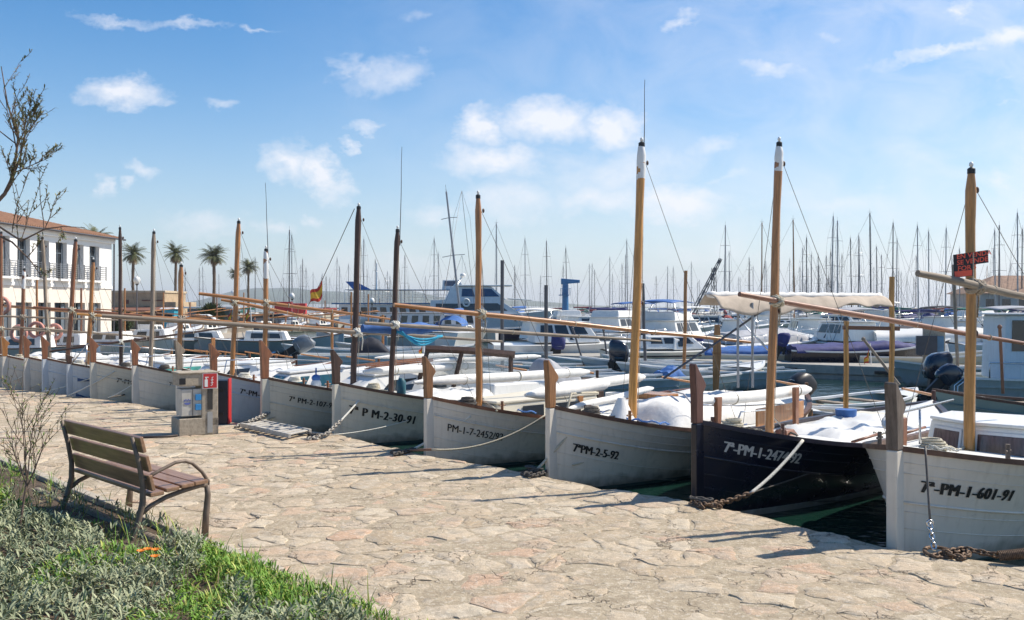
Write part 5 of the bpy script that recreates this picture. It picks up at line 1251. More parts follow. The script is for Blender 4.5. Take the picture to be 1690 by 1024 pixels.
def sail_yacht(name, L, hullmat, label, cover, loc=(0,0,0), rz=0, Hm=12, mm=None, group=None, cabinw=True, boom=True):
    r = empty(name, loc, rz, label, 'sailing boat', group)
    B = L*.16; zb = 1.05
    H = Hull(L, B, zb, .82, .85, .3, um=.7, eb=2.0, es=2.0, wl=.8, stern=.72, rake=L*.10)
    b = H.shell(MB(), 14, 8, paint=.07); b.build('hull', [hullmat, antired], r, smooth=True)
    b = H.deck(MB(), drop=0, crown=.06, inset=0, n=10); b.build('deck', fibre, r, smooth=True)
    cabin(r, L*.30, L*.66, B*.35, B*.58, .88, .30, .38, L*.08, .05, .85, fibre, win=[(.25, .52, .3, .75), (.6, .88, .3, .75)])
    mx_ = L*.42; m = mm or alu
    b = MB(); b.tube([(mx_, 0, 1.0), (mx_, 0, Hm)], [.085, .06], 8); mo = b.build('mast', m, r, smooth=True)
    for f, w in ((.5, .75), (.76, .55)): b = MB(); b.tube([(mx_, -w, 1+Hm*f*.95), (mx_-.0, 0, 1.05+Hm*f*.95), (mx_, w, 1+Hm*f*.95)], .022, 5); b.build('spreader', m, mo)
    b = MB(); b.tube([(mx_, 0, Hm), (mx_, 0, Hm+.45)], .012, 4); b.tube([(mx_-.2, 0, Hm+.1), (mx_+.2, 0, Hm+.1)], .012, 4); b.build('masthead_antenna', alud, mo)
    b = MB()
    b.tube([(.15, 0, 1.1), (mx_, 0, Hm-.1)], .014, 4); b.tube([(L*.98, 0, .95), (mx_, 0, Hm)], .010, 4)
    for s_ in (-1, 1):
        b.tube([(mx_+.1, s_*B*.9, .9), (mx_, s_*.75, 1+Hm*.475), (mx_, s_*.55, 1+Hm*.722), (mx_, 0, Hm)], .009, 4); b.tube([(mx_+.5, s_*B*.9, .9), (mx_, 0, 1+Hm*.475)], .009, 4)
    b.build('rigging', alud, r)
    b = MB(); b.tube([(mx_, 0, 1.95), (L*.86, 0, 1.9)], .05, 6); bo = b.build('boom', m, r)
    b = MB(); rr = []
    pts = [(mx_+.02+(L*.42)*k/8, 0, 2.08-.02*k/8) for k in range(9)]; b.tube(pts, [.18-.10*k/8 for k in range(9)], 8, sq=1.3); b.build('sail_cover', cover, bo, smooth='all')
    b = MB(); rings = []
    for k in range(6):
        t = k/5; u = L*(.60+.16*t); rings.append([Vector((u, B*.5*c_, 1.2+.65*s_*(.6+.4*math.sin(PI*min(1, t+.3))))) for c_, s_ in [(-math.cos(PI*j/8), math.sin(PI*j/8)) for j in range(9)]])
    b.loft(rings, caps=False, closed=False); b.build('spray_hood', cover, r, smooth=True)
    b = MB()
    for s_ in (-1, 1):
        pts = [H.P(u, H.sheer(u), s_, -.04)+Vector((0, 0, .55)) for u in [L*(.02+.95*k/9) for k in range(10)]]
        b.tube(pts, .010, 4)
        for p in pts[::2]: b.tube([p, p-Vector((0, 0, .55))], .010, 4)
    b.build('guard_rail', steel, r)
    return r
def skiff(name, L, B, hullmat, label, loc, rz, cover=None, motor=None, console=False, group=None, flat=False, rimm=None, thwarts=True, bottom=None, cat='small boat', zb=.75):
    r = empty(name, loc, rz, label, cat, group)
    H = Hull(L, B, zb, zb*.65, zb*.68, .22, um=.7, eb=2.3, es=2.2, wl=.8, stern=.8, rake=L*.10)
    b = H.shell(MB(), 18, 9, paint=.04); b.build('hull', [hullmat, bottom or antifoul], r, smooth=True)
    b = H.rail(MB(), w=.09, h=.05); b.build('gunwale', rimm or white, r)
    if cover: tarp(r, L*.04, L*.97, B*.15, B*.93, zb*.62, .42, cover, name='boat_cover', seed=L*3, peak=.4, n=20)
    else:
        b = H.deck(MB(), drop=.20, crown=.0, inset=.03); b.build('floor', deckm, r)
        b = H.deck(MB(), 0, L*.22, drop=.02, crown=.03, inset=.02); b.build('foredeck', fibre, r, smooth=True)
        for f in (.42, .62, .82) if thwarts else ():
            b = MB(); w = H.half(L*f, H.sheer(L*f)); b.box((L*f, 0, H.sheer(L*f)-.06), (.26, w*1.9, .04)); b.build('thwart', woodg, r)
    if console:
        cabin(r, L*.48, L*.60, .28, .30, zb*.45, .65, .65, .12, .04, .8, fibre, front=[(.1, .9, .6, .98)], name='console')
    if motor: outboard(r, L+.10, 0, H.sheer(L)+.02, 0, motor[0], motor[1], motor[2])
    return r, H
def put(fn_center, deg, L):
    """bow position for a boat whose middle is at fn_center and whose bow->stern direction is deg (0 = away, 90 = right)"""
    a = math.radians(deg); d = Vector((math.sin(a), math.cos(a))); p = Vector((fn_center[0], fn_center[1]))-d*L/2
    return (p.x, p.y, WZ), math.atan2(d.y, d.x)
def at(px, Y): return ((px-CX)/F*Y, Y)

# small boats on the near side of the pontoon ------------------------------------------------
l, z = put(at(872, 29.5), 97, 5.0); r_, H = skiff('open_boat', 5.0, .9, mat('pale_blue_hull', (.42,.52,.55), .4, .08, 3, streak=.3), 'pale open boat with a large dark outboard engine just left of the yellow mast', l, z, None, (0, 1.1, engine), cat='open boat', zb=.8)
l, z = put(at(1176, 26.8), 50+180, 5.0); r_, H = skiff('rowing_boat', 5.0, .85, mat('pale_green_hull', (.46,.55,.54), .4, .08, 3, streak=.3), 'pale wooden boat with a black patch and name on its stern', l, z, None, None, thwarts=True, zb=.72, cat='rowing boat')
b = MB(); u = 5.0; q = []
for s_, f in ((-1, .45), (1, .45), (1, .98), (-1, .98)): q.append(H.P(5.0, H.sheer(5)*f, s_*1, -.03)+Vector((.012, 0, 0)))
b.add(q, [(0,1,2,3)]); b.build('black_patch', ink, r_)
vs, fs = text_mesh('REENC', .17, 1.1, .003); b = MB(); b.add([(5.03-.0, .28-x, .08+y) for x, y, _ in vs], [f[::-1] for f in fs]); b.build('stern_name', ink, r_)
tarp(r_, 3.9, 4.7, .25, .3, .45, .32, bluec, name='blue_bag', seed=8, peak=.5)
c_ = at(1110, 30.5); l, z = put(c_, 95, 4.6); skiff('open_boat', 4.6, .8, mat('pale_blue_hull', (.42,.52,.55)), 'pale open boat just right of the yellow mast, bow to the left', l, z, None, None, cat='open boat', zb=.8)
c_ = at(1010, 33.0); l, z = put(c_, 85, 4.8); skiff('dinghy', 4.8, .8, white, 'white dinghy lying along the pontoon behind the boat with the large dark outboard', l, z, None, None, cat='dinghy', zb=.65)
# right: white wheelhouse boat with two outboards
Yc = 22.5; c_ = at(1842, Yc); l, z = put(c_, 278, 7.4)
r_, H = skiff('wheelhouse_boat', 7.4, 1.15, mat('grey_green_hull', (.40,.47,.46), .4, .08, 3, streak=.3), 'grey fishing boat with white wheelhouse and two dark outboard engines at right', l, z, None, None, thwarts=False, zb=1.0, cat='fishing boat')
cabin(r_, 3.4, 6.5, .75, .78, .62, 1.55, 1.55, .25, .05, .95, mat('wheelhouse_paint', (.62,.70,.74), .4, .05, 3, streak=.2), win=[(.05, .30, .50, .92), (.36, .62, .12, .92), (.68, .95, .45, .92)], rm=fibre, roof_over=.2, name='wheelhouse')
for y, s_, t in ((-.35, 1.12, .25), (.55, .85, .9)): outboard(r_, 7.55+(y > 0)*.25, y, .42, .15, t, s_, engine)
b = MB()
for y in (.75, 1.0): b.tube([(7.3, y, .75), (7.6, y, .5), (7.6, y, -.3)], .018, 6)
for k in range(3): b.tube([(7.6, .75, .3-.22*k), (7.6, 1.0, .3-.22*k)], .018, 6)
b.build('boarding_ladder', steel, r_, smooth='all')
pulpit(r_, [(5.2, 1.05, .7), (5.2, 1.05, 1.05), (6.9, 1.0, 1.05), (6.9, 1.0, .7)], .02)
c_ = at(1745, 17.5); l, z = put(c_, 95, 4.5); skiff('dinghy', 4.5, .85, mat('teal_hull', (.16,.26,.27), .4, .08, 3), 'grey green dinghy at the right edge behind the nearest boat', l, z, None, None, cat='dinghy', zb=.8, rimm=woodd)
# tilted outboard at px 1450-1500
c_ = at(1420, 20.5); l, z = put(c_, 60+180, 3.8); r_, H = skiff('dinghy', 3.8, .75, mat('teal_hull', (.16,.26,.27)), 'low teal dinghy with a tilted black outboard behind the navy boat', l, z, None, (1.0, .95, black), cat='dinghy', zb=.5)
# left channel: speed boat and moored inflatable engine
c_ = at(640, 33.5); l, z = put(c_, 262, 6.2); r_, H = skiff('speed_boat', 6.2, 1.0, mat('speedboat_hull', (.62,.66,.66), .25, .04, 3, coat=.3), 'white speed boat with dark canopy in the channel left of the ferry', l, z, None, (1.1, 1.05, engineg), zb=1.0, thwarts=False, cat='speed boat')
tarp(r_, 3.0, 4.4, .5, .55, .75, .55, darkc, name='canopy', seed=3, peak=.5)
vs, fs = text_mesh('SEA RAY', .16, 1.0, 0)
c_ = at(818, 38); l, z = put(c_, 85, 4.5); r_, H = skiff('dinghy', 4.5, .8, white, 'white dinghy with a blue black covered engine left of the pontoon', l, z, None, (0, 1.0, navyc), zb=.8, cat='dinghy')

# boats on the far side of the pontoon ----------------------------------------------------------
def cr(px, Y, deg, L, hm, label, **k):
    l, z = put(at(px, Y), deg, L); return cruiser('motor_boat', L, hm, label, loc=l, rz=z, **k)
cream = mat('cream_hull', (.66,.62,.50), .3, .05, 3, coat=.2)
r_, H = cr(1135, 35.5, 265, 6.4, fibrec, 'cream cabin boat with grey screens and a brown hull stripe behind the pontoon', stripe=woodd, top='low')
l, z = put(at(1290, 34.5), 285, 5.8); r_, H = skiff('covered_boat', 5.8, 1.0, fibrec, 'boat under a bright blue cover behind the pontoon', l, z, bluec, (.3, .85, navyc), zb=.95, cat='covered boat')
b = MB()
for s_ in (-1, 1): b.tube([(3.3, s_*.8, .7), (4.4, s_*.6, 1.9), (4.6, s_*.3, 1.95)], .025, 6)
b.tube([(4.6, -.3, 1.95), (4.6, .3, 1.95)], .025, 6); b.build('steel_arch', steel, r_, smooth='all')
l, z = put(at(1432, 33.0), 95+180, 5.6); r_, H = skiff('covered_boat', 5.6, 1.15, navy, 'boat under a large purple navy cover behind the pontoon', l, z, navyc, (.4, .8, navyc), zb=1.25, cat='covered boat', bottom=cream)
l, z = put(at(1560, 32.5), 275, 6.2); skiff('speed_boat', 6.2, 1.05, cream, 'cream speed boat behind the service post on the pontoon', l, z, None, None, zb=1.0, console=True, cat='speed boat', thwarts=False)
cr(1275, 42, 235, 7.0, fibre, 'white motor boat under a grey blue cover behind the blue covered boat', cov=greyc, top='low')
cr(1120, 44, 215, 8.5, fibre, 'white flybridge cruiser with a blue canopy left of the rolled awning', top='fly', bim=bluec)
cr(960, 40, 262, 7.8, fibre, 'white cabin cruiser with dark windows left of the yellow mast behind the pontoon')
cr(1045, 41, 100, 6.8, fibre, 'low white cruiser just left of the yellow mast behind the pontoon', top='low')
cr(1380, 43, 170, 7.5, fibrec, 'cream cruiser with clear screens behind the navy covered boat', bim=greyc)
cr(1500, 44, 255, 8.0, fibre, 'motor boat under a dark cover right of the yellow awning posts', cov=darkc, top='low')
cr(1590, 41, 280, 8.2, fibre, 'white and blue striped motor boat left of the nearest mast', stripe=bluec, top='low', cov=fibre)
cr(1660, 44, 260, 7.6, fibre, 'white motor boat with a green canopy at the right', bim=greenc)
cr(1735, 39, 268, 8.6, fibre, 'white motor boat cut by the right edge behind the wheelhouse boat', bim=greyc, top='low')
cr(1215, 50, 190, 7.6, fibre, 'white cruiser behind the rolled awning', bim=navyc)
cr(905, 47, 200, 7.0, fibre, 'small white cruiser right of the ferry bow', bim=canvas)
cr(1330, 52, 185, 8.0, fibre, 'white cruiser with teal canopy behind the orange brown mast', bim=mat('teal_canvas', (.08,.34,.32), .8, .2, 5))
cr(1030, 55, 215, 9.0, fibre, 'white flybridge cruiser behind the yellow mast', top='fly')
l, z = put(at(1000, 60), 250, 8.5); 
r_, H = cruiser('motor_boat', 8.5, navy, 'navy hulled motor boat far behind at left of the yellow mast', loc=l, rz=z)
cr(1450, 58, 200, 9.0, fibre, 'white flybridge cruiser far behind the navy covered boat', top='fly', bim=canvas)
cr(1560, 56, 210, 9.0, fibre, 'white cruiser far behind with a black arch', bim=darkc)
for (px, Y, lab, dk) in ((1085, 62, 'far white cruiser between the two middle masts', bluec), (1180, 66, 'far white cruiser right of the yellow mast', canvas), (1625, 62, 'far white cruiser at the nearest mast', canvas), (1695, 60, 'far white cruiser at the right edge', bluec), (930, 66, 'far white cruiser beneath the blue crane', navyc), (1390, 70, 'far white cruiser above the purple navy cover', canvas), (1250, 74, 'far white cruiser beneath the left end of the awning', bluec)):
    cr(px, Y, rb.uniform(170, 280), 8.5, fibre, lab, bim=dk if rb.random() < .35 else None, top='fly' if rb.random() < .4 else 'hard')

# sailing boats: one of each kind, then copies placed under every mast of the photo ----------------
P0 = [sail_yacht('sailing_boat', 10.5, fibre, 'x', bluec), sail_yacht('sailing_boat', 9.5, hullg, 'x', canvas, mm=alud), sail_yacht('sailing_boat', 11, navy, 'x', navyc), sail_yacht('sailing_boat', 10, fibrec, 'x', mat('dark_red_canvas', (.22,.03,.03), .8), mm=alu), sail_yacht('sailing_boat', 10, fibre, 'x', greenc, mm=alud)]
PW = sail_yacht('sailing_boat', 10, fibrec, 'x', canvas, mm=woodh)
LAND = [(-50, 'the left edge'), (199, 'the black mast left of the palms'), (296, 'the stout tan mast'), (438, 'the white topped thin mast'), (587, 'the thick dark brown mast'), (650, 'the thin dark mast'), (789, 'the orange brown mast'), (935, 'the blue crane'), (1050, 'the yellow mast'), (1277, 'the navy boat mast'), (1400, 'the awning right half'), (1472, 'the yellow awning post'), (1602, 'the mast with the sale sign')]
ORD = ['nearest', 'second', 'third', 'fourth', 'fifth', 'sixth', 'seventh', 'eighth', 'ninth', 'tenth', 'eleventh', 'twelfth', 'thirteenth']
MASTS = [(1196,371,0),(1257,368,1),(1311,362,1),(1331,393,0),(1339,420,0),(1372,357,0),(1382,365,0),(1389,420,0),(1406,394,0),(1416,396,0),(1421,389,0),(1438,351,0),(1448,407,0),(1473,368,0),(1479,396,0),(1456,421,0),(1303,428,0),(1350,439,0),(1320,441,0),(1266,431,0),(1516,373,0),(1533,382,0),(1511,423,0),(1560,377,0),(1545,450,0),(1627,439,1),(1643,380,0),(1649,372,0),(1680,351,0),(1686,378,0),(1668,438,0),(1236,425,0),
 (903,397,0),(936,409,0),(976,437,0),(1006,426,0),(1036,397,0),(1083,456,0),(1101,441,0),(1112,441,0),(668,421,0),(716,394,0),(819,369,0),(867,394,0),(477,379,0),(482,388,0),(496,439,0),(555,427,0),(560,440,0),(600,394,0),(643,456,0),(306,443,0),(329,443,0),(336,441,0),(362,453,0),(1150,467,0),(1243,440,0),(1584,410,0),(1572,425,0)]
MASTS.sort(); cnt = {}; used = set()
for (px, py, wd) in MASTS:
    Hm = rb.uniform(10.5, 13.5); Y = (Hm+WZ-CH)*F/(HY-py)
    if Y > 230: Hm *= 200/Y; Y = (Hm+WZ-CH)*F/(HY-py)
    src = PW if wd else rb.choice(P0)
    o = copy_tree(src) if src in used else src
    used.add(src)
    s_ = Hm/12.0; deg = rb.choice((160, 175, 190, 205, 262, 280)); L_ = 10.3*s_; a = math.radians(deg); d = Vector((math.sin(a), math.cos(a)))
    mp = Vector(at(px, Y)); Lsrc = {0: 10.5, 1: 9.5, 2: 11, 3: 10, 4: 10}.get(P0.index(src) if src in P0 else 3, 10)
    st = mp-d*(Lsrc*.42*s_); o.location = (st.x, st.y, WZ); o.rotation_euler = (rb.gauss(0, .012), rb.gauss(0, .012), math.atan2(d.y, d.x)); o.scale = (s_, s_, s_)
    lk = max([q for q in LAND if q[0] < px], key=lambda q: q[0]); cnt[lk[1]] = cnt.get(lk[1], 0)+1
    o['label'] = 'far sailing boat, mast %s to the right of %s' % (ORD[min(12, cnt[lk[1]]-1)], lk[1]); o['group'] = 'sailing boats moored across the harbour'
for k in range(78):       # thin masts on the horizon, nothing in the photo tells them apart
    px = rb.choice((rb.uniform(1180, 1700), rb.uniform(1300, 1700), rb.uniform(860, 1180), rb.uniform(420, 700))); Hm = rb.uniform(9, 12.5); Y = rb.uniform(150, 330)
    o = copy_tree(rb.choice(P0)); s_ = Hm/12; o.location = ((px-CX)/F*Y, Y, WZ); o.rotation_euler = (0, 0, rb.uniform(0, 6.28)); o.scale = (s_, s_, s_)
    o['label'] = 'tiny far sailing boat with a thin mast low on the horizon'; o['group'] = 'tiny far sailing boats on the horizon'
# the leaning mast at px 733-757
l, z = put(at(757, 60), 190, 11); yb = sail_yacht('sailing_boat', 11, fibre, 'sailing boat whose tall grey mast leans to the left above the ferry', bluec, loc=l, rz=z, Hm=9.9)
ms = [c for c in yb.children if c.name.startswith('mast')][0]
mp = Vector((11*.42, 0, 1.0)); dirn = Vector((0, 0, 1)); 
Mi = Matrix.Rotation(z, 3, 'Z').inverted(); ax_ = Mi @ Vector((0, -1, 0)); Rm = Matrix.Rotation(math.radians(6.5), 4, ax_)
ms.matrix_local = Matrix.Translation(mp) @ Rm @ Matrix.Translation(-mp)
# ------------------------------------------------------------------ excursion boats in front of the far masts
def shipbox(r, name, x0, x1, w, z0, z1, m, fs=.0, rs=.0, wins=None, wm=None, tin=1.0, over=0):
    return cabin(r, x0, x1, w, w, z0, z1-z0, z1-z0, fs, rs, tin, m, win=wins, wm=wm or glass, name=name, bev=.03)
ferrywhite = mat('ferry_white', (.70,.70,.70), .35, .06, 2, streak=.25)
blueglass = mat('blue_glass', (.02, .07, .16), .1, .2, 3)
# yacht: bow to the right, px 775..925
Yy = 88.0; k_ = Yy/F; Ly = 19.0; bowx = (938-CX)*k_
r = empty('motor_yacht', ((922-CX)*k_, Yy, WZ), PI+.10, 'large white motor yacht with blue windows pointing right above the pontoon', 'yacht')
H = Hull(Ly, 2.4, 2.5, 1.7, 1.5, .5, um=.8, eb=2.2, es=2.2, wl=.8, stern=.9, rake=3.4)
b = H.shell(MB(), 20, 10, paint=.25); b.build('hull', [mat('yacht_hull', (.60,.64,.70), .3, .06, 2, coat=.3), navy], r, smooth=True)
b = H.deck(MB(), drop=.05, crown=.1); b.build('deck', fibre, r)
shipbox(r, 'main_cabin', 4.4, 16.0, 1.95, 1.7, 3.5, ferrywhite, 3.0, .3, [(.10, .34, .35, .8), (.40, .93, .4, .78)], glass, .88)
shipbox(r, 'upper_cabin', 6.6, 14.0, 1.65, 3.5, 4.9, ferrywhite, 1.8, .8, [(.06, .42, .25, .85), (.50, .74, .25, .85)], blueglass, .85)
b = MB(); b.box((9.3, 0, 5.02), (6.8, 3.3, .16)); b.box((5.0, 0, 3.55), (3.0, 3.2, .12), ry=-.06); b.build('sun_roof', fibre, r, bevel=.04)
b = MB(); b.tube([(13.0, 0, 4.9), (11.8, 0, 6.0)], .10, 8); b.tube([(12.6, -1.2, 5.0), (12.0, 0, 5.9), (12.6, 1.2, 5.0)], .08, 6); b.build('radar_arch', fibre, r, smooth=True)
b = MB(); b.ball((11.8, 0, 6.15), (.35, .35, .25)); b.tube([(11.9, .4, 6.0), (11.9, .4, 8.2)], .02, 4); b.tube([(11.5, -.4, 6.0), (11.5, -.4, 7.6)], .02, 4); b.build('radar_dome', white, r, smooth=True)
for x in (3.0, 3.7, 4.4, 5.1): b = MB(); b.tube([H.P(x, 1.35, 1, .0), H.P(x, 1.35, 1, .03)], .13, 10); b.build('porthole', black, r); 
b = MB(); b.torus((11.5, 2.0, 3.2), .38, .10, 16, 6, Matrix.Rotation(PI/2, 3, 'X')); b.build('life_ring', white, r, smooth='all')
r.scale = (.76, .76, .86)
# ferry behind/left: px 640..830
Yf = 98.0; k_ = Yf/F; Lf = 17.0; bowx = (822-CX)*k_
r = empty('ferry', (bowx, Yf, WZ), PI+.04, 'two deck excursion ferry with blue stern fin and white windows left of the yacht', 'ferry')
H = Hull(Lf, 2.6, 2.0, 1.3, 1.3, .5, um=.8, eb=2.2, es=2.0, wl=.85, stern=.9, rake=2.0)
b = H.shell(MB(), 18, 9, paint=.3); b.build('hull', [ferrywhite, mat('ferry_boot', (.05,.09,.16), .5)], r, smooth=True)
b = H.deck(MB(), drop=.05, crown=.1); b.build('deck', fibre, r)
for x0, x1 in ((3.0, 16.2),):
    shipbox(r, 'passenger_deck', x0, x1, 2.2, 1.3, 3.1, ferrywhite, .6, .1, [(a/13+.012, a/13+.062, .35, .82) for a in range(13)], glass)
b = MB(); b.box((9.6, 0, 3.22), (14.6, 4.9, .16)); b.box((9.6, 0, 4.9), (12.0, 4.4, .06)); b.build('upper_deck', mat('ferry_blue', (.05,.15,.30), .5), r, bevel=.03)
b = MB()
for s_ in (-1, 1):
    for k in range(12): b.tube([(3+k*1.15, s_*2.1, 3.3), (3+k*1.15, s_*2.1, 4.9)], .028, 5)
    for z_ in (3.65, 4.0, 4.3): b.tube([(3, s_*2.12, z_), (15.7, s_*2.12, z_)], .018, 4)
b.build('deck_railing', white, r)
b = MB()
for s_ in (-1, 1): b.hexa([Vector(p) for p in ((13.2, s_*1.6-.06, 4.9), (14.8, s_*1.6-.06, 4.9), (14.8, s_*1.6+.06, 4.9), (13.2, s_*1.6+.06, 4.9), (14.8, s_*1.6-.06, 5.9), (15.6, s_*1.6-.06, 5.9), (15.6, s_*1.6+.06, 5.9), (14.8, s_*1.6+.06, 5.9))])
b.build('stern_fin', bluec, r)
shipbox(r, 'wheelhouse', 3.4, 5.8, 1.4, 4.9, 6.1, ferrywhite, .6, .1, [(.2, .9, .4, .9)], blueglass)
b = MB(); b.tube([(12.6, 0, 4.9), (12.6, 0, 8.2)], .08, 6); b.tube([(12.6, -.9, 7.2), (12.6, .9, 7.2)], .05, 5); b.build('signal_mast', white, r)
r.scale = (1, 1, .84)
# dark wooden boat in front of the ferry
l, z = put(at(835, 66), 264, 9); r_, H = skiff('dark_boat', 9, 1.4, mat('dark_violet_hull', (.05,.035,.06), .4), 'dark violet wooden boat moored in front of the yacht', l, z, None, None, zb=1.25, cat='wooden boat')
l, z = put(at(700, 64), 95, 10); r_, H = skiff('launch', 10, 1.5, ferrywhite, 'long low white launch with a row of cabin windows in front of the ferry', l, z, None, None, zb=1.2, cat='launch', thwarts=False)
cabin(r_, 1.8, 8.8, 1.1, 1.1, .8, 1.15, 1.15, .3, .2, .95, ferrywhite, win=[(a/9+.02, a/9+.085, .35, .85) for a in range(9)], rm=mat('launch_roof', (.45,.43,.42), .6), roof_over=.2)

# ------------------------------------------------------------------ cranes
def X(px, Y): return (px-CX)/F*Y
crb = mat('crane_blue', (.03,.17,.38), .5, .15, 4, streak=.2)
Yk = 130.; c = Vector((X(933, Yk), Yk, WZ)); kr = Yk/F
r = empty('harbour_crane', tuple(c), 0, 'blue harbour crane with a short arm standing on the far quay', 'crane')
b = MB(); b.tube([(0, 0, 0), (0, 0, 5.6)], [.5, .42], 12); b.box((0, 0, .6), (2, 2, 1.2)); b.build('column', crb, r, smooth=True)
b = MB(); b.hexa([Vector(p) for p in ((-.6,-.4,5.5),(2.0,-.25,5.7),(2.0,.25,5.7),(-.6,.4,5.5),(-.6,-.4,6.3),(2.0,-.25,6.1),(2.0,.25,6.1),(-.6,.4,6.3))]); b.build('arm', crb, r, bevel=.05)
b = MB(); b.box((-.2, 0, 4.0), (1.4, 1.4, .12));
for k in range(8): b.tube([(-.7+.2*k, -.7, 4), (-.7+.2*k, -.7, 4.9)], .03, 4)
b.tube([(-.7, -.7, 4.9), (.7, -.7, 4.9)], .03, 4); b.build('platform', crb, r)
b = MB(); b.tube([(1.7, 0, 5.7), (1.7, 0, 1.5)], .04, 4); b.build('cable', black, r)
Yk = 120.; c = Vector((X(1178, Yk), Yk, WZ)); r = empty('derrick', tuple(c), 0, 'dark lattice derrick crane left of the rolled awning, behind the cruisers', 'crane')
top = (HY-427)/F*Yk+CH-WZ
b = MB()
def latt(b, p0, p1, w, n, rr=.05):
    p0, p1 = Vector(p0), Vector(p1); d = (p1-p0).normalized(); a = d.orthogonal().normalized(); c_ = d.cross(a)
    cs = [a*w+c_*w, a*w-c_*w, -a*w-c_*w, -a*w+c_*w]
    for q in cs: b.tube([p0+q, p1+q*.5], rr, 4)
    for k in range(n):
        for j in range(4): b.tube([p0.lerp(p1, k/n)+cs[j]*(1-.5*k/n), p0.lerp(p1, (k+1)/n)+cs[(j+1) % 4]*(1-.5*(k+1)/n)], rr*.6, 3)
latt(b, (0, 0, 0), (0, 0, top*.86), .35, 7); b.build('tower', alud, r)
b = MB(); latt(b, (-2.6, 0, 1.6), (.9, 0, top), .25, 7); b.build('jib', alud, r)
b = MB(); b.tube([(0, 0, top*.86), (.9, 0, top)], .03, 3); b.tube([(0, 0, top*.86), (-2.6, 0, 1.6)], .03, 3); b.build('stays', alud, r)

# ------------------------------------------------------------------ far quay, breakwater, hills
pave = mat('promenade_paving', (.38,.33,.26), .9, .12, 1.5)
b = MB(); q = [(-75, 40), (-18.6, 40.), (-17.2, 62), (X(420, 84), 84), (X(640, 112), 112), (40, 128), (160, 150), (160, 400), (-260, 400), (-260, 40)]
b.loft([[Vector((x, y, -1.5)) for x, y in q][::-1], [Vector((x, y, -.02)) for x, y in q][::-1]]); tag(b.build('promenade', pave), kind='structure')
b = MB(); rr_ = random.Random(4)
for k in range(150):
    x = 40+k*2.2; b.box((x, 118-k*.35+rr_.uniform(-1, 1), .4+rr_.uniform(-.2, .3)), (3, 3, 2.2), rz=rr_.uniform(0, 3), rx=rr_.uniform(-.3, .3))
tag(b.build('breakwater', mat('breakwater_rock', (.33,.30,.26), .9, .2, 2, bump=.5)), kind='structure')
hillm = mat('hill_scrub', (.09,.12,.07), .95, .3, .01)
b = MB(); rows = []
for j in range(7):
    row = []
    for i in range(90):
        px = -500+i*22; Y = 3000+j*220
        h = 66*math.exp(-((px-500)/110)**2)+56*math.exp(-((px-660)/80)**2)+40*math.exp(-((px-390)/70)**2)+62*math.exp(-((px-215)/60)**2)+80*math.exp(-((px+200)/200)**2)+26*math.exp(-((px-840)/120)**2)+3
        h *= math.sin(PI*(j+.2)/7)**.7*(1+.25*noise.noise(Vector((px*.02, j, 0))))
        row.append(Vector((X(px, Y), Y, h-1)))
    rows.append(row)
b.loft(rows, caps=False, closed=False); tag(b.build('hills', hillm, smooth='all'), kind='structure')

# ------------------------------------------------------------------ white building at the left
wallw = mat('white_render', (.80,.79,.77), .9, .03, 3, bump=.2)
wallc = mat('cream_render', (.68,.62,.55), .9, .06, 3, bump=.2)
tile = mat('roof_tile', (.46,.25,.14), .85, .2, 3, col2=(.32,.16,.09))
C1 = Vector((X(184, 60), 60.0)); C0 = Vector((X(0, 49), 49.0)); fd = (C0-C1).normalized(); rzf = math.atan2(fd.y, fd.x)
r = empty('harbour_building', (C1.x, C1.y, 0), rzf, 'white two storey building with tiled roof and tall balcony windows at the left', 'building')
# local: x runs along the facade towards the camera, facade faces local +y or -y
nf = Matrix.Rotation(rzf, 2) @ Vector((0, 1)); fs_ = 1 if nf.x > 0 else -1
LB, DB = 26.0, 14.0; ZL, ZE = 3.3, 6.45
def lp(x, out, z): return Vector((x, fs_*out, z))
def wbox(b, x0, x1, o0, o1, z0, z1): return b.box(((x0+x1)/2, fs_*(o0+o1)/2, (z0+z1)/2), (abs(x1-x0), abs(o1-o0), z1-z0))
wx = []; n_ = 9; pitch = None
def fx(px):      # facade coordinate of a photo column
    k = (px-CX)/F; t = (k*C1.y-C1.x)/(fd.x-k*fd.y); return t
upper = [(3, 16), (26, 50), (58, 81), (90, 111), (128, 140), (147, 164)]
ux = sorted((fx(b_), fx(a_)) for a_, b_ in upper); step = (ux[-1][0]-ux[0][0])/(len(ux)-1)
ux = [(ux[0][0]+k*step*1.0, ux[0][0]+k*step+1.12) for k in range(9)]
b = MB(); segs = [0]+[v for a_, c_ in ux for v in (a_, c_)]+[LB]
for i in range(0, len(segs), 2): wbox(b, segs[i], segs[i+1], -.35, 0, ZL, ZE)
for a_, c_ in ux: wbox(b, a_, c_, -.35, -.0, ZL, ZL+.42); wbox(b, a_, c_, -.35, 0, ZL+2.55, ZE)
wbox(b, 0, .35, -DB, -.35, ZL, ZE); wbox(b, LB-.35, LB, -DB, -.35, ZL, ZE); wbox(b, .35, LB-.35, -DB, -DB+.35, ZL, ZE)
b.build('upper_wall', wallw, r)
b = MB(); wbox(b, -.02, LB+.02, .0, .06, ZL-.05, ZL+.14); wbox(b, 0, LB, -.1, .28, ZE-.16, ZE); wbox(b, -.12, LB, -.1, .18, ZE-.32, ZE-.16); b.build('cornice', wallw, r)
gx = [(ux[k][0]-.15, ux[k][0]+1.25) for k in range(9)]
b = MB(); segs = [0]+[v for a_, c_ in gx for v in (a_, c_)]+[LB]
for i in range(0, len(segs), 2): wbox(b, segs[i], segs[i+1], -.35, 0, -.02, ZL)
for a_, c_ in gx: wbox(b, a_, c_, -.35, 0, 2.35, ZL)
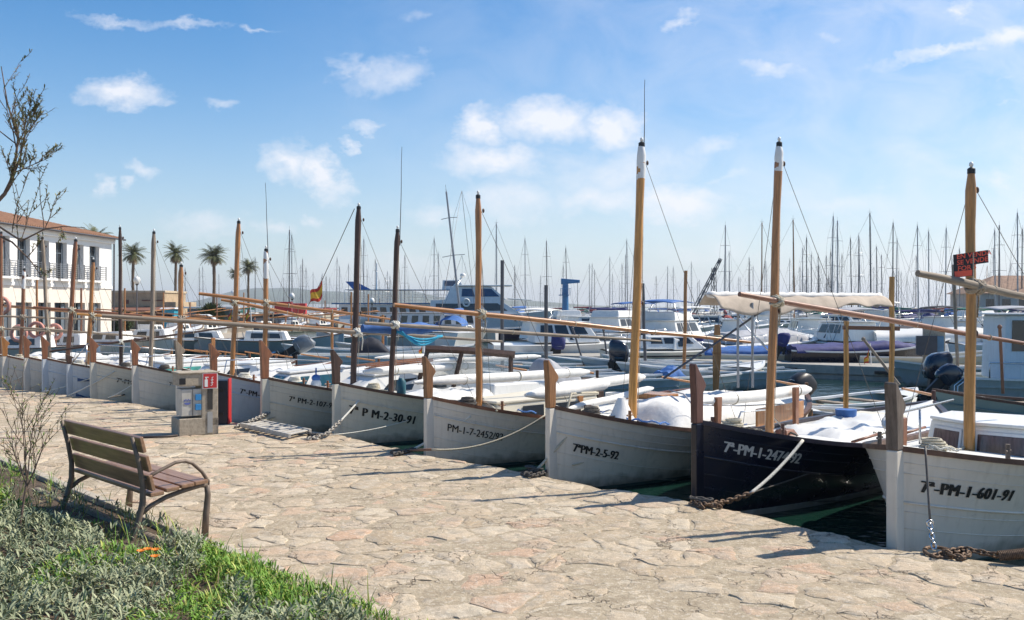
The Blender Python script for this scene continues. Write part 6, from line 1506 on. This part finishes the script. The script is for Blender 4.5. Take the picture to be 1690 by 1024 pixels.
wbox(b, 0, .35, -DB, -.35, -.02, ZL); wbox(b, LB-.35, LB, -DB, -.35, -.02, ZL)
b.build('lower_wall', wallc, r)
shut = mat('shutter_grey_blue', (.12,.15,.18), .6, .2, 4)
for a_, c_ in ux:
    b = MB(); wbox(b, a_, c_, -.32, -.30, ZL+.42, ZL+2.55); w = b.build('window', glass, r)
    b = MB(); wbox(b, a_+.02, a_+.16, -.29, -.25, ZL+.44, ZL+2.52); b.build('shutter', shut, w)
    b = MB(); wbox(b, (a_+c_)/2-.03, (a_+c_)/2+.03, -.29, -.27, ZL+.42, ZL+2.55); wbox(b, a_, c_, -.29, -.27, ZL+1.9, ZL+1.96); b.build('frame', shut, w)
    b = MB(); wbox(b, a_-.18, c_+.18, 0, .42, ZL+.30, ZL+.42); b.build('balcony_slab', wallw, r)
    b = MB()
    for t in (a_-.12, (a_+c_)/2, c_+.12): wbox(b, t-.025, t+.025, .35, .40, ZL+.42, ZL+1.32)
    for k in range(7): wbox(b, a_-.12, c_+.12, .36, .385, ZL+.52+k*.12, ZL+.545+k*.12)
    for t in (a_-.12, c_+.12):
        for k in range(7): wbox(b, t-.012, t+.012, 0, .36, ZL+.52+k*.12, ZL+.545+k*.12)
    b.build('balcony_railing', alu, r)
for a_, c_ in gx:
    b = MB(); wbox(b, a_, c_, -.30, -.27, -.02, 2.35); w = b.build('ground_door', glass, r)
    for u0, u1 in ((a_+.02, a_+.42), (c_-.42, c_-.02)): b = MB(); wbox(b, u0, u1, -.25, -.20, 0, 2.3); b.build('shutter', shut, w)
# hip roof of tiles
b = MB(); ov = .45; z0, z1 = ZE+.02, ZE+1.9
e = [lp(-ov, ov, z0), lp(LB+ov, ov, z0), lp(LB+ov, -DB-ov, z0), lp(-ov, -DB-ov, z0)]; rdg = [lp(DB/2, -DB/2, z1), lp(LB-DB/2, -DB/2, z1)]
b.add(e+rdg, [(0, 1, 5, 4), (1, 2, 5), (2, 3, 4, 5), (3, 0, 4), (3, 2, 1, 0)])
for k in range(130):
    x = -ov+k*(LB+2*ov)/129; f = 1.0
    tmax = min(1, (x+ov)/(DB/2+ov), (LB+ov-x)/(DB/2+ov)); p0 = lp(x, ov+.05, z0+.02); p1 = lp(x, ov+.05-(DB/2+ov)*tmax, z0+.04+(z1-z0)*tmax)
    if tmax > .02: b.tube([p0, p1], .07, 6)
b.build('roof', tile, r, smooth=True)
b = MB(); wbox(b, 12.5, 24, -6, -2.5, ZE+.4, ZE+1.9); b.build('roof_parapet', wallw, r)
b = MB(); b.tube([lp(-.06, .12, ZE-.1), lp(-.1, .12, ZE-.4), lp(-.1, .10, .1)], .05, 6); b.tube([lp(-.8, .5, ZE-.02), lp(LB, .5, ZE-.02)], .06, 6); b.build('gutter', mat('gutter_dark', (.06,.06,.07), .5), r)
b = MB(); b.tube([lp(13, -4, ZE+1.9), lp(13, -4, ZE+3.4)], .03, 5)
for k in range(5): b.tube([lp(13, -4.35, ZE+2.4+k*.22), lp(13, -3.65, ZE+2.4+k*.22)], .02, 4)
b.build('roof_aerial', alu, r)
b = MB(); wbox(b, fx(112), fx(100), .02, .05, 2.5, 2.75)
# low stone building
Ys = 92.; x0, x1 = X(183, Ys), X(285, Ys)
r = empty('stone_building', (x0, Ys, 0), 0, 'low tan stone building with flat roof right of the white building', 'building')
stn = mat('tan_stone', (.42,.32,.21), .9, .18, 1.5, bump=.4)
Wd = x1-x0; b = MB(); b.box((Wd/2-.4, 3, 1.75), (Wd-.8, 6, 3.5)); b.box((Wd-.3, 3, 1.3), (1.2, 6, 2.6)); b.build('wall', stn, r, bevel=.03)
b = MB(); b.box((Wd/2-.4, 3, 3.6), (Wd-.6, 6.2, .22)); b.build('roof_edge', mat('stone_light', (.50,.41,.29), .9, .1, 2), r, bevel=.03)
for x, z, w, h in ((1.5, 2.6, .5, .4), (1.6, 1.6, .6, .8), (4.2, 1.7, 1.9, .9), (4.1, 2.75, 2.1, .12)):
    b = MB(); b.box((x, -.02, z), (w, .1, h)); b.build('window', mat('brown_shutter', (.16,.07,.05), .7), r)
b = MB(); b.box((Wd/2, -1.2, 1.9), (Wd, 2.2, .1), rx=.15)
for k in range(5): b.tube([(.3+k*1.5, -2.2, 0), (.3+k*1.5, -2.2, 1.8)], .04, 5)
b.build('terrace_awning', mat('brown_awning', (.20,.09,.06), .8), r)
Yb = 86.; r = empty('kiosk', (X(281, Yb), Yb, 0), 0, 'small turquoise kiosk right of the stone building', 'kiosk')
b = MB(); b.box((0, 0, .95), (1.1, 1.1, 1.9)); b.build('body', mat('turquoise', (.03,.30,.42), .6), r, bevel=.03)
b = MB(); b.box((0, 0, 1.98), (1.5, 1.5, .12), taper=.8); b.build('roof', white, r, bevel=.02)
b = MB(); b.box((0, -.56, 1.15), (.8, .04, .6)); b.build('hatch', glass, r)
# shed with glass panels px 300..390
Yb = 90.; r = empty('shelter', (X(345, Yb), Yb, 0), 0, 'low glazed shelter with a flat white roof below the palms', 'shelter')
b = MB(); b.box((0, 0, 2.05), (5.2, 2.6, .16)); b.build('roof', white, r, bevel=.02)
for x in (-2.4, -.8, .8, 2.4): b = MB(); b.tube([(x, -1.1, 0), (x, -1.1, 2.0)], .05, 6); b.build('post', alu, r)
b = MB(); b.box((0, 1.1, 1.0), (4.9, .04, 1.9)); b.build('glass_wall', mat('shelter_glass', (.18,.26,.34), .2), r)
# far building at the right
Yr = 130.; r = empty('far_building', (X(1618, Yr), Yr, 0), -.05, 'pale stone building with a brown tiled hip roof behind the nearest mast', 'building')
b = MB(); b.box((7, 5, 2.0), (14, 10, 4.0)); b.build('wall', mat('pale_wall', (.50,.47,.43), .9, .1, 1), r)
b = MB(); b.add([(-.6, -.6, 4.0), (14.6, -.6, 4.0), (14.6, 10.6, 4.0), (-.6, 10.6, 4.0), (4, 5, 6.6), (10, 5, 6.6)], [(0,1,5,4),(1,2,5),(2,3,4,5),(3,0,4),(3,2,1,0)]); b.build('roof', mat('brown_tile', (.30,.19,.13), .9, .2, 2), r)
for k in range(6): b = MB(); b.box((1.3+k*2.2, -.02, 2.6), (1.1, .12, 1.2)); b.build('window', glass, r)
for (x_, Yq, w_, h_, lab) in ((468, 100, .9, 1.5, 'left red container box above the far quay'), (492, 104, .9, 1.2, 'right red container box above the far quay')):
    r = empty('red_box', (X(x_, Yq), Yq, 0), 0, lab, 'box')
    b = MB(); b.box((0, 0, 1.9), (w_*2, .8, h_)); b.build('panel', redp, r, bevel=.02)
    for s_ in (-1, 1): b = MB(); b.tube([(s_*w_*.8, 0, 0), (s_*w_*.8, 0, 1.3)], .06, 6); b.build('post', alud, r)

# ------------------------------------------------------------------ palms
ptr = mat('palm_trunk', (.14,.10,.07), .95, .25, 6, bump=.6, stretch=(1,1,5)); pf = mat('palm_leaf', (.13,.14,.035), .7, .3, 2, col2=(.05,.06,.02)); pdry = mat('palm_dry', (.25,.18,.09), .85, .3, 2)
def palm(seed):
    rg_ = random.Random(seed); r = empty('palm_tree', (0, 0, 0), 0, 'x', 'palm tree', 'palms on the far promenade')
    b = MB(); Hh = 10.0; b.tube([(math.sin(k*.5+seed)*.06, 0, Hh*k/12) for k in range(13)], [.27-.09*min(1, k/4)+.02*(k % 2) for k in range(13)], 9); b.build('trunk', ptr, r, smooth=True)
    vs = []; fs = []; mi = []
    for q in range(74):
        az = rg_.uniform(0, 2*PI); el = rg_.uniform(-1.15, 1.35); L_ = rg_.uniform(1.7, 2.5)*(1 if el > -.4 else .75); dry = el < -.55
        d = Vector((math.cos(az)*math.cos(el), math.sin(az)*math.cos(el), math.sin(el))); p = Vector((0, 0, Hh+.1)); s = d.cross(Vector((0, 0, 1))).normalized() if abs(d.z) < .98 else Vector((1, 0, 0))
        pts = []
        for k in range(8): pts.append(p.copy()); p = p+d*(L_/7); d = (d+Vector((0, 0, -.17-.05*k*.3))).normalized()
        for k in range(1, 8):
            for sd in (-1, 1):
                for t_ in (0, .5):
                    c_ = pts[k-1].lerp(pts[k], t_); dr = (pts[k]-pts[k-1]).normalized(); w = .62*math.sin(PI*(k+t_+.8)/9.2)
                    tip = c_+(s*sd*.8+dr*.7+Vector((0, 0, -.35))).normalized()*w; o = len(vs)
                    vs += [tuple(c_), tuple(c_+dr*.10), tuple(tip)]; fs.append((o, o+1, o+2)); mi.append(1 if dry else 0)
    me = bpy.data.meshes.new('crown'); me.from_pydata(vs, [], fs); me.materials.append(pf); me.materials.append(pdry); me.polygons.foreach_set('material_index', mi)
    o = bpy.data.objects.new('crown', me); COL.objects.link(o); o.parent = r; return r
PP = [palm(1), palm(2)]; 
for k, (px, ptop, w_, lab) in enumerate(((220, 398, 40, 'leftmost palm behind the street lamp'), (290, 397, 40, 'palm just left of the stout tan mast'), (353, 401, 42, 'palm with a full round crown between two tall masts'), (388, 437, 30, 'lowest palm just behind the tall light brown mast'), (410, 424, 34, 'rightmost palm of the promenade row'), (157, 368, 30, 'palm crown rising behind the white building roof'))):
    o = PP[k] if k < 2 else copy_tree(PP[k % 2]); sc_ = 1.0; Y = 4.4*F/w_*.93; hz_ = (HY-ptop)/F*Y+CH-.6
    if k == 5: Y = 130; hz_ = (HY-ptop)/F*Y+CH-.6
    s_ = hz_/11.6; o.location = (X(px, Y), Y, 0); o.scale = (max(.9, min(1.3, s_*1.2))*(1, .92, 1.1, .85, .95, 1)[k],)*2+(s_,); o.rotation_euler = (0, 0, k*1.3); o['label'] = lab
# ------------------------------------------------------------------ street lamps
def lamp(px, ptop, Y, lab):
    r = empty('street_lamp', (X(px, Y), Y, 0), 0, lab, 'street lamp', 'globe lamps on the far promenade'); h = (HY-ptop)/F*Y+CH
    b = MB(); b.tube([(0, 0, 0), (0, 0, .8), (0, 0, .85), (0, 0, h-.62)], [.09, .08, .045, .04], 8); b.tube([(0, 0, h-.66), (0, 0, h-.55)], [.06, .13], 8); b.build('pole', alud, r, smooth=True)
    b = MB(); b.ball((0, 0, h-.32), (.22, .22, .27), 12, 8); b.tube([(0, 0, h-.06), (0, 0, h+.04)], [.05, .01], 6); b.build('globe', white, r, smooth='all')
lamp(226, 455, 62, 'globe street lamp in front of the leftmost palm'); lamp(385, 478, 78, 'globe street lamp behind the tall light brown mast'); lamp(482, 483, 80, 'globe street lamp right of the white topped thin mast'); lamp(614, 491, 84, 'globe street lamp right of the thick dark brown mast')
# ------------------------------------------------------------------ lifebuoys on posts
lb = mat('buoy_pink_red', (.60,.27,.21), .6, .12, 8)
for k, (px, py, Y, lab) in enumerate(((31, 551, 38.5, 'faded red lifebuoy hanging left of the thick reddish mast'), (60, 545, 39.5, 'faded red lifebuoy behind the yellowish leaning mast'), (90, 548, 41.0, 'faded red lifebuoy right of the leaning mast'), (2, 505, 36.0, 'bright red lifebuoy cut by the left edge'))):
    c = D(px, py, Y); r = empty('lifebuoy', (c.x, c.y, 0), 0, lab, 'lifebuoy', 'lifebuoys on stands')
    b = MB(); b.torus((0, 0, c.z), .30, .075, 24, 8, Matrix.Rotation(PI/2, 3, 'X')); b.build('ring', lb, r, smooth='all')
    b = MB(); b.tube([(.0, .12, -.0), (0, .12, c.z+.35)], .03, 6); b.build('stand', woodr, r)

# ------------------------------------------------------------------ second rows of wooden boats and thin masts across the channel
def far_llaut(px, Y, deg, L, hm, mast, label, yard=True, cab=True, col=woodr):
    l, z = put(at(px, Y), deg, L); r = empty('fishing_boat', l, z, label, 'boat', 'wooden boats across the channel')
    H = Hull(L, L*.16, 1.0, .62, .8, .3); b = H.shell(MB(), 14, 8); b.build('hull', [hm, antifoul], r, smooth=True)
    b = H.deck(MB(), drop=.03, crown=.06, n=8); b.build('deck', fibre, r, smooth=True); b = H.rail(MB(), n=14, w=.08); b.build('gunwale', rail, r)
    stem_head(r, H, col, .4, .2, .08, lowm=hm)
    if cab: cabin(r, L*.35, L*.65, .45, .6, .55, .55, .6, .25, .1, .85, fibre, win=[(.15, .45, .35, .8), (.55, .85, .35, .8)])
    if mast: spar('mast', (L*.28, 0, .5), (L*.28+mast[2] if len(mast) > 2 else L*.28, 0, mast[0]), .05, mast[1], r, 4, 8)
    if yard and mast: spar('yard', (L*.05, -.1, mast[0]*.66), (L*.95, -.1, mast[0]*.55), .035, woodh, r, 4, 6)
    return r
blgr = mat('blue_grey_hull', (.30,.38,.42), .45, .08, 3, streak=.2)
far_llaut(443, 48.5, 268, 7.6, blgr, None, 'blue grey boat with white cabin across the channel, left of the flag')
far_llaut(330, 49.5, 266, 8.2, blgr, (3.0, woodr), 'blue grey boat across the channel below the palms')
far_llaut(535, 52, 268, 6.8, blgr, (3.2, woodh), 'pale blue boat across the channel below the flag', cab=False)
far_llaut(620, 54, 100, 7, hullg, None, 'pale boat with white fenders across the channel right of the thick dark mast', cab=False)
far_llaut(590, 60, 200, 6.5, hullw, (3.2, woodh), 'white boat moored at the far quay behind the thick dark mast')
far_llaut(250, 52, 95, 7, hullw, (3.4, woodh), 'white boat at the far quay below the stone building')
far_llaut(180, 47, 100, 7, hullw, (3.3, woodr), 'white boat at the far quay below the corner of the white building')
far_llaut(110, 43, 95, 6.5, hullw, (3.6, woodh), 'white boat across the channel near the left edge')
far_llaut(45, 40, 95, 6.5, hullg, (3.9, woodh), 'grey boat across the channel at the left edge')
for k in range(9):
    px = 250+k*46; far_llaut(px, 66+k*4.2, rb.choice((185, 195, 205)), 6.2, rb.choice((hullw, hullg, hullc)), (rb.uniform(2.6, 3.6), rb.choice((woodh, woodr, woodg))), 'wooden boat moored stern to the far promenade, %s of its row from the left' % ORD[k].replace('nearest', 'first'))
# thin leftover posts between the rows, each on a small boat behind the front row
for (px, pt, pb, Y, m_, lean, lab) in ((829, 430, 640, 26, alud, 0, 'small white boat with a thin dark mast right of the orange brown mast'), (901, 471, 655, 24, alud, 0, 'small white boat with a dark post mast left of the yellow mast'), (1061, 468, 600, 30, alud, 4, 'small boat with a slanted dark mast right of the yellow mast'),
        (1132, 447, 620, 27, woodh, -3, 'small boat with a crooked tan mast between the two varnished masts'), (1573, 437, 600, 28, woodg, 8, 'small boat with a weathered mast left of the sale sign'), (548, 515, 600, 40, woodh, 0, 'small boat with a stumpy tan mast below the flag'),
        (632, 520, 600, 42, woodh, 0, 'small boat with a stumpy tan mast right of the thick dark mast')):
    L = 5.4; c_ = at(px, Y); l, z = put((c_[0]+.6, c_[1]), 80, L); r_, H = skiff('small_boat', L, .85, rb.choice((hullw, hullg, blgr)), lab, l, z, None, None, zb=.8, cat='small boat')
    inv = Matrix.Rotation(-z, 4, 'Z') @ Matrix.Translation((-l[0], -l[1], -l[2])); p1 = inv @ D(px+(lean or 0), pb if False else HY+(CH-.1)/Y*F, Y); p0 = inv @ D(px, pt, Y)
    spar('mast', (p1.x, p1.y, .25), p0, .05 if Y < 35 else .06, m_, r_, 5, 8)
# goal-shaped awning posts behind the navy boat
Yq = 17.0; g0 = D(1396, 668, Yq); r = empty('awning_frame', (g0.x, g0.y, 0), 0, 'yellow varnished timber frame of two posts and a crossbar behind the navy boat', 'frame')
p = lambda x, y: D(x, y, Yq)-Vector((g0.x, g0.y, 0))
spar('post', p(1396, 690), p(1397, 530), .048, woody, r, 5, 8); spar('post', p(1471, 690), p(1472, 457), .05, woody, r, 5, 8); spar('crossbar', p(1391, 541), p(1484, 543), .05, woodr, r, 4, 4)
Lq = 4.6; l, z = put((g0.x+.9, Yq+.3), 92, Lq); skiff('small_boat', Lq, .8, hullw, 'low white boat carrying the varnished awning frame behind the navy boat', l, z, None, None, zb=.55, cat='small boat')
# slanting struts right of boat 2-5-92 and a paddle like post
for (x0, y0, x1, y1, Y, m_, lab) in ((968, 616, 945, 542, 30, alud, 'slanted dark pole left of the yellow mast, nearer one'), (1003, 600, 996, 545, 31, alud, 'slanted dark pole left of the yellow mast, farther one'), (1484, 636, 1425, 560, 21, woodg, 'slanted tan boathook with forked head behind the navy boat'), (1655, 650, 1650, 540, 19, woodr, 'thin reddish pole right of the nearest mast')):
    a, c_ = D(x0, y0, Y), D(x1, y1, Y); r = empty('pole', tuple(a), 0, lab, 'pole'); spar('shaft', (0, 0, 0), c_-a, .032, m_, r, 4, 7); b = MB(); b.ball(c_-a, .05, 8, 5); b.build('tip', m_, r)
a, c_ = D(1180, 655, 19.5), D(1184, 560, 19.5); r = empty('steering_oar', tuple(a), 0, 'orange varnished flat post with a lashed top left of the varnished mast', 'oar')
d_ = c_-a; b = MB(); b.hexa([Vector(q) for q in ((-.04,-.02,-.3),(.04,-.02,-.3),(.04,.02,-.3),(-.04,.02,-.3),(d_.x-.10,-.02,d_.z*.75),(d_.x+.08,-.02,d_.z*.75),(d_.x+.08,.02,d_.z*.75),(d_.x-.10,.02,d_.z*.75))])
b.hexa([Vector(q) for q in ((d_.x-.10,-.02,d_.z*.75+.0),(d_.x+.08,-.02,d_.z*.75),(d_.x+.08,.02,d_.z*.75),(d_.x-.10,.02,d_.z*.75),(d_.x-.06,-.02,d_.z*1.25),(d_.x+.05,-.02,d_.z*1.25),(d_.x+.05,.02,d_.z*1.25),(d_.x-.06,.02,d_.z*1.25))]); b.build('blade', woodh, r, bevel=.01)
b = MB(); b.torus((d_.x, 0, d_.z), .10, .03, 14, 6); b.torus((d_.x, 0, d_.z+.06), .09, .025, 14, 6); b.build('lashing', ropem, r, smooth='all')
# ------------------------------------------------------------------ flags
fr, fy = mat('flag_red', (.50,.05,.03), .8, .15, 8), mat('flag_yellow', (.62,.38,.04), .8, .15, 8)
def flag(px, py, Y, w, h, lab, droop, rzf=0.0):
    c = D(px, py, Y); r = empty('flag', tuple(c), rzf, lab, 'flag', None); b = MB(); n, m = 14, 8; rows = []
    for i in range(n+1):
        t = i/n; row = []
        for j in range(m+1):
            s_ = j/m; x = -t*w*math.cos(droop); z_ = -t*w*math.sin(droop)-s_*h*(1-.35*t); row.append(Vector((x+s_*h*.12*math.sin(3*t), .10*math.sin(t*7+s_*2)*t, z_-.06*math.sin(t*5))))
        rows.append(row)
    for j0, j1, k in ((0, 2, 0), (2, 6, 1), (6, 8, 0)): b.cm = k; b.loft([row[j0:j1+1] for row in rows], caps=False, closed=False)
    o = b.build('cloth', [fr, fy], r, smooth='all'); return r
flag(532, 462, 20, .42, .34, 'red and yellow flag flying on a slanted line left of the thick dark mast', .85)
b = MB(); b.tube([D(585, 345, 18.6), D(532, 462, 20), D(500, 520, 22)], .008, 5); tag(b.build('flag_line', roped), 'slanted line from the thick dark mast head carrying the flag', 'line')
for (px, py, Y, lab) in ((411, 505, 36, 'drooping red and yellow flag right of the tall light brown mast'), (382, 508, 40, 'faded yellow and red flag left of the tall light brown mast'), (697, 565, 22, 'drooping red and yellow flag below the blue rolled sail'), (1434, 575, 31, 'faded red and yellow flag in front of the purple navy cover')):
    flag(px, py, Y, .30*Y/22, .22*Y/22, lab, 1.25); a = D(px+2, py-8, Y); c_ = D(px+4, py+34, Y); q = MB(); q.tube([a, c_], .012*Y/22, 5); tag(q.build('flag_staff', white), lab.replace('flag', 'staff of the flag', 1).replace('drooping ', '').replace('faded ', ''), 'flag staff')
# railing along the far promenade
b = MB(); pa, pb_ = Vector((-17.0, 63.0, 0)), Vector((X(640, 111), 111.0, 0))
mid_ = Vector((X(420, 84), 83.6, 0))
for a_, c_ in ((pa, mid_), (mid_, pb_)):
    n_ = int((c_-a_).length/1.6)
    for k in range(n_+1): q = a_.lerp(c_, k/n_); b.tube([q, q+Vector((0, 0, 1.0))], .04, 4)
    for z_ in (.5, 1.0): b.tube([a_+Vector((0, 0, z_)), c_+Vector((0, 0, z_))], .03, 4)
tag(b.build('promenade_railing', alud), 'dark railing along the far promenade behind the boats', 'railing')
def car(px, Y, m_, lab, rz=0.1):
    r = empty('parked_car', (X(px, Y), Y, 0), rz, lab, 'car', 'cars parked on the far promenade')
    b = MB(); prof = [(-2.1,.35),(-2.1,.75),(-1.5,.92),(-.75,1.42),(.75,1.45),(1.5,.98),(2.1,.88),(2.15,.35)]; b.prism(prof, -.82, .82); b.build('body', m_, r, bevel=.08)
    b = MB(); b.prism([(-1.25,.95),(-.68,1.36),(.68,1.38),(1.25,.98)], -.83, .83); b.build('windows', glass, r)
    for x in (-1.3, 1.35):
        for y in (-.8, .8): b = MB(); b.tube([(x, y-.1, .32), (x, y+.1, .32)], .32, 14); b.build('wheel', black, r)
car(420, 90, mat('car_dark', (.03,.035,.04), .3, coat=.5), 'dark car parked on the promenade right of the palms'); car(460, 93, mat('car_silver', (.45,.46,.47), .3, metal=.5), 'silver car parked beside the dark car', -.1); car(330, 84, white, 'white car parked below the palms', .2)
for (px, Y, s_, lab) in ((348, 88, 1.0, 'dark round bush below the palm with the full crown'), (200, 80, .7, 'small bush beside the stone building')):
    r = empty('bush', (X(px, Y), Y, 0), 0, lab, 'bush'); lv = []; rg_ = random.Random(px)
    for k in range(1500):
        d = Vector((rg_.gauss(0, 1), rg_.gauss(0, 1), rg_.gauss(0, 1))).normalized(); rr2 = 1.3*s_*rg_.random()**.3*(1+.25*noise.noise(d*2)); lv.append((Vector((0, 0, 1.2*s_))+Vector((d.x*rr2, d.y*rr2, d.z*rr2*.85)), d+Vector((0, 0, .3)), .30, .16, 0 if rg_.random() < .6 else 1))
    o = leaves('foliage', lv, [mat('bush_leaf', (.05,.08,.025), .8), pf]); o.parent = r
    b = MB(); b.tube([(0, 0, 0), (0, 0, 1)], .1, 6); b.build('trunk', ptr, r)
# ------------------------------------------------------------------ sea air
b = MB(); b.box((0, 2200, 72), (9000, 4700, 150-.0)); 
zb_, zt_ = -3.6, 92.0; b = MB(); b.box((0, 2200, (zb_+zt_)/2), (9400, 5000, zt_-zb_))
vm = bpy.data.materials.new('sea_haze'); vm.use_nodes = True; vn = vm.node_tree.nodes; vn.remove(vn['Principled BSDF'])
pv = vn.new('ShaderNodeVolumePrincipled'); pv.inputs['Color'].default_value = (.88, .92, 1, 1); pv.inputs['Density'].default_value = .00020; pv.inputs['Anisotropy'].default_value = .3
vm.node_tree.links.new(pv.outputs[0], vn['Material Output'].inputs['Volume'])
tag(b.build('haze', vm), kind='stuff')
